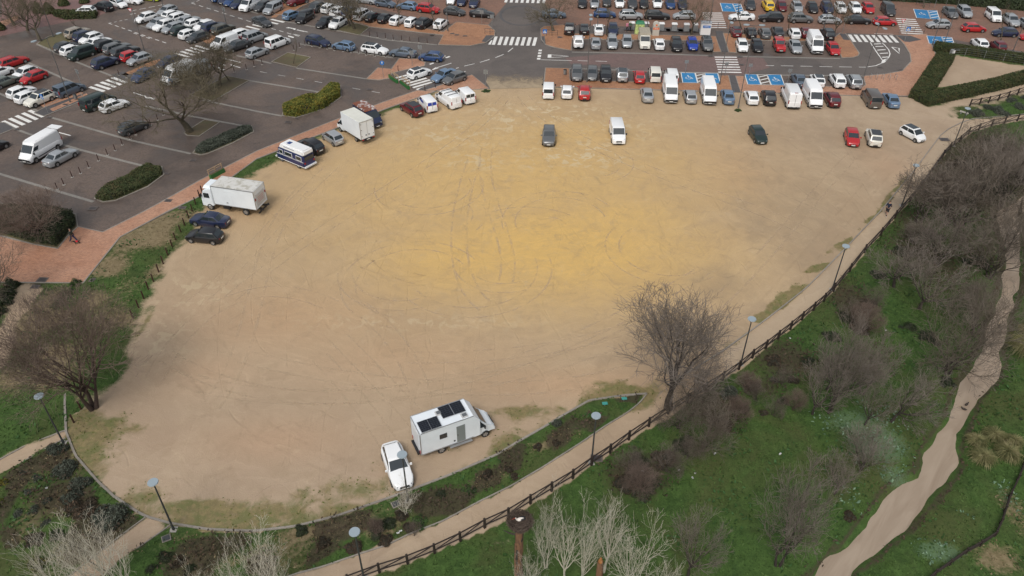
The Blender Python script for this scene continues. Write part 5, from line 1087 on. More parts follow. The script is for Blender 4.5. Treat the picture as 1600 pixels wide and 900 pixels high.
# bollards
m_ = MB(); m_.tube((0,0,0),(0,0,.92),.055,.05,8); m_.tube((0,0,.92),(0,0,.95),.05,.02,8); BOLm = m_.mesh('bollard_post', BOL, 50)
m_ = MB(); m_.box((0,0,.012),(.30,.30,.03)); FOOTm = m_.mesh('bollard_foot', BASEC)
def bollards(pts, grp, lab, h=1.0, foot=True):
    for i, q in enumerate(pts):
        p = G(*q); o = empty('bollard', (p.x, p.y, .03 if foot else 0), 0, lab(i, len(pts)), 'bollard', grp); inst(BOLm, 'post', o, sc=(1,1,h) if foot else (1.4,1.4,h))
        if foot: inst(FOOTm, 'foot', o)
def ordl(i, n, a, b, what):
    w = ['first','second','third','fourth','fifth','sixth','seventh','eighth','ninth','tenth','eleventh','twelfth','thirteenth','fourteenth','fifteenth','sixteenth','seventeenth']
    return what.replace('#', w[min(i, 16)])
bollards([(315,305),(311,312),(305,323),(300,334),(294,344),(288,356),(282,367),(274,379),(269,390),(262,403),(255,416),(248,429),(240,444),(232,456),(225,471),(217,485),(208,501)], 'bollards between the grass strip and the sand', lambda i, n: ordl(i, n, 0, 0, 'dark thin bollard on the grass strip, # below the lorry'), 1.08, False)
bollards([(128,644),(117,665)], 'bollards by the reddish tree', lambda i, n: ['dark bollard just left of the reddish tree trunk','dark bollard beside the kerb start below the reddish tree'][i], 1.05, False)
bollards([(60,321),(75,310),(89,301),(99,294),(112,282),(125,276),(138,267),(153,256),(167,247),(179,240),(190,231),(202,222),(211,215),(234,200),(245,192),(254,184)], 'bollards in a line across the left lot', lambda i, n: ordl(i, n, 0, 0, 'brown bollard on pavers, # up from the round twiggy bush'))
bollards([(575,59),(587,60.5),(600,62),(612,64),(625,65),(638,67),(652,68),(665,69.5)], 'bollards below the tree-lined row', lambda i, n: ordl(i, n, 0, 0, 'brown bollard, # from left beside the empty bay near the terracotta island'))
bollards([(466,77),(474,73),(485,75),(497,77),(509,79),(520,81),(534,82.5),(546,84),(558,86),(570,88),(583,90),(600,91)], 'bollards beside the line of parked cars above the sand', lambda i, n: ordl(i, n, 0, 0, 'brown bollard, # from left beside the navy estate and its line of cars'))
bollards([(364,116),(383,112),(395,107),(407.5,104),(457,81)], 'bollards by the bare tree island', lambda i, n: ordl(i, n, 0, 0, 'brown bollard, # going right from the bare-tree island'))
bollards([(184,122),(196,126),(109,145),(118,147)], 'bollards at the ends of the first zebra crossing', lambda i, n: ordl(i, n, 0, 0, 'thin post, # at the terracotta strip ends of the upper zebra crossing'), .95)
bollards([(620,113),(662,143),(678,138)], 'posts by the striped crossing', lambda i, n: ordl(i, n, 0, 0, 'thin dark post, # along the crossing beside the green barriers'), 1.0)
# fences
POSTm = {}
def fence(pts, name, label, h=1.05, half=.08, spans=True):
    P = GP(pts); o = empty(name, P[0], 0, label, 'fence'); o0 = P[0]
    for i, p in enumerate(P):
        m_ = MB(); q = p - o0; m_.box((q.x, q.y, h/2+.02), (half*2, half*2, h+.04), rz=.5, taper=.92); m_.obj('post', WOOD, o)
    for i in range(len(P)-1):
        a, b = P[i]-o0, P[i+1]-o0
        for z, r in ((h-.10,.055),(.32,.05)): m_ = MB(); m_.tube((a.x,a.y,z),(b.x,b.y,z),r,r,5); m_.obj('rail', WOOD, o)
        m_ = MB(); m_.tube((a.x,a.y,.30),(b.x,b.y,h-.10),.045,.045,5); m_.obj('brace', WOOD, o)
fence(FENCE, 'wooden_fence', 'long dark wooden rail fence along the lower edge of the sandy path'); fence(FENCE2, 'wooden_fence', 'short dark wooden rail fence above the rounded bushes at top right'); fence(FENCE3, 'wooden_fence', 'low dark leaning wooden fence in the meadow at bottom right', .8, .07)
# signs
SB = mat('sign_blue', (.02,.16,.50), .4); SW = mat('sign_white', (.75,.75,.75), .4); S_RED = mat('sign_red', (.5,.02,.03), .4)
def sign(bs, h, kind, label, rz=0.0, z=.06):
    b = G(*bs); o = empty('road_sign', (b.x, b.y, z), rz, label, 'sign'); m_ = MB(); m_.tube((0,0,0),(0,0,h),.035,.035,6); m_.obj('post', GALV, o)
    m_ = MB()
    if kind == 'cross':
        m_.box((0,-.05,h-.3),(.70,.03,.70)); pl = m_.obj('plate', SB, o); t = MB(); t.add([(-.27,-.07,h-.56),(.27,-.07,h-.56),(0,-.07,h-.04)], [(0,1,2)]); t.obj('triangle', SW, pl)
        t = MB(); t.box((0,-.078,h-.30),(.05,.006,.14)); t.box((-.05,-.078,h-.44),(.04,.006,.16),rz=0); t.box((.05,-.078,h-.44),(.04,.006,.16)); t.box((0,-.078,h-.20),(.07,.006,.07)); t.obj('walker', BLK, pl)
    elif kind == 'back': m_.box((0,.05,h-.3),(.66,.03,.66)); m_.obj('plate', GALV, o)
    elif kind == 'yield': m_.add([(-.4,-.05,h),(.4,-.05,h),(0,-.05,h-.72),(-.4,-.02,h),(.4,-.02,h),(0,-.02,h-.72)], [(0,2,1),(3,4,5),(0,1,4,3),(1,2,5,4),(2,0,3,5)]); pl = m_.obj('plate', S_RED, o); t = MB(); t.add([(-.26,-.058,h-.09),(.26,-.058,h-.09),(0,-.058,h-.56)], [(0,2,1)]); t.obj('face', SW, pl)
    elif kind == 'round': m_.tube((0,-.06,h-.35),(0,-.03,h-.35),.34,.34,18); pl = m_.obj('plate', SB, o); t = MB(); t.box((0,-.07,h-.38),(.08,.01,.34)); t.add([(-.14,-.072,h-.28),(.14,-.072,h-.28),(0,-.072,h-.08)], [(0,1,2)]); t.obj('arrow', SW, pl)
    elif kind == 'bay': m_.box((-.16,.04,h-.25),(.28,.03,.5)); m_.box((.16,.04,h-.25),(.28,.03,.5)); m_.obj('plate', GALV, o)
sign((73,181),2.7,'cross','blue crossing sign beside the cream car with black roof',R(-30)); sign((126,141),2.7,'back','grey-backed sign above the blue-grey people carrier',R(-30)); sign((848,70),2.6,'cross','blue crossing sign on the rounded end of the centre-right island'); sign((766,47),2.6,'back','grey-backed sign at the tip of the centre-left island'); sign((750,38),2.4,'back','grey-backed sign in front of the black saloon at top centre')
sign((597,123),2.7,'round','round blue arrow sign on the small triangular island'); sign((642,104),2.4,'back','sign post beside the white car with glass roof'); sign((655,97),2.6,'back','sign post beside the blue hatchback at the terracotta tip'); sign((757,136),2.6,'back','sign post at the corner where the road meets the sand')
sign((1068,114),2.2,'bay','double sign of the leftmost blue bay'); sign((1130,117),2.2,'bay','double sign beside the zebra crossing between blue bays'); sign((1167,119),2.2,'bay','double sign of the blue bay right of the walkway'); sign((1228,127),2.2,'bay','double sign right of the last lower blue bay'); sign((1402,49),2.6,'yield','red and white yield sign by the right zebra crossing'); sign((1410,62),2.6,'cross','blue crossing sign below the right zebra crossing'); sign((1313,48),2.6,'bay','grey sign post in front of the black saloon')
sign((207,42),2.8,'yield','red and white yield sign near the white hatchback in the left lot'); sign((350,36),2.4,'back','small grey sign by the dashed guide lines',R(-30)); sign((1456,9),2.4,'back','thin sign post above the upper right blue bay')
# green barriers with pale rails
def barrier(a, b, label):
    p, q = G(*a), G(*b); d = q-p; l = d.length; o = empty('barrier', (p+q)/2, math.atan2(d.y, d.x), label, 'barrier', 'green barriers with pale rails'); 
    m_ = MB(); m_.box((0,0,.33),(l,.32,.55),taper=.96); m_.obj('planter_box', GRN, o); m_ = MB(); m_.box((0,0,.62),(l*.92,.26,.02)); m_.obj('soil', M_SOIL, o)
    for z in (.95,1.2): m_ = MB(); m_.box((0,.25,z),(l,.05,.08)); m_.obj('rail', WOODP, o)
    for x in (-l/2+.1, 0, l/2-.1): m_ = MB(); m_.box((x,.25,.65),(.08,.06,1.2)); m_.obj('post', WOODP, o)
barrier((606,122.5),(619,132),'green barrier with pale rails at the upper left of the striped crossing'); barrier((624,131.5),(637,141.5),'green barrier with pale rails at the lower left of the striped crossing'); barrier((328,284),(350,272),'green barrier with yellow rails behind the box lorry')
# bike racks
for i in range(5):
    for j in range(2):
        pass
RK = []
for i, (px, py) in enumerate([(1357,119.5),(1366,119.8),(1376,120),(1386,120.2),(1396,120.3)]):
    p = G(px, py); o = empty('bike_rack', (p.x,p.y,.06), R(-4), None, 'bike rack', 'bike racks on the terracotta pavement'); o['label'] = ['leftmost','second','middle','fourth','rightmost'][i] + ' steel hoop bike rack on the terracotta pavement at right'
    m_ = MB(); m_.path([(0,-.4,0),(0,-.4,.7),(0,-.3,.8),(0,.3,.8),(0,.4,.7),(0,.4,0)], [.03]*6, 6); m_.obj('hoop', GALV, o, 60)
# litter bins
def bin_(bs, label):
    p = G(*bs); o = empty('litter_bin', (p.x,p.y,.05), 0, label, 'litter bin'); m_ = MB(); m_.tube((0,0,.15),(0,0,.85),.20,.24,12); m_.obj('bucket', GALV, o, 50); m_ = MB(); m_.tube((0,0,.86),(0,0,.92),.25,.18,12); m_.obj('lid', BLK, o); m_ = MB(); m_.tube((.26,0,0),(.26,0,1.0),.03,.03,6); m_.obj('post', STEEL, o)
bin_((117,161),'grey litter bin on the striped terracotta strip'); bin_((880,117),'grey litter bin left of the first grey SUV below the dashed lane')
# recycling containers
def container(bs, kind, label):
    p = G(*bs); o = empty('recycling_container', (p.x,p.y,.08), R(-4), label, 'recycling container', 'recycling containers')
    if kind == 'slab':
        m_ = MB(); m_.box((0,0,.04),(3.0,1.3,.06)); m_.obj('base', M_TACT, o)
        m_ = MB(); m_.box((-.1,0,.62),(.95,.8,1.1),taper=.88); m_.obj('body', mat('grey_bin', (.22,.225,.23), .5), o); m_ = MB(); m_.box((-.1,0,1.24),(1.05,.85,.16),taper=.8); m_.obj('lid', SW, o)
    elif kind == 'igloo':
        m_ = MB(); m_.box((0,0,.9),(1.7,1.3,1.75),taper=.86); m_.obj('body', mat('recycling_print', (.42,.52,.20), .5, var=.4, vscale=2.4), o); m_ = MB(); m_.box((0,0,1.9),(1.6,1.2,.35),taper=.7); m_.obj('green_top', mat('recycling_green', (.01,.17,.07), .5), o)
        m_ = MB(); m_.box((0,-.60,1.2),(.35,.12,.3)); m_.obj('slot', BLK, o)
    elif kind == 'clothes':
        m_ = MB(); m_.box((0,0,.85),(1.15,1.0,1.7)); m_.tube((0,-.5,1.7),(0,.5,1.7),.575,.575,16); m_.obj('body', mat('off_white_metal', (.52,.49,.43), .5), o); m_ = MB(); m_.box((0,-.51,1.25),(1.05,.03,.32)); m_.box((0,-.51,1.85),(.3,.03,.28)); m_.obj('orange_panel', mat('orange_print', (.75,.15,.03), .5), o); m_ = MB(); m_.box((-.2,-.53,1.25),(.14,.02,.12)); m_.box((.15,-.53,1.25),(.4,.02,.06)); m_.obj('print', SW, o)
    elif kind == 'kiosk':
        m_ = MB(); m_.box((0,0,1.0),(1.75,1.2,2.0),taper=.97); m_.obj('body', SW, o); m_ = MB(); m_.box((.1,-.61,1.45),(1.3,.03,.42)); m_.obj('blue_panel', SB, o); m_ = MB(); m_.box((.1,-.632,1.45),(.9,.02,.08)); m_.obj('print', SW, o); m_ = MB(); m_.box((0,0,2.06),(1.85,1.3,.14)); m_.obj('roof', mat('pale_grey_roof', (.45,.47,.5), .5), o)
container((996,51),'igloo','green-topped recycling bank with yellow and white print'); container((1021,53.5),'clothes','off-white clothes bank with orange panel'); container((1098,51.5),'kiosk','white kiosk with blue panel at the right end of the containers')
for (px, py), lb in zip([(985,45),(1007,45.5),(1031,46),(1051,46.5),(1070,47),(1083,47)], ['grey bin with white lid behind the two people','grey bin with white lid between green bank and clothes bank','grey bin just right of the clothes bank','grey bin, second right of the clothes bank','grey bin, third right of the clothes bank','grey bin beside the white kiosk']): container((px,py),'slab',lb)
# guard rails near top
def rail(a, b, label, z=.08):
    p, q = G(*a), G(*b); d = q-p; l = d.length; o = empty('guard_rail', ((p.x+q.x)/2,(p.y+q.y)/2,z), math.atan2(d.y,d.x), label, 'guard rail'); m_ = MB()
    for zz in (.5,1.0): m_.tube((-l/2,0,zz),(l/2,0,zz),.03,.03,6)
    m_.obj('rails', STEEL, o)
    for x in (-l/2,0,l/2): m_ = MB(); m_.tube((x,0,0),(x,0,1.0),.03,.03,6); m_.obj('post', STEEL, o)
rail((1105,42),(1132,42.5),'dark guard rail across the lower end of the top zebra crossing'); rail((851,56),(868,56),'grey guard rail round the foot of the tree on the island'); rail((755,54),(771,55),'grey guard rail by the dark slab of the centre-left island'); rail((1410,44.5),(1440,49),'dark guard rail across the right zebra crossing',.02); rail((1175*1.215,4),(1448,8),'grey guard rail at the top right planting')
# garden mesh fence + gate at triangle
o = empty('mesh_fence', G(1484,85), 0, 'thin grey wire fence inside the triangular hedge garden', 'fence'); o0 = G(1484,85)
PF = GP([(1484,85),(1504,84),(1534,88),(1564,92),(1596,96.5),(1630,101)])
for i, p in enumerate(PF):
    q = p-o0; m_ = MB(); m_.tube((q.x,q.y,0),(q.x,q.y,1.5),.03,.03,6); m_.obj('post', GALV, o)
for a, b in zip(PF, PF[1:]):
    a = a-o0; b = b-o0; m_ = MB()
    for z in (.1,.45,.8,1.15,1.45): m_.tube((a.x,a.y,z),(b.x,b.y,z),.012,.012,3)
    m_.obj('wire', GALV, o)
p = G(1482,84); o = empty('information_stand', (p.x,p.y,0), .2, 'small white and grey stand at the gate corner of the hedge garden', 'stand'); m_ = MB(); m_.box((0,0,.7),(.5,.4,1.1),taper=.9); m_.obj('cabinet', GALV, o); m_ = MB(); m_.box((.2,-.22,.9),(.45,.05,.5)); m_.obj('panel', SW, o); m_ = MB(); m_.box((.9,.2,1.0),(1.4,.06,.06)); m_.obj('bar', GALV, o)
# wheel stop / low barrier at the path fork
p, q = G(1497,172), G(1510,176); o = empty('low_barrier', (p+q)/2, math.atan2((q-p).y,(q-p).x), 'low pale barrier bar at the path fork beside the round bush', 'barrier'); l = (q-p).length; m_ = MB(); m_.box((0,0,.35),(l,.14,.16)); m_.obj('beam', mat('bleached_wood', (.45,.42,.38), .7), o)
for x in (-l/2+.2,l/2-.2): m_ = MB(); m_.box((x,0,.15),(.14,.14,.3)); m_.obj('post', GALV, o)
# small signs/plates in bank and litter
for (px, py), c, lb in [((946,633),(.05,.28,.25),'small teal plate on the grass above the kerb, left one'), ((976,625),(.05,.28,.25),'small teal plate on the grass above the kerb, right one')]:
    p = G(px, py); o = empty('teal_plate', p, .1, lb, 'plate'); m_ = MB(); m_.box((0,0,.30),(.45,.32,.03)); m_.obj('plate', mat('teal', c, .5), o); m_ = MB(); m_.box((0,0,.14),(.06,.06,.28)); m_.obj('stake', GALV, o)
for (px, py), lb in [((263,846),'grey ground hatch below the bottom left lamp'), ((621,790),'dark square ground hatch under the pale bare tree')]:
    p = G(px, py); o = empty('ground_hatch', p, .5, lb, 'hatch'); m_ = MB(); m_.box((0,0,.06),(.62,.55,.12)); m_.obj('frame', M_KERB, o); m_ = MB(); m_.box((0,0,.13),(.5,.44,.03)); m_.obj('lid', STEEL, o)
# ================================================================== VEGETATION
ORDN0 = 'first second third fourth fifth sixth seventh eighth ninth tenth eleventh twelfth thirteenth fourteenth fifteenth sixteenth'.split()
def height_from(bpx, top_y):
    b = G(*bpx); lo, hi = 0.2, 30
    for _ in range(30):
        h = (lo+hi)/2; y = b.y; z = h - CAM_H; d = y*CT - z*ST; v = -(y*ST + z*CT); py = 450 + FPX*v/d
        if py > top_y: lo = h
        else: hi = h
    return h
def gen_tree(seed, H, spread, trunk_h, trunk_r, stems=1, nl=7, upright=.5, twr=.010, n2=7, n3=7, n4=5, wob=.12, dense=1.0):
    """trunk and limbs in one mesh, twiggy crown in another; unit heights in metres"""
    r = random.Random(seed); T = MB(); Cn = MB()
    cen = Vector((0, 0, trunk_h + (H-trunk_h)*.45)); rx, rz = spread, (H-trunk_h)*.58
    def inside(p): q = p-cen; return (q.x/rx)**2 + (q.y/rx)**2 + (q.z/rz)**2 < 1.12
    def rnd(d, a):
        u = Vector((r.gauss(0,1), r.gauss(0,1), r.gauss(0,1))); return (d + u*a).normalized()
    def branch(p, d, L, rad, lvl):
        ns = (5, 5, 4, 3, 2)[lvl]; pts = [p]; dd = d
        for i in range(ns):
            dd = rnd(dd + Vector((0,0,upright*.28*(1 if lvl else .3))), wob*(1.0 if lvl < 3 else 1.5)); q = pts[-1] + dd*(L/ns); pts.append(q)
            if lvl >= 2 and not inside(q): break
        n = len(pts); rs = [max(twr*.5, rad*(1-.75*i/(n-1))) for i in range(n)]
        (T if lvl < 2 else Cn).path(pts, rs, (8,5,4,3,3)[lvl], 0)
        if lvl == 4: return
        cnt = (nl, n2, n3, n4)[lvl]
        for k in range(cnt):
            t = (.30 if lvl else .55) + (.70 if lvl else .45)*(k+.5)/cnt; t = min(.99, t + r.uniform(-.05,.05)); f = t*(n-1); j = min(n-2, int(f)); q = pts[j].lerp(pts[j+1], f-j)
            dv = (pts[j+1]-pts[j]).normalized(); side = dv.orthogonal().normalized(); side = Matrix.Rotation(r.uniform(0, 2*PI), 3, dv) @ side
            spr = r.uniform(.45,.95)*(1-.35*upright); nd = (dv*(1-spr*.5) + side*spr).normalized()
            if lvl == 0: nd = (side*(1.0-.45*upright) + Vector((0,0,.55+.7*upright))).normalized()
            LL = {0: min(spread*1.05, (H-trunk_h)*.80)*r.uniform(.75,1.1), 1: spread*.62*r.uniform(.7,1.1), 2: spread*.36*r.uniform(.7,1.1), 3: spread*.20*r.uniform(.7,1.2)}[lvl]
            if lvl == 0 and k == cnt-1: nd = Vector((r.uniform(-.15,.15), r.uniform(-.15,.15), 1)).normalized(); LL = (H-trunk_h)*.85
            branch(q, nd, LL, rs[j]*(.68,.66,.62,.6)[lvl], lvl+1)
    for s in range(stems):
        a = 2*PI*s/stems + r.uniform(-.3,.3); lean = 0 if stems == 1 else .32
        d = Vector((math.cos(a)*lean, math.sin(a)*lean, 1)).normalized(); p0 = Vector((math.cos(a)*.12*(stems > 1), math.sin(a)*.12*(stems > 1), -.05))
        branch(p0, d, trunk_h*(1.35 if stems > 1 else 1.25), trunk_r/(1 if stems == 1 else 1.35), 0)
    return T, Cn
BK = {}
def barkmat(name, col, var=.3): return mat(name, col, .85, var=var, vscale=5)
B_GREY = barkmat('grey_bark', (.10,.08,.065)); B_DARK = barkmat('dark_bark', (.040,.031,.026)); B_PALE = barkmat('pale_bark', (.50,.46,.38), .2); B_RED = barkmat('reddish_bark', (.055,.035,.028)); B_OLIVE = barkmat('olive_bark', (.085,.070,.048))
TW_GREY = leafmat('grey_twigs', [(.11,.088,.07),(.165,.138,.118),(.24,.205,.18)]); TW_RED = leafmat('reddish_twigs', [(.092,.064,.050),(.160,.118,.096),(.245,.185,.155)]); TW_PALE = leafmat('pale_twigs', [(.36,.32,.25),(.50,.46,.38),(.62,.58,.51)]); TW_DARK = leafmat('dark_twigs', [(.085,.066,.05),(.135,.11,.088),(.195,.165,.14)]); TW_OL = leafmat('olive_twigs', [(.070,.058,.038),(.110,.092,.060),(.15,.128,.085)])
TP = {}
def tree_proto(key):
    if key in TP: return TP[key]
    par = dict(
      grey =(dict(seed=3, H=7, spread=3.0, trunk_h=1.7, trunk_r=.18, nl=8, upright=.46, twr=.014, n2=6, n3=6, n4=4), B_DARK, TW_GREY),
      big  =(dict(seed=19, H=7, spread=3.2, trunk_h=1.9, trunk_r=.19, nl=8, upright=.5, twr=.0115, n2=7, n3=7, n4=6), B_DARK, TW_GREY),
      grey2=(dict(seed=8, H=7, spread=3.3, trunk_h=1.3, trunk_r=.17, stems=2, nl=6, upright=.42, twr=.014, n2=6, n3=6, n4=4), B_DARK, TW_GREY),
      brush=(dict(seed=11, H=7, spread=3.6, trunk_h=.8, trunk_r=.15, stems=3, nl=5, upright=.30, twr=.014, n2=6, n3=6, n4=4), B_DARK, TW_DARK),
      red  =(dict(seed=5, H=7, spread=4.2, trunk_h=1.5, trunk_r=.22, stems=3, nl=6, upright=.35, twr=.011, n2=7, n3=7, n4=6, wob=.08), B_RED, TW_RED),
      pale =(dict(seed=21, H=9, spread=3.4, trunk_h=2.4, trunk_r=.19, nl=8, upright=.55, twr=.016, n2=5, n3=4, n4=1, wob=.09), B_PALE, TW_PALE),
      pale2=(dict(seed=27, H=9, spread=3.8, trunk_h=1.6, trunk_r=.19, stems=2, nl=6, upright=.5, twr=.016, n2=5, n3=4, n4=1, wob=.10), B_PALE, TW_PALE),
      olive=(dict(seed=14, H=7, spread=3.0, trunk_h=2.1, trunk_r=.20, nl=7, upright=.34, twr=.012, n2=6, n3=6, n4=6, wob=.16), B_OLIVE, TW_OL),
      thin =(dict(seed=17, H=7, spread=1.4, trunk_h=3.0, trunk_r=.11, nl=6, upright=.9, twr=.012, n2=4, n3=3, n4=2), B_OLIVE, TW_OL))[key]
    T, Cn = gen_tree(**par[0]); TP[key] = (T.mesh('trunk', par[1], 60), Cn.mesh('crown', par[2]), par[0]['H'], par[0]['spread']); return TP[key]
tree_i = 0
rt_ = random.Random(9)
def tree(key, bpx, top_y, hw, label, group=None, name='bare_tree', h=None, lean=(0,0), z=0, rz=None):
    tm, cm, H, S = tree_proto(key); b = G(*bpx)
    if h is None: h = height_from(bpx, top_y)
    px1 = (G(bpx[0]+10, bpx[1]) - b).length/10; sp = hw*px1*{'grey':1.05,'grey2':1.08,'brush':1.08,'olive':1.2,'red':1.05}.get(key, .95)
    o = empty(name, (b.x, b.y, z-.03), rt_.uniform(0, 6.28) if rz is None else rz, label, 'tree', group); s = h/H
    o.rotation_euler = (lean[0], lean[1], 0); o.rotation_mode = 'XYZ'
    sub = rt_.uniform(0, 6.28) if rz is None else rz
    inst(tm, 'trunk', o, rot=(0,0,sub), sc=(sp/S, sp/S, s)); inst(cm, 'crown', o, rot=(0,0,sub), sc=(sp/S, sp/S, s)); return o
def tree_top(key, tpx, h, hw, label, group=None, name='bare_tree'):
    """tree whose foot is outside the picture: placed from its top"""
    tm, cm, H, S = tree_proto(key); b = G(tpx[0], tpx[1], h); px1 = (G(tpx[0]+10, tpx[1], h*.7) - G(tpx[0], tpx[1], h*.7)).length/10
    o = empty(name, (b.x, b.y, 0), 0, label, 'tree', group); sub = rt_.uniform(0, 6.28); sp = hw*px1*1.45
    inst(tm, 'trunk', o, rot=(0,0,sub), sc=(sp/S, sp/S, h/H)); inst(cm, 'crown', o, rot=(0,0,sub), sc=(sp/S, sp/S, h/H)); return o
tree('red', (148,643), 488, 100, 'wide reddish bare tree with several stems at the left edge of the sand')
tree('big', (1046,636), 492, 135, 'large bare tree beside the path, right of the teal plates', name='bare_tree', lean=(0,-.05)); tree('grey2', (1076,628), 560, 50, 'bare tree leaning right over the path, beside the large bare tree', lean=(0,.28)); 
GR = 'bare trees in the meadow'
for it in [('grey',(1270,646),562,38,'small bare tree, leftmost of the trio in the meadow'),('grey2',(1297,643),505,52,'taller bare tree, second from left in the meadow trio'),('grey',(1292,606),545,40,'bare tree behind the meadow trio, nearest the fence'),('grey2',(1347,614),528,46,'bare tree right of the meadow trio with forked dark trunk'),('grey',(1352,662),592,30,'small thin bare tree above the pale weeds in the meadow'),
           ('grey',(1436,480),395,55,'bare tree with one dark trunk below the creek thicket'),('brush',(1480,580),450,75,'broad grey thicket tree left of the creek bend'),('grey',(1396,446),375,48,'bare tree close to the fence below the walking man'),('brush',(1497,352),235,85,'big grey bare tree in the upper right thicket'),('grey2',(1462,412),330,55,'bare tree in front of the upper right thicket'),
           ('brush',(1545,430),315,62,'grey bushy tree hanging over the creek'),('grey2',(1560,320),205,62,'tall bare tree above the creek bend'),('brush',(1520,270),188,52,'bare tree against the lower wooden fence at top right'),('brush',(1600,285),190,50,'bare tree cut by the right edge, upper thicket'),('grey2',(1432,345),262,45,'bare tree just right of the fence near the upper lamp'),('brush',(1570,385),290,50,'low grey tree between creek bend and thicket'),
           ('grey2',(1218,883),735,62,'round grey bare tree at bottom right, left of the creek'),('grey',(1305,770),712,36,'small bare tree between the round grey tree and the pale weeds'),('grey2',(1345,735),672,42,'small bare tree standing in the pale weeds'),('grey',(1078,898),803,44,'grey bare tree right of the pale poplars'),('brush',(1062,668),600,42,'grey thicket at the foot of the large bare tree'),('brush',(1100,700),628,44,'grey thicket below the fence, right of the large bare tree'),
           ('brush',(1520,520),435,48,'grey thicket right beside the creek bank'),('grey2',(1475,350),255,48,'bare tree in the middle of the upper thicket')]: tree(*it, group=GR)
tree('grey', (1393,657), 578, 50, 'bare tree leaning strongly right in the meadow', GR, lean=(0,.42))
for k, (bp, ty, hw) in enumerate([((1003,768),738,30),((985,735),705,24),((1040,735),700,28),((1150,655),625,22),((1182,625),598,20),((1208,648),622,16),((1345,520),480,26),((1325,498),468,20),((1360,478),445,20),((1240,640),612,18),((1075,715),690,22),((1425,378),345,22),((1165,612),585,18),((1222,598),572,18),((650,838),818,12),((590,838),815,14)]):
    tree('red' if k % 3 == 0 else 'brush', bp, ty, hw, ORDN0[k] + ' twiggy brown scrub bush, counting along the meadow side of the path and kerb', 'twiggy scrub bushes by the fence', name='scrub_bush')['category'] = 'bush'
PG = 'pale bare trees along the bottom edge'
for k, (t, h, hw, lb) in enumerate([((862,760),9,26,'pale bare poplar nearest the stork nest'),((893,790),8.5,30,'pale bare poplar, second right of the stork nest'),((925,782),9,30,'pale bare poplar, third right of the stork nest'),((962,765),9,34,'tallest pale bare poplar at bottom centre'),((1010,808),8.5,42,'wide pale bare poplar, fifth right of the stork nest'),((1052,866),8,30,'low pale bare poplar at the bottom edge, right end'),((835,850),6,25,'small pale bare tree right beside the nest trunk'),
        ((30,835),8,38,'pale bare tree in the bottom left corner'),((72,828),8,34,'pale bare tree, second from the bottom left corner'),((108,815),8.5,42,'tall pale bare tree left of the bottom left path'),((140,830),8,34,'pale bare tree leaning over the bottom left path'),((345,862),7.5,30,'pale bare tree, left one below the stone kerb'),((382,836),8,40,'pale bare tree, middle one below the stone kerb'),((418,862),7.5,28,'pale bare tree, right one below the stone kerb'),((290,885),6,24,'small pale bare tree near the bottom left lamp')]):
    tree_top('pale' if k % 2 else 'pale2', t, h, hw, lb, PG)
tree('pale2', (638,806), 752, 30, 'small pale multi-stemmed tree below the white coupe')
tree('thin', (177,905), 822, 18, 'thin dark sapling on the bottom left path edge', h=6.5); tree('thin', (914,660), 622, 7, 'thin staked sapling on the grass above the disc lamp', h=2.4)
tree('olive', (295,209), 94, 78, 'leaning bare tree over the middle of the left lot', lean=(0,-.20), rz=.6)
for it in [('olive',(341,137),58,34,'bare tree, upper right one of the planted island'),('olive',(330,151),72,44,'bare tree, lowest one of the planted island'),('olive',(322,148),92,38,'bare tree, left one of the planted island'),('thin',(356,129),72,15,'thin bare tree at the right end of the planted island'),('olive',(288,134),82,48,'wide bare tree over the white high-roof van'),('thin',(456,102),44,10,'slender bare tree in the square planted bed'),
           ('olive',(551,47),-25,36,'thick bare tree in the bed right of the white SUV'),('olive',(544,43),-20,26,'second trunk in the bed right of the white SUV'),('thin',(502,24),-30,16,'thin bare tree behind the dark SUV, top'),('thin',(446,12),-35,14,'thin bare tree between the silver and black cars at top'),('thin',(619,44),-15,15,'thin bare tree in front of the white hatchbacks'),('thin',(683,51),-20,14,'thin bare tree in front of the last white hatchback of the row'),('thin',(612,18),-25,12,'thin bare tree beside the light blue hatchback'),
           ('olive',(61,70),-12,34,'large bare tree at the corner of the planted bed, far left'),('olive',(40,53),-12,30,'bare tree on the lawn at far left'),('olive',(20,45),-25,30,'bare tree at the left edge on the lawn'),('thin',(117,46),24,9,'small bare tree behind the beige SUV'),
           ('olive',(862,48),-4,36,'dark bare tree on the rounded island beside the zebra crossing'),('thin',(945,55),-25,14,'pale thin tree beside the navy hatchback'),('olive',(1077,52),-20,22,'bare tree among the recycling containers'),('thin',(1012,54),-28,13,'thin tree beside the clothes bank'),('thin',(1157,51),-25,14,'thin tree between the dark red and black cars'),('thin',(1229,52),-25,14,'thin tree left of the white hatchback, upper strip'),('olive',(1299,58),-25,16,'bare tree behind the red hatchback at the strip end'),('thin',(1561,58),-18,12,'thin tree right of the navy hatchback'),('thin',(1440,8),-30,14,'small bare tree above the upper right blue bay'),('thin',(1549,5),-25,12,'thin bare tree in the hedge at the top right')]: tree(*it, group='bare trees of the car park')
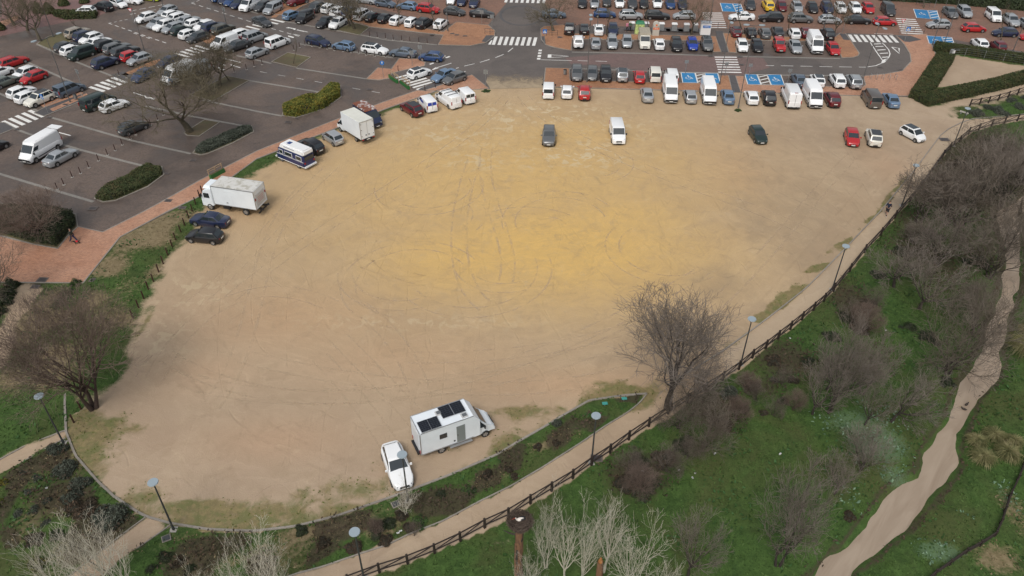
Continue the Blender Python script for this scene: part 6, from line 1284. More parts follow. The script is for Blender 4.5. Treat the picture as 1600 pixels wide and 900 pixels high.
# leaf clouds -------------------------------------------------------
def leaves_np(P, N, size, rs, up=.35, shape=1.5):
    """two-triangle leaves at P, loosely facing N"""
    n = len(P); A = N + rs.normal(0, up, (n,3)); A /= np.linalg.norm(A, axis=1)[:,None]+1e-9
    U = np.cross(A, rs.normal(0,1,(n,3))); U /= np.linalg.norm(U, axis=1)[:,None]+1e-9; V = np.cross(A, U); s = size*rs.uniform(.6,1.3,(n,1))
    q = np.stack([P - U*s*shape*.5, P + V*s*.4, P + U*s*shape*.5, P - V*s*.4], 1)
    return q.reshape(-1,3)
def quads_mesh(name, V, m):
    n = len(V)//4; me = bpy.data.meshes.new(name); me.vertices.add(len(V)); me.vertices.foreach_set('co', V.astype(np.float32).ravel()); me.loops.add(len(V)); me.loops.foreach_set('vertex_index', np.arange(len(V), dtype=np.int32))
    me.polygons.add(n); me.polygons.foreach_set('loop_start', np.arange(0, len(V), 4, dtype=np.int32)); me.polygons.foreach_set('loop_total', np.full(n, 4, np.int32)); me.update(calc_edges=True); me.materials.append(m); return me
L_DARK = leafmat('dark_leaves', [(.018,.026,.012),(.032,.045,.02),(.055,.07,.03)]); L_GREEN = leafmat('green_leaves', [(.03,.055,.015),(.05,.095,.024),(.085,.15,.035)]); L_GG = leafmat('greygreen_leaves', [(.040,.050,.036),(.07,.082,.062),(.115,.125,.10)]); L_RB = leafmat('redbrown_leaves', [(.030,.026,.015),(.058,.042,.028),(.095,.060,.038)]); L_YG = leafmat('yellowgreen_leaves', [(.05,.075,.015),(.12,.13,.025),(.27,.19,.03)]); L_HB = leafmat('hedge_leaves', [(.028,.045,.016),(.055,.07,.025),(.10,.075,.035)])
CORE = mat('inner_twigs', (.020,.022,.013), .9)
def shrub_lobes(seed):
    r = random.Random(seed); L_ = [(0, 0, 0, .62, .72)]
    for i in range(r.randrange(6, 10)):
        a = r.uniform(0, 6.28); d = r.uniform(.25, .78); q = r.uniform(.22, .46); L_.append((d*math.cos(a), d*math.sin(a), r.uniform(-.05, .25)*(1-d), q, q*r.uniform(.8, 1.7)*(1.15-d*.6)))
    return L_
def shrub_mesh(seed, n, core=.80, lump=.22):
    rs = np.random.default_rng(seed); L_ = shrub_lobes(seed); P_, D_ = [], []
    tot = sum(l[3]**2 for l in L_)
    for x, y, z, q, h in L_:
        k = int(n*q*q/tot); D = rs.normal(0,1,(k,3)); D[:,2] = np.abs(D[:,2])*.9 - .10; D /= np.linalg.norm(D, axis=1)[:,None]
        rr = 1.05 - rs.uniform(0,.45,k)**1.2; P_.append(D*rr[:,None]*np.array([q,q,h]) + np.array([x,y,z])); D_.append(D)
    return np.vstack(P_), np.vstack(D_)
SHM = {}
def shrub_parts(key, v):
    if (key, v) in SHM: return SHM[(key, v)]
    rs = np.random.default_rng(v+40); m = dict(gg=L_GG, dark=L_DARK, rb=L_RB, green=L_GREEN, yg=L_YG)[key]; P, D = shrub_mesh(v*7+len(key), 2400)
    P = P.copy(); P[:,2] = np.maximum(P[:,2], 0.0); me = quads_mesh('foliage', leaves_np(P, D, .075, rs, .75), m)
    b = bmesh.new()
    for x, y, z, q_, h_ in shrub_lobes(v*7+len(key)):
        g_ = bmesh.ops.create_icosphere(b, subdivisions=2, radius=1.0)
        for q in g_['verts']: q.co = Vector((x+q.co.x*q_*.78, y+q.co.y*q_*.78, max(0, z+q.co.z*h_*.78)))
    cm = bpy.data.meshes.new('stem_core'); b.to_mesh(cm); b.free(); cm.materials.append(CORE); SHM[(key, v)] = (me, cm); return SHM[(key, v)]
rsb = random.Random(31)
def shrub(key, px, py, rpx, h, label, group=None, name='shrub', asp=1.0):
    b = G(px, py + rpx*.25); m1 = (G(px+10, py) - G(px, py)).length/10; r = rpx*m1; me, cm = shrub_parts(key, rsb.randrange(6))
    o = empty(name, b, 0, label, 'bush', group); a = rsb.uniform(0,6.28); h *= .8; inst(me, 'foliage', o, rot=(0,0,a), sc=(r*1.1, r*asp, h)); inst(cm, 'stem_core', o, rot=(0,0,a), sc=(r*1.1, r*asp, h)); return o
ORDN = 'first second third fourth fifth sixth seventh eighth ninth tenth eleventh twelfth thirteenth fourteenth fifteenth sixteenth seventeenth eighteenth nineteenth twentieth twenty-first twenty-second'.split()
KW = dict(gg='grey-green', dark='dark green', rb='reddish brown', green='fresh green', yg='yellow-green')
for lst, grp, where in [
  ([('gg',90,707,17,1.3),('gg',107,733,22,1.5),('gg',124,760,20,1.4),('gg',115,783,18,1.2),('gg',186,803,32,1.5),('gg',163,812,22,1.2),('rb',142,797,24,1.0),('rb',120,797,18,.9),('gg',48,775,11,.8),('gg',57,800,13,.8),('gg',78,787,10,.7),('gg',33,806,13,.8),('gg',60,752,12,.8),('gg',40,746,10,.7),('yg',3,762,14,1.2),('green',75,765,10,.6),('rb',60,845,18,.9),('dark',95,840,16,.9),('yg',5,790,12,.9),('yg',105,862,14,1.6),('yg',60,885,16,1.4),('gg',75,820,12,.6),('gg',92,745,10,.8)], 'bushes on the lower left bank', 'on the lower left bank'),
  ([('green',119,447,9,1.4),('green',104,463,15,1.3),('green',93,478,14,1.2),('dark',5,470,22,2.0),('dark',18,450,14,1.8),('dark',-5,495,16,1.5)], 'bushes beside the left dirt path', 'beside the left dirt path'),
  ([('dark',475,829,13,.9),('rb',508,850,14,.8),('dark',590,824,20,1.0),('dark',610,815,14,.8),('rb',630,806,15,.8),('rb',763,741,12,.8),('rb',797,733,9,.6),('rb',843,696,9,.7),('gg',871,661,9,.9),('dark',262,874,18,1.0),('rb',284,882,15,.9),('dark',300,892,14,.9),('rb',560,850,16,.5),('rb',605,845,14,.5),('green',660,812,14,.4),('rb',640,822,12,.5),('dark',690,770,10,.6),('green',735,765,12,.5),('rb',803,742,8,.5),('dark',240,892,14,.9),('rb',870,690,8,.5)], 'bushes on the strip between stone kerb and path', 'between stone kerb and bottom path'),
  ([('rb',985,748,24,1.3),('dark',1012,757,26,1.3),('dark',1000,718,22,1.4),('rb',1042,712,24,1.5),('dark',1070,690,20,1.4),('rb',1130,655,20,1.4),('gg',1142,608,18,1.2),('dark',1165,636,13,.9),('rb',1195,642,10,.8),('dark',1226,622,11,.9),('rb',1340,505,20,1.5),('rb',1352,470,18,1.4),('dark',1322,492,18,1.3),('rb',1175,600,14,.9),('rb',1210,560,16,.8),('dark',1260,560,16,1.1),('dark',1300,520,18,1.2),('dark',1450,520,20,1.4),('dark',1420,505,16,1.1),('rb',1240,590,12,.7),('dark',1375,425,16,1.2),('dark',1405,385,16,1.2),('rb',1328,800,12,.9),('dark',1480,590,14,1.0),('dark',1560,290,26,2.0),('dark',1500,300,26,2.0),('dark',1450,360,22,1.6),('dark',1590,240,24,1.8),('dark',1525,400,22,1.6),('dark',1545,215,20,1.4),('rb',1500,250,20,1.5),('dark',1595,650,6,.5),('dark',1539,799,6,.35),('gg',1212,590,9,.6)], 'bushes in the meadow right of the fence', 'right of the long wooden fence'),
  ([('gg',1524,170,13,1.3),('gg',1541,162,10,1.0),('gg',1557,166,14,1.3),('gg',1590,160,13,1.3),('gg',1576,150,10,1.1),('gg',1603,147,10,1.2),('gg',1607,163,11,1.2),('gg',1570,172,8,.8)], 'rounded bushes between the two fences at top right', 'between the two fences at top right')]:
    seen = {}; tot = {}
    for it in lst: tot[it[0]] = tot.get(it[0], 0) + 1
    srt = sorted(lst, key=lambda t: t[1]); rank = {}
    for it in srt: rank[id(it)] = seen.get(it[0], 0); seen[it[0]] = seen.get(it[0], 0) + 1
    for it in lst:
        k = rank[id(it)]; n_ = tot[it[0]]; size = 'large' if it[3] > 19 else ('small' if it[3] < 11 else 'mid-sized')
        lab = f'{KW[it[0]]} bush {where}' if n_ == 1 else f'{ORDN[k]} {KW[it[0]]} bush, counting from the left, {where}'
        shrub(*it, lab, grp)
# clipped conical evergreens
def conifer(bs, top, hw, label):
    b = G(*bs); h = height_from(bs, top); m1 = (G(bs[0]+10, bs[1]) - b).length/10; r = hw*m1; o = empty('conical_evergreen', b, 0, label, 'tree', 'clipped conical evergreens'); rs = np.random.default_rng(int(abs(bs[0]))); n = 1800
    t = rs.uniform(0,1,n)**.8; a = rs.uniform(0,6.283,n); rr = (1-t)**.75*rs.uniform(.8,1.05,n); P = np.column_stack([np.cos(a)*rr*r, np.sin(a)*rr*r, .15+t*h*.97]); N = np.column_stack([np.cos(a), np.sin(a), np.full(n,.4)])
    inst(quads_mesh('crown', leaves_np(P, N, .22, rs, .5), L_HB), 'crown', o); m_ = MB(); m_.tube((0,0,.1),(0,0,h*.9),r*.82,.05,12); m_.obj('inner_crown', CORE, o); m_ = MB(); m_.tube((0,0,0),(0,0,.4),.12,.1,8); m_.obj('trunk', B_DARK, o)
conifer((97,13),-3,9,'clipped conical evergreen, second from right on the lawn'); conifer((129,9),-4,8,'clipped conical evergreen, rightmost on the lawn'); conifer((74,25),7,11,'broad clipped conical evergreen beside the planted bed'); conifer((58,25),6,8,'clipped conical evergreen behind the large bare tree')
conifer((-2,52),37,9,'low clipped evergreen cut by the left edge')
# hedges
def hedge_poly(P, h, m, label, dens=120, size=.13, name='hedge', lump=.15, cat='hedge', hf=None):
    c = sum((Vector(p) for p in P), Vector())/len(P); c.z = 0; Q = [Vector(p)-c for p in P]; o = empty(name, c, 0, label, cat); rs = np.random.default_rng(int(abs(c.x*13+c.y*7)))
    xs_ = [p.x for p in Q]; ys_ = [p.y for p in Q]; area = (max(xs_)-min(xs_))*(max(ys_)-min(ys_)); n = int(area*dens*1.6)
    X = rs.uniform(min(xs_), max(xs_), n); Y = rs.uniform(min(ys_), max(ys_), n); d = sdf(X, Y, Q); k = d > 0.02; X, Y, d = X[k], Y[k], d[k]
    hl = h*(1 - lump*vnoise(X+c.x, Y+c.y, .9, 5)) * (np.ones_like(X) if hf is None else hf(X, Y)); Z = hl*np.minimum(1, .72+.28*np.sqrt(np.clip(d/.35, 0, 1)))
    P1 = np.column_stack([X, Y, Z+rs.normal(0,.07,len(X))]); N1 = np.tile([0,0,1.], (len(X),1))
    P2 = []; N2 = []
    for a, b in zip(Q, Q[1:]+Q[:1]):
        l = (b-a).length; k = int(l*h*dens*.9)
        if k < 1: continue
        t = rs.uniform(0,1,(k,1)); pa = np.array(a[:2]); pb = np.array(b[:2]); nn = np.array([(b-a).y, -(b-a).x]); nn = nn/(np.linalg.norm(nn)+1e-9)
        mid = (pa+pb)/2 + nn*.1
        if sdf(np.array([mid[0]]), np.array([mid[1]]), Q)[0] > 0: nn = -nn
        off = rs.uniform(-.16,.12,(k,1)); q = pa + (pb-pa)*t + nn*off; zz = rs.uniform(.02,1,(k,1)); hq = h*(1 - lump*vnoise(q[:,0]+c.x, q[:,1]+c.y, .9, 5)) * (1 if hf is None else hf(q[:,0], q[:,1])); P2.append(np.column_stack([q, zz[:,0]*hq*.93])); N2.append(np.tile([nn[0],nn[1],.3], (k,1)))
    PP = np.vstack([P1]+P2); NN = np.vstack([N1]+N2); inst(quads_mesh('foliage', leaves_np(PP, NN, size, rs, .55), m), 'foliage', o)
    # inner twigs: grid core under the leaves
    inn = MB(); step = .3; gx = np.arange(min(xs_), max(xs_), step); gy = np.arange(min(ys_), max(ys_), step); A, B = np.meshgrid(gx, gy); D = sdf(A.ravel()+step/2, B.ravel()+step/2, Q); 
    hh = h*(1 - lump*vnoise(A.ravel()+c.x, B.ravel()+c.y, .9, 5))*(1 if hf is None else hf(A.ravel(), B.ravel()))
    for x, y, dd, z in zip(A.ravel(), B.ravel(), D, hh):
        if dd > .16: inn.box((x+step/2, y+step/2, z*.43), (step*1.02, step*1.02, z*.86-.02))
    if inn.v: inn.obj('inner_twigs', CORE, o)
    return o
def band(pts, w):
    P = [Vector((p.x,p.y,0)) for p in GP(pts)]; L = []; Rr = []
    for i in range(len(P)):
        d = (P[min(i+1,len(P)-1)]-P[max(i-1,0)]).normalized(); q = Vector((-d.y,d.x,0))*(w/2); L.append(P[i]+q); Rr.append(P[i]-q)
    return L + Rr[::-1]
hedge_poly(band([(1456,73),(1530,83),(1600,93),(1680,104)],2.3),1.35,L_HB,'long clipped hedge along the top of the triangular garden'); hedge_poly(band([(1473,88),(1455,116),(1432,152)],2.7),1.3,L_HB,'clipped hedge on the left side of the triangular garden'); hedge_poly(band([(1436,157),(1500,143),(1560,129),(1640,108)],2.5),1.2,L_HB,'clipped hedge along the lower side of the triangular garden')
hedge_poly(GP([(443,184),(442,176),(470,163),(500,152),(516,141),(529,143),(529,154),(505,172),(461,186)]),1.25,L_YG,'clipped yellow-green hedge in the curved bed of the left lot',150,.15,hf=lambda X, Y: 1.08-.5*np.exp(-((X-.15)/.75)**2))
hedge_poly(GP([(150,317),(160,302),(230,265),(250,268),(252,277),(229,294),(180,316),(162,319)]),.75,L_HB,'low mixed hedge in the slanted bed left of the lorry',150,.13,lump=.4)
hedge_poly(GP([(305,243),(312,233),(360,211),(390,203),(392,209),(361,225),(325,241),(314,244)]),.8,L_GG,'low grey-green hedge in the bed under the leaning tree',140,.13,lump=.35)
hedge_poly(GP([(-80,372),(0,370),(50,383),(88,390),(106,368),(117,358),(115,344),(60,335),(0,338),(-80,345)]),1.3,L_DARK,'dark clipped hedge under the round twiggy bush at left',110,.14)
hedge_poly(GP([(80,30),(88,26),(150,27),(146,34),(100,36)]),.9,L_HB,'low hedge in front of the white hatchback with red stripes',60,.2)
hedge_poly([G(1370,-3), G(1480,2), G(1600,12), G(1760,28), G(1760,5), G(1600,-10), G(1370,-20)],1.4,L_DARK,'dark hedge line along the top right edge',40,.3)
for px, lb in ((62,'large round twiggy brown bush on the dark clipped hedge'),): tree('red', (62,378), 312, 60, lb, name='twiggy_bush')
tree('brush', (-5,478), 372, 56, 'dark bare tree cut by the left edge above the dirt path')
# pampas clumps
def pampas(px, py, rpx, label):
    b = G(px, py); m1 = (G(px+10, py)-b).length/10; r = rpx*m1; o = empty('pampas_clump', b, 0, label, 'grass clump', 'pampas clumps beside the creek'); rr = random.Random(int(px)); m_ = MB()
    for i in range(900):
        a = rr.uniform(0, 2*PI); l = r*rr.uniform(.6,1.15); hh = r*rr.uniform(.35,1.0); e = rr.uniform(.0,1)**.7; c, s = math.cos(a), math.sin(a); x0 = r*.15*rr.random()
        pts = [(c*x0, s*x0, 0), (c*(x0+l*.35*e), s*(x0+l*.35*e), hh*.8), (c*(x0+l*.75*e), s*(x0+l*.75*e), hh*.85), (c*(x0+l*e), s*(x0+l*e), hh*(.45 if e > .4 else .95))]; m_.path(pts, [.02,.016,.012,.004], 3)
    m_.obj('blades', leafmat('pampas_blades', [(.09,.105,.045),(.20,.19,.085),(.36,.31,.18)]), o); return o
pl_ = []
for it in [(1597,545,32,'large pampas clump at the right edge beside the creek'),(1534,715,23,'pampas clump nearest the creek, lower left of the group'),(1572,708,24,'pampas clump on the right of the group'),(1525,688,18,'pampas clump at the upper left of the group'),(1552,680,20,'pampas clump at the top of the group'),(1584,688,16,'small pampas clump at the upper right of the group'),(1604,515,16,'small pampas clump with white plumes at the right edge')]: pl_.append(pampas(*it))
m_ = MB()
for i in range(5): x = -.5+.3*i; m_.path([(x,0,1.0),(x-.1,.1,1.8),(x-.15,.1,2.3)], [.02,.07,.02], 5)
m_.obj('plumes', mat('white_plume', (.6,.57,.5), .9), pl_[-1])
# ground cover: tufts, rosettes, undergrowth (nobody could count them)
rs = np.random.default_rng(77); n = 520000; X = rs.uniform(-75, 85, n); Y = rs.uniform(28, 110, n)
ix = np.clip(np.round((X+170)/.5).astype(int), 0, 680)+4; iy = np.clip(np.round((Y-18)/.5).astype(int), 0, 314)+5
def samp(Arr): return Arr.reshape(shp)[iy, ix]
gS, gP, gC, gD, gDk, gSi, gM, gZ = samp(sand), samp(pv), samp(crd), samp(dry), samp(dark), samp(silver), samp(moss), samp(Z)
ok = (gP < -.5) & (gC < -.35); vis = np.abs(X) < (Y*.80+14)
def tufts(sel, name, m, size, lab, zz=.05, up=.5, shape=1.6):
    P = np.column_stack([X[sel], Y[sel], gZ[sel]+rs.uniform(.0, zz, sel.sum())]); N = np.tile([0,0,1.], (len(P),1)); o = inst(quads_mesh(name, leaves_np(P, N, size, rs, up, shape), m), name); o['kind'] = 'stuff'; o['label'] = lab; return o
u = rs.random(n)
gtype = vnoise(X, Y, 1.7, 91)
tufts(ok & vis & (gS < .3) & (gDk < .5) & (gD < .6) & (u < .34), 'grass', leafmat('grass_blades', [(.028,.055,.012),(.050,.095,.020),(.085,.145,.036)]), .13, 'short green meadow grass', .10, .9)
tufts(ok & vis & (gS < .3) & (gtype > .62) & (gDk < .6) & (u < .5) & (u > .34), 'meadow_weeds', leafmat('weed_leaves', [(.018,.040,.010),(.034,.078,.018),(.055,.13,.04)]), .20, 'broad-leaved green weeds in the grass', .18, .7)
tufts(ok & vis & (gS < .3) & (gDk > .35) & (u > .35) & (u < .35+.65*gDk), 'undergrowth', L_RB, .16, 'dark reddish undergrowth', .55, 1.1)
tufts(ok & vis & (gS < .3) & (gSi > .38) & (u > .93-.25*gSi) & (vnoise(X, Y, .8, 55) > .45), 'silver_weeds', leafmat('silver_leaves', [(.07,.13,.07),(.13,.21,.13),(.22,.31,.21)]), .17, 'pale silvery rosette weeds', .22, .6)
tufts(vis & (gP < -.2) & (gS > .6) & (gM > .45) & (u < .22*gM) & (vnoise(X, Y, 1.4, 66) > .48), 'sand_weeds', leafmat('moss_leaves', [(.075,.085,.02),(.11,.13,.03),(.17,.16,.05)]), .12, 'sparse low weeds on the sandy margin', .05, .6)
tufts(ok & vis & (gS < .3) & (gD > .35) & (u > .80), 'dry_grass', leafmat('dry_blades', [(.10,.08,.04),(.18,.14,.075),(.27,.22,.13)]), .13, 'dry brownish grass tufts', .08, .9)
# tuft at the foot of the twin lamp, litter-like white flowers
for (px, py, lb) in ((1151,168,'green grass tuft round the foot of the twin-headed lamp'),(757,141,'green grass tuft at the corner where the road meets the sand')):
    shrub('green', px, py, 7, .35, lb, None, 'grass_tuft')
m_ = MB(); rr = random.Random(4)
for (px, py) in [(1118,709),(1220,709),(1083,747),(1062,735),(1087,740),(1004,731),(1005,737),(77,770),(1384,515),(1234,528),(625,836),(629,833)]:
    q = G(px, py); 
    for k in range(3): m_.box((q.x+rr.uniform(-.06,.06), q.y+rr.uniform(-.06,.06), .22), (.10,.09,.05), rz=rr.random()*3)
o = m_.obj('white_flowers', SW); o['kind'] = 'stuff'; o['label'] = 'scattered white flower heads in the grass'

# ================================================================== NEST, BIRDS, PEOPLE, DOG
def skin(name, J, E_, m, parent, sub=2):
    """J: list of (x,y,z,rx,ry); one continuous skinned surface"""
    me = bpy.data.meshes.new(name); me.from_pydata([j[:3] for j in J], E_, []); o = bpy.data.objects.new(name, me); COL.objects.link(o)
    md = o.modifiers.new('skin', 'SKIN'); md.use_smooth_shade = True
    for i, j in enumerate(J): me.skin_vertices[0].data[i].radius = (j[3], j[4] if len(j) > 4 else j[3]); me.skin_vertices[0].data[i].use_root = (i == 0)
    s = o.modifiers.new('sub', 'SUBSURF'); s.levels = sub; s.render_levels = sub
    dg = bpy.context.evaluated_depsgraph_get(); ev = o.evaluated_get(dg); nm = bpy.data.meshes.new_from_object(ev); bpy.data.objects.remove(o); nm.materials.clear(); nm.materials.append(m); nm.polygons.foreach_set('use_smooth', [True]*len(nm.polygons))
    return inst(nm, name, parent)
SKN = mat('skin', (.42,.25,.18), .6)
def person(bs, head, label, top, bottom, hair=(.03,.02,.015), shorts=False, stride=.25, shoes=(.6,.6,.6), arm=.15, z=.02, s=1.0, bag=None):
    p = G(*bs); o = empty('person', (p.x, p.y, z), head, label, 'person'); o.scale = (s,s,s)   # faces +x
    st = stride; hipz = .92
    J = [(0,0,hipz,.13,.10),(0,0,1.12,.13,.10),(0,0,1.34,.16,.11),(0,0,1.47,.07),(0.01,0,1.56,.055),(.03,0,1.66,.085,.095),(.02,0,1.76,.065),
         (0,.19,1.42,.055),(-arm*.6,.24,1.14,.045),(arm*.5,.24,.90,.034),(0,-.19,1.42,.055),(arm*.4,-.24,1.14,.045),(arm*1.2,-.22,.92,.034),
         (0,.09,.86,.085),(st*.55,.10,.48,.062),(st*.9,.10,.09,.042),(st*.9+.14,.10,.04,.04),(0,-.09,.86,.085),(-st*.35,-.10,.48,.062),(-st*1.0,-.10,.10,.042),(-st*1.0+.13,-.10,.04,.04)]
    E_ = [(0,1),(1,2),(2,3),(3,4),(4,5),(5,6),(2,7),(7,8),(8,9),(2,10),(10,11),(11,12),(0,13),(13,14),(14,15),(15,16),(0,17),(17,18),(18,19),(19,20)]
    skin('body', J, E_, SKN, o)
    g = lambda i, k: (J[i][0], J[i][1], J[i][2], J[i][3]+k, (J[i][4] if len(J[i]) > 4 else J[i][3])+k)
    e1 = .35 if not shorts else 0
    skin('shirt', [g(0,.02), g(1,.025), g(2,.03), g(3,.012), g(7,.02), g(8,.018), g(10,.02), g(11,.018)] + ([g(9,.012), g(12,.012)] if not shorts else []), [(0,1),(1,2),(2,3),(2,4),(4,5),(2,6),(6,7)] + ([(5,8),(7,9)] if not shorts else []), mat('cloth_%.3f_%.3f' % top[:2], top, .9), o)
    if shorts: skin('shorts', [g(0,.028), g(13,.03), g(14,.02), g(17,.03), g(18,.02)], [(0,1),(1,2),(0,3),(3,4)], mat('cloth_%.3f_%.3f' % bottom[:2], bottom, .9), o)
    else: skin('trousers', [g(0,.025), g(13,.02), g(14,.018), g(15,.018), g(17,.02), g(18,.018), g(19,.018)], [(0,1),(1,2),(2,3),(0,4),(4,5),(5,6)], mat('cloth_%.3f_%.3f' % bottom[:2], bottom, .9), o)
    if shorts:
        for a, b in ((14,15),(18,19)):
            q = tuple(J[a][i]*.45+J[b][i]*.55 for i in range(3)); skin('sock', [(*q,.058),(J[b][0],J[b][1],J[b][2],.05)], [(0,1)], mat('dark_sock', (.02,.02,.025), .9), o, 1)
    for a, b in ((15,16),(19,20)): skin('shoe', [(J[a][0]-.03,J[a][1],.05,.05),(J[b][0],J[b][1],.045,.048)], [(0,1)], mat('shoe_%.2f' % shoes[0], shoes, .7), o, 1)
    skin('hair', [(-.01,0,1.71,.108,.112),(-.015,0,1.79,.09)], [(0,1)], mat('hair', hair, .8), o, 1)
    for s2 in (-1,1):
        m_ = MB(); hx, hy, hz = (J[9] if s2 > 0 else J[12])[:3]; m_.box((hx+.01, hy, hz-.05), (.05,.03,.09), taper=.8)
        for f in range(4): m_.tube((hx-.015+f*.014, hy, hz-.09), (hx-.01+f*.016, hy-.008*s2, hz-.165+abs(f-1.5)*.008), .008, .006, 4)
        m_.tube((hx+.035, hy, hz-.03), (hx+.055, hy-.01*s2, hz-.10), .009, .007, 4); m_.obj('hand', SKN, o)
        m_ = MB(); m_.box((.118, s2*.032, 1.675), (.012,.02,.012)); m_.obj('eye', BLK, o)
    m_ = MB(); m_.tube((.11,0,1.665),(.14,0,1.64),.012,.016,5); m_.obj('nose', SKN, o); m_ = MB(); m_.box((.115,0,1.605),(.01,.05,.01)); m_.obj('mouth', mat('lips', (.3,.1,.08), .6), o)
    if bag: skin('backpack', [(-.16,0,1.15,.13,.12),(-.17,0,1.38,.13,.12)], [(0,1)], mat('bag', bag, .8), o, 1)
    return o
person((1383,333), ang(1383,333,.65,-1,.1), 'man in dark T-shirt and shorts walking up the path by the fence', (.015,.022,.045), (.012,.014,.02), shorts=True, stride=.3, shoes=(.65,.65,.65), s=1.1)
person((116,384), ang(116,384,1,.15,.1), 'person in dark jacket and blue trousers striding on the terracotta plaza with a dog', (.035,.040,.030), (.012,.018,.065), stride=.48, bag=(.16,.17,.13), z=.06)
person((976.5,49), R(-60), 'person in a pink top by the recycling containers', (.60,.22,.33), (.02,.02,.03), z=.09); person((981.5,48.5), R(-120), 'person in a dark green top by the recycling containers', (.05,.10,.07), (.02,.02,.02), z=.09)
person((267,141), R(-100), 'person in a light blue top beside the white high-roof van', (.20,.27,.36), (.02,.02,.03), z=.03)
# dog
p = G(121.5,386.5); o = empty('dog', (p.x,p.y,.06), ang(121,386,-1,.25,.1), 'small dark dog in a red coat beside the striding person', 'dog')
J = [(0,0,.30,.085,.09),(.18,0,.31,.10,.10),(.27,0,.38,.06),(.34,0,.46,.06,.055),(.44,0,.43,.035),(-.16,0,.30,.08,.08),(-.26,0,.36,.02),(-.36,0,.44,.012),
     (.18,.07,.20,.035),(.20,.07,.10,.02),(.20,.07,.015,.02),(.18,-.07,.20,.035),(.15,-.07,.10,.02),(.17,-.07,.015,.02),(-.16,.07,.20,.042),(-.21,.07,.11,.02),(-.18,.07,.015,.02),(-.16,-.07,.20,.042),(-.23,-.07,.11,.02),(-.22,-.07,.015,.02),(.32,.04,.53,.018),(.32,-.04,.53,.018)]
skin('body', J, [(0,1),(1,2),(2,3),(3,4),(0,5),(5,6),(6,7),(1,8),(8,9),(9,10),(1,11),(11,12),(12,13),(5,14),(14,15),(15,16),(5,17),(17,18),(18,19),(3,20),(3,21)], mat('dog_fur', (.03,.022,.016), .8), o); skin('coat', [(-.15,0,.33,.10,.10),(.0,0,.34,.115,.11),(.16,0,.35,.12,.11)], [(0,1),(1,2)], mat('red_coat', (.55,.02,.03), .8), o)
# nest on the dead trunk with a stork
NZ = 8.2; c = G(815,812, NZ); o = empty('dead_tree', (c.x-.05,c.y,0), 0, 'thick dead trunk with peeling brown bark carrying the stork nest', 'tree'); m_ = MB(); r = random.Random(2)
pts = [(0,0,-.1),(.04,0,2),(-.03,.03,4),(.03,0,6),(0,0,NZ-.55)]; m_.path(pts, [.34,.30,.27,.25,.23], 12)
def barkpeel():
    m, n, b = newmat('peeling_bark'); tc = n.nodes.new('ShaderNodeTexCoord'); mp = n.nodes.new('ShaderNodeMapping'); n.links.new(tc.outputs['Object'], mp.inputs[0]); mp.inputs['Scale'].default_value = (4,4,.7)
    f = noise(n, 1.6, 5, .7, .8, vec=mp.outputs[0]); c_ = mix(n, ramp(n, f, .38, .5), (.035,.028,.025), (.20,.10,.055)); c_ = mix(n, ramp(n, f, .56, .66), c_, (.30,.18,.11)); n.links.new(c_, b.inputs['Base Color']); b.inputs['Roughness'].default_value = .85; bump(n, b, f, .8, .05); return m
PB = barkpeel(); m_.obj('trunk', PB, o, 60)
for i in range(9): a = r.uniform(0,6.28); z = r.uniform(4,NZ-1.5); m_ = MB(); m_.box((.25*math.cos(a), .25*math.sin(a), z), (.05,.13,r.uniform(.6,1.4)), rz=a); m_.obj('bark_strip', PB if i % 2 else B_DARK, o)
m_ = MB(); m_.path([(0,0,NZ-1.6),(-.6,.1,NZ-1.5),(-.95,.2,NZ-1.35)], [.06,.05,.02], 6); m_.obj('broken_limb', B_DARK, o)
o = empty('stork_nest', (c.x,c.y,NZ-.75), 0, 'round stork nest of dark sticks on top of the dead trunk', 'nest'); m_ = MB()
for i in range(2600):
    a = r.uniform(0,6.28); t = r.random(); rad = .22+.50*min(1, t*1.25)+r.uniform(-.06,.06); z = .75*t; z += r.uniform(-.05,.05)
    if r.random() < .35: rad = r.uniform(.0,.6); z = .58+.35*(rad/.6)**2*.5+r.uniform(-.03,.04)
    x, y = rad*math.cos(a), rad*math.sin(a); ta = a+PI/2+r.gauss(0,.55); l = r.uniform(.12,.32); dz = r.gauss(0,.07); m_.path([(x-math.cos(ta)*l, y-math.sin(ta)*l, z-dz), (x+math.cos(ta)*l*.6, y+math.sin(ta)*l*.6, z+dz)], [.009,.007], 3)
m_.obj('sticks', leafmat('nest_sticks', [(.045,.033,.026),(.09,.065,.052),(.16,.125,.10)]), o); m_ = MB(); m_.tube((0,0,.0),(0,0,.62),.22,.62,18); m_.tube((0,0,.62),(0,0,.60),.62,.3,18); m_.obj('lining', mat('nest_lining', (.06,.042,.03), .95, var=.5, vscale=8), o)
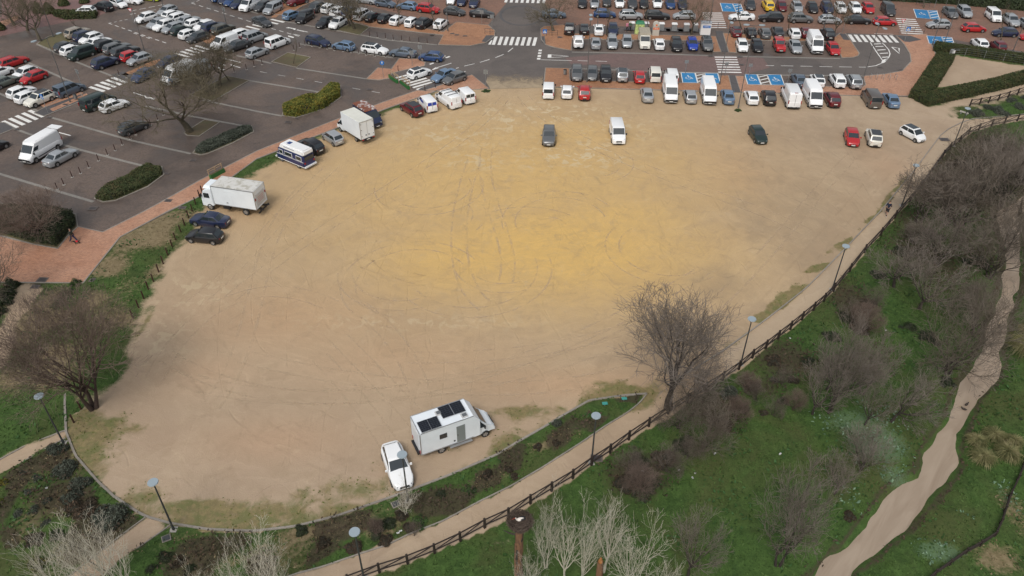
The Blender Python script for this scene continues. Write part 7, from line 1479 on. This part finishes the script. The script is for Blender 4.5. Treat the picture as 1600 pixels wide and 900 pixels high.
WF = mat('white_feather', (.72,.66,.60), .8); BF = mat('black_feather', (.012,.012,.014), .6); o = empty('stork', (c.x+.02,c.y+.02,NZ-.07), R(200), 'white stork with black wing feathers sitting in the nest', 'bird')
skin('body', [(0,0,.08,.13,.12),(.16,0,.12,.10),(.25,0,.20,.05),(.27,0,.32,.035),(.32,0,.36,.04),(-.14,0,.07,.10),(-.26,0,.06,.05)], [(0,1),(1,2),(2,3),(3,4),(0,5),(5,6)], WF, o); m_ = MB(); m_.tube((.34,0,.36),(.56,0,.31),.015,.004,5); m_.obj('beak', mat('red_beak', (.5,.06,.03), .5), o)
for s in (-1,1): skin('wing', [(.02,s*.10,.14,.05,.05),(-.16,s*.10,.13,.07,.035),(-.34,s*.05,.10,.04,.03)], [(0,1),(1,2)], BF, o)
# stump with orange wood among the poplars
c = G(938,905,2.0); o = empty('broken_stump', (c.x,c.y,0), 0, 'broken trunk with orange-brown wood among the pale poplars', 'tree stump'); m_ = MB(); m_.path([(0,0,-.1),(.05,0,2.0),(0,.05,4.0)], [.3,.25,.2], 9); m_.obj('trunk', PB, o, 60); m_ = MB(); m_.tube((0,.05,4.0),(.02,.05,4.4),.17,.05,7); m_.obj('split_wood', mat('orange_wood', (.36,.15,.05), .8, var=.3), o)
# ducks
DK = mat('duck_dark', (.04,.03,.022), .7)
for (px, py), a, lb in (((1511,628),.6,'dark duck on the creek, upper of the two close together'),((1507,635),2.6,'dark duck on the creek, lower of the two close together'),((1561,506),1.2,'dark duck on the creek near the large pampas clump')):
    p = G(px, py, -.2); o = empty('duck', (p.x,p.y,-.20), a, lb, 'bird', 'ducks on the creek'); skin('body', [(0,0,.06,.12,.09),(.14,0,.10,.07),(.20,0,.19,.045),(.25,0,.25,.05),(-.16,0,.08,.06),(-.25,0,.12,.02)], [(0,1),(1,2),(2,3),(0,4),(4,5)], DK, o); m_ = MB(); m_.box((.33,0,.24),(.09,.04,.015)); m_.obj('bill', mat('bill', (.35,.25,.05), .5), o)
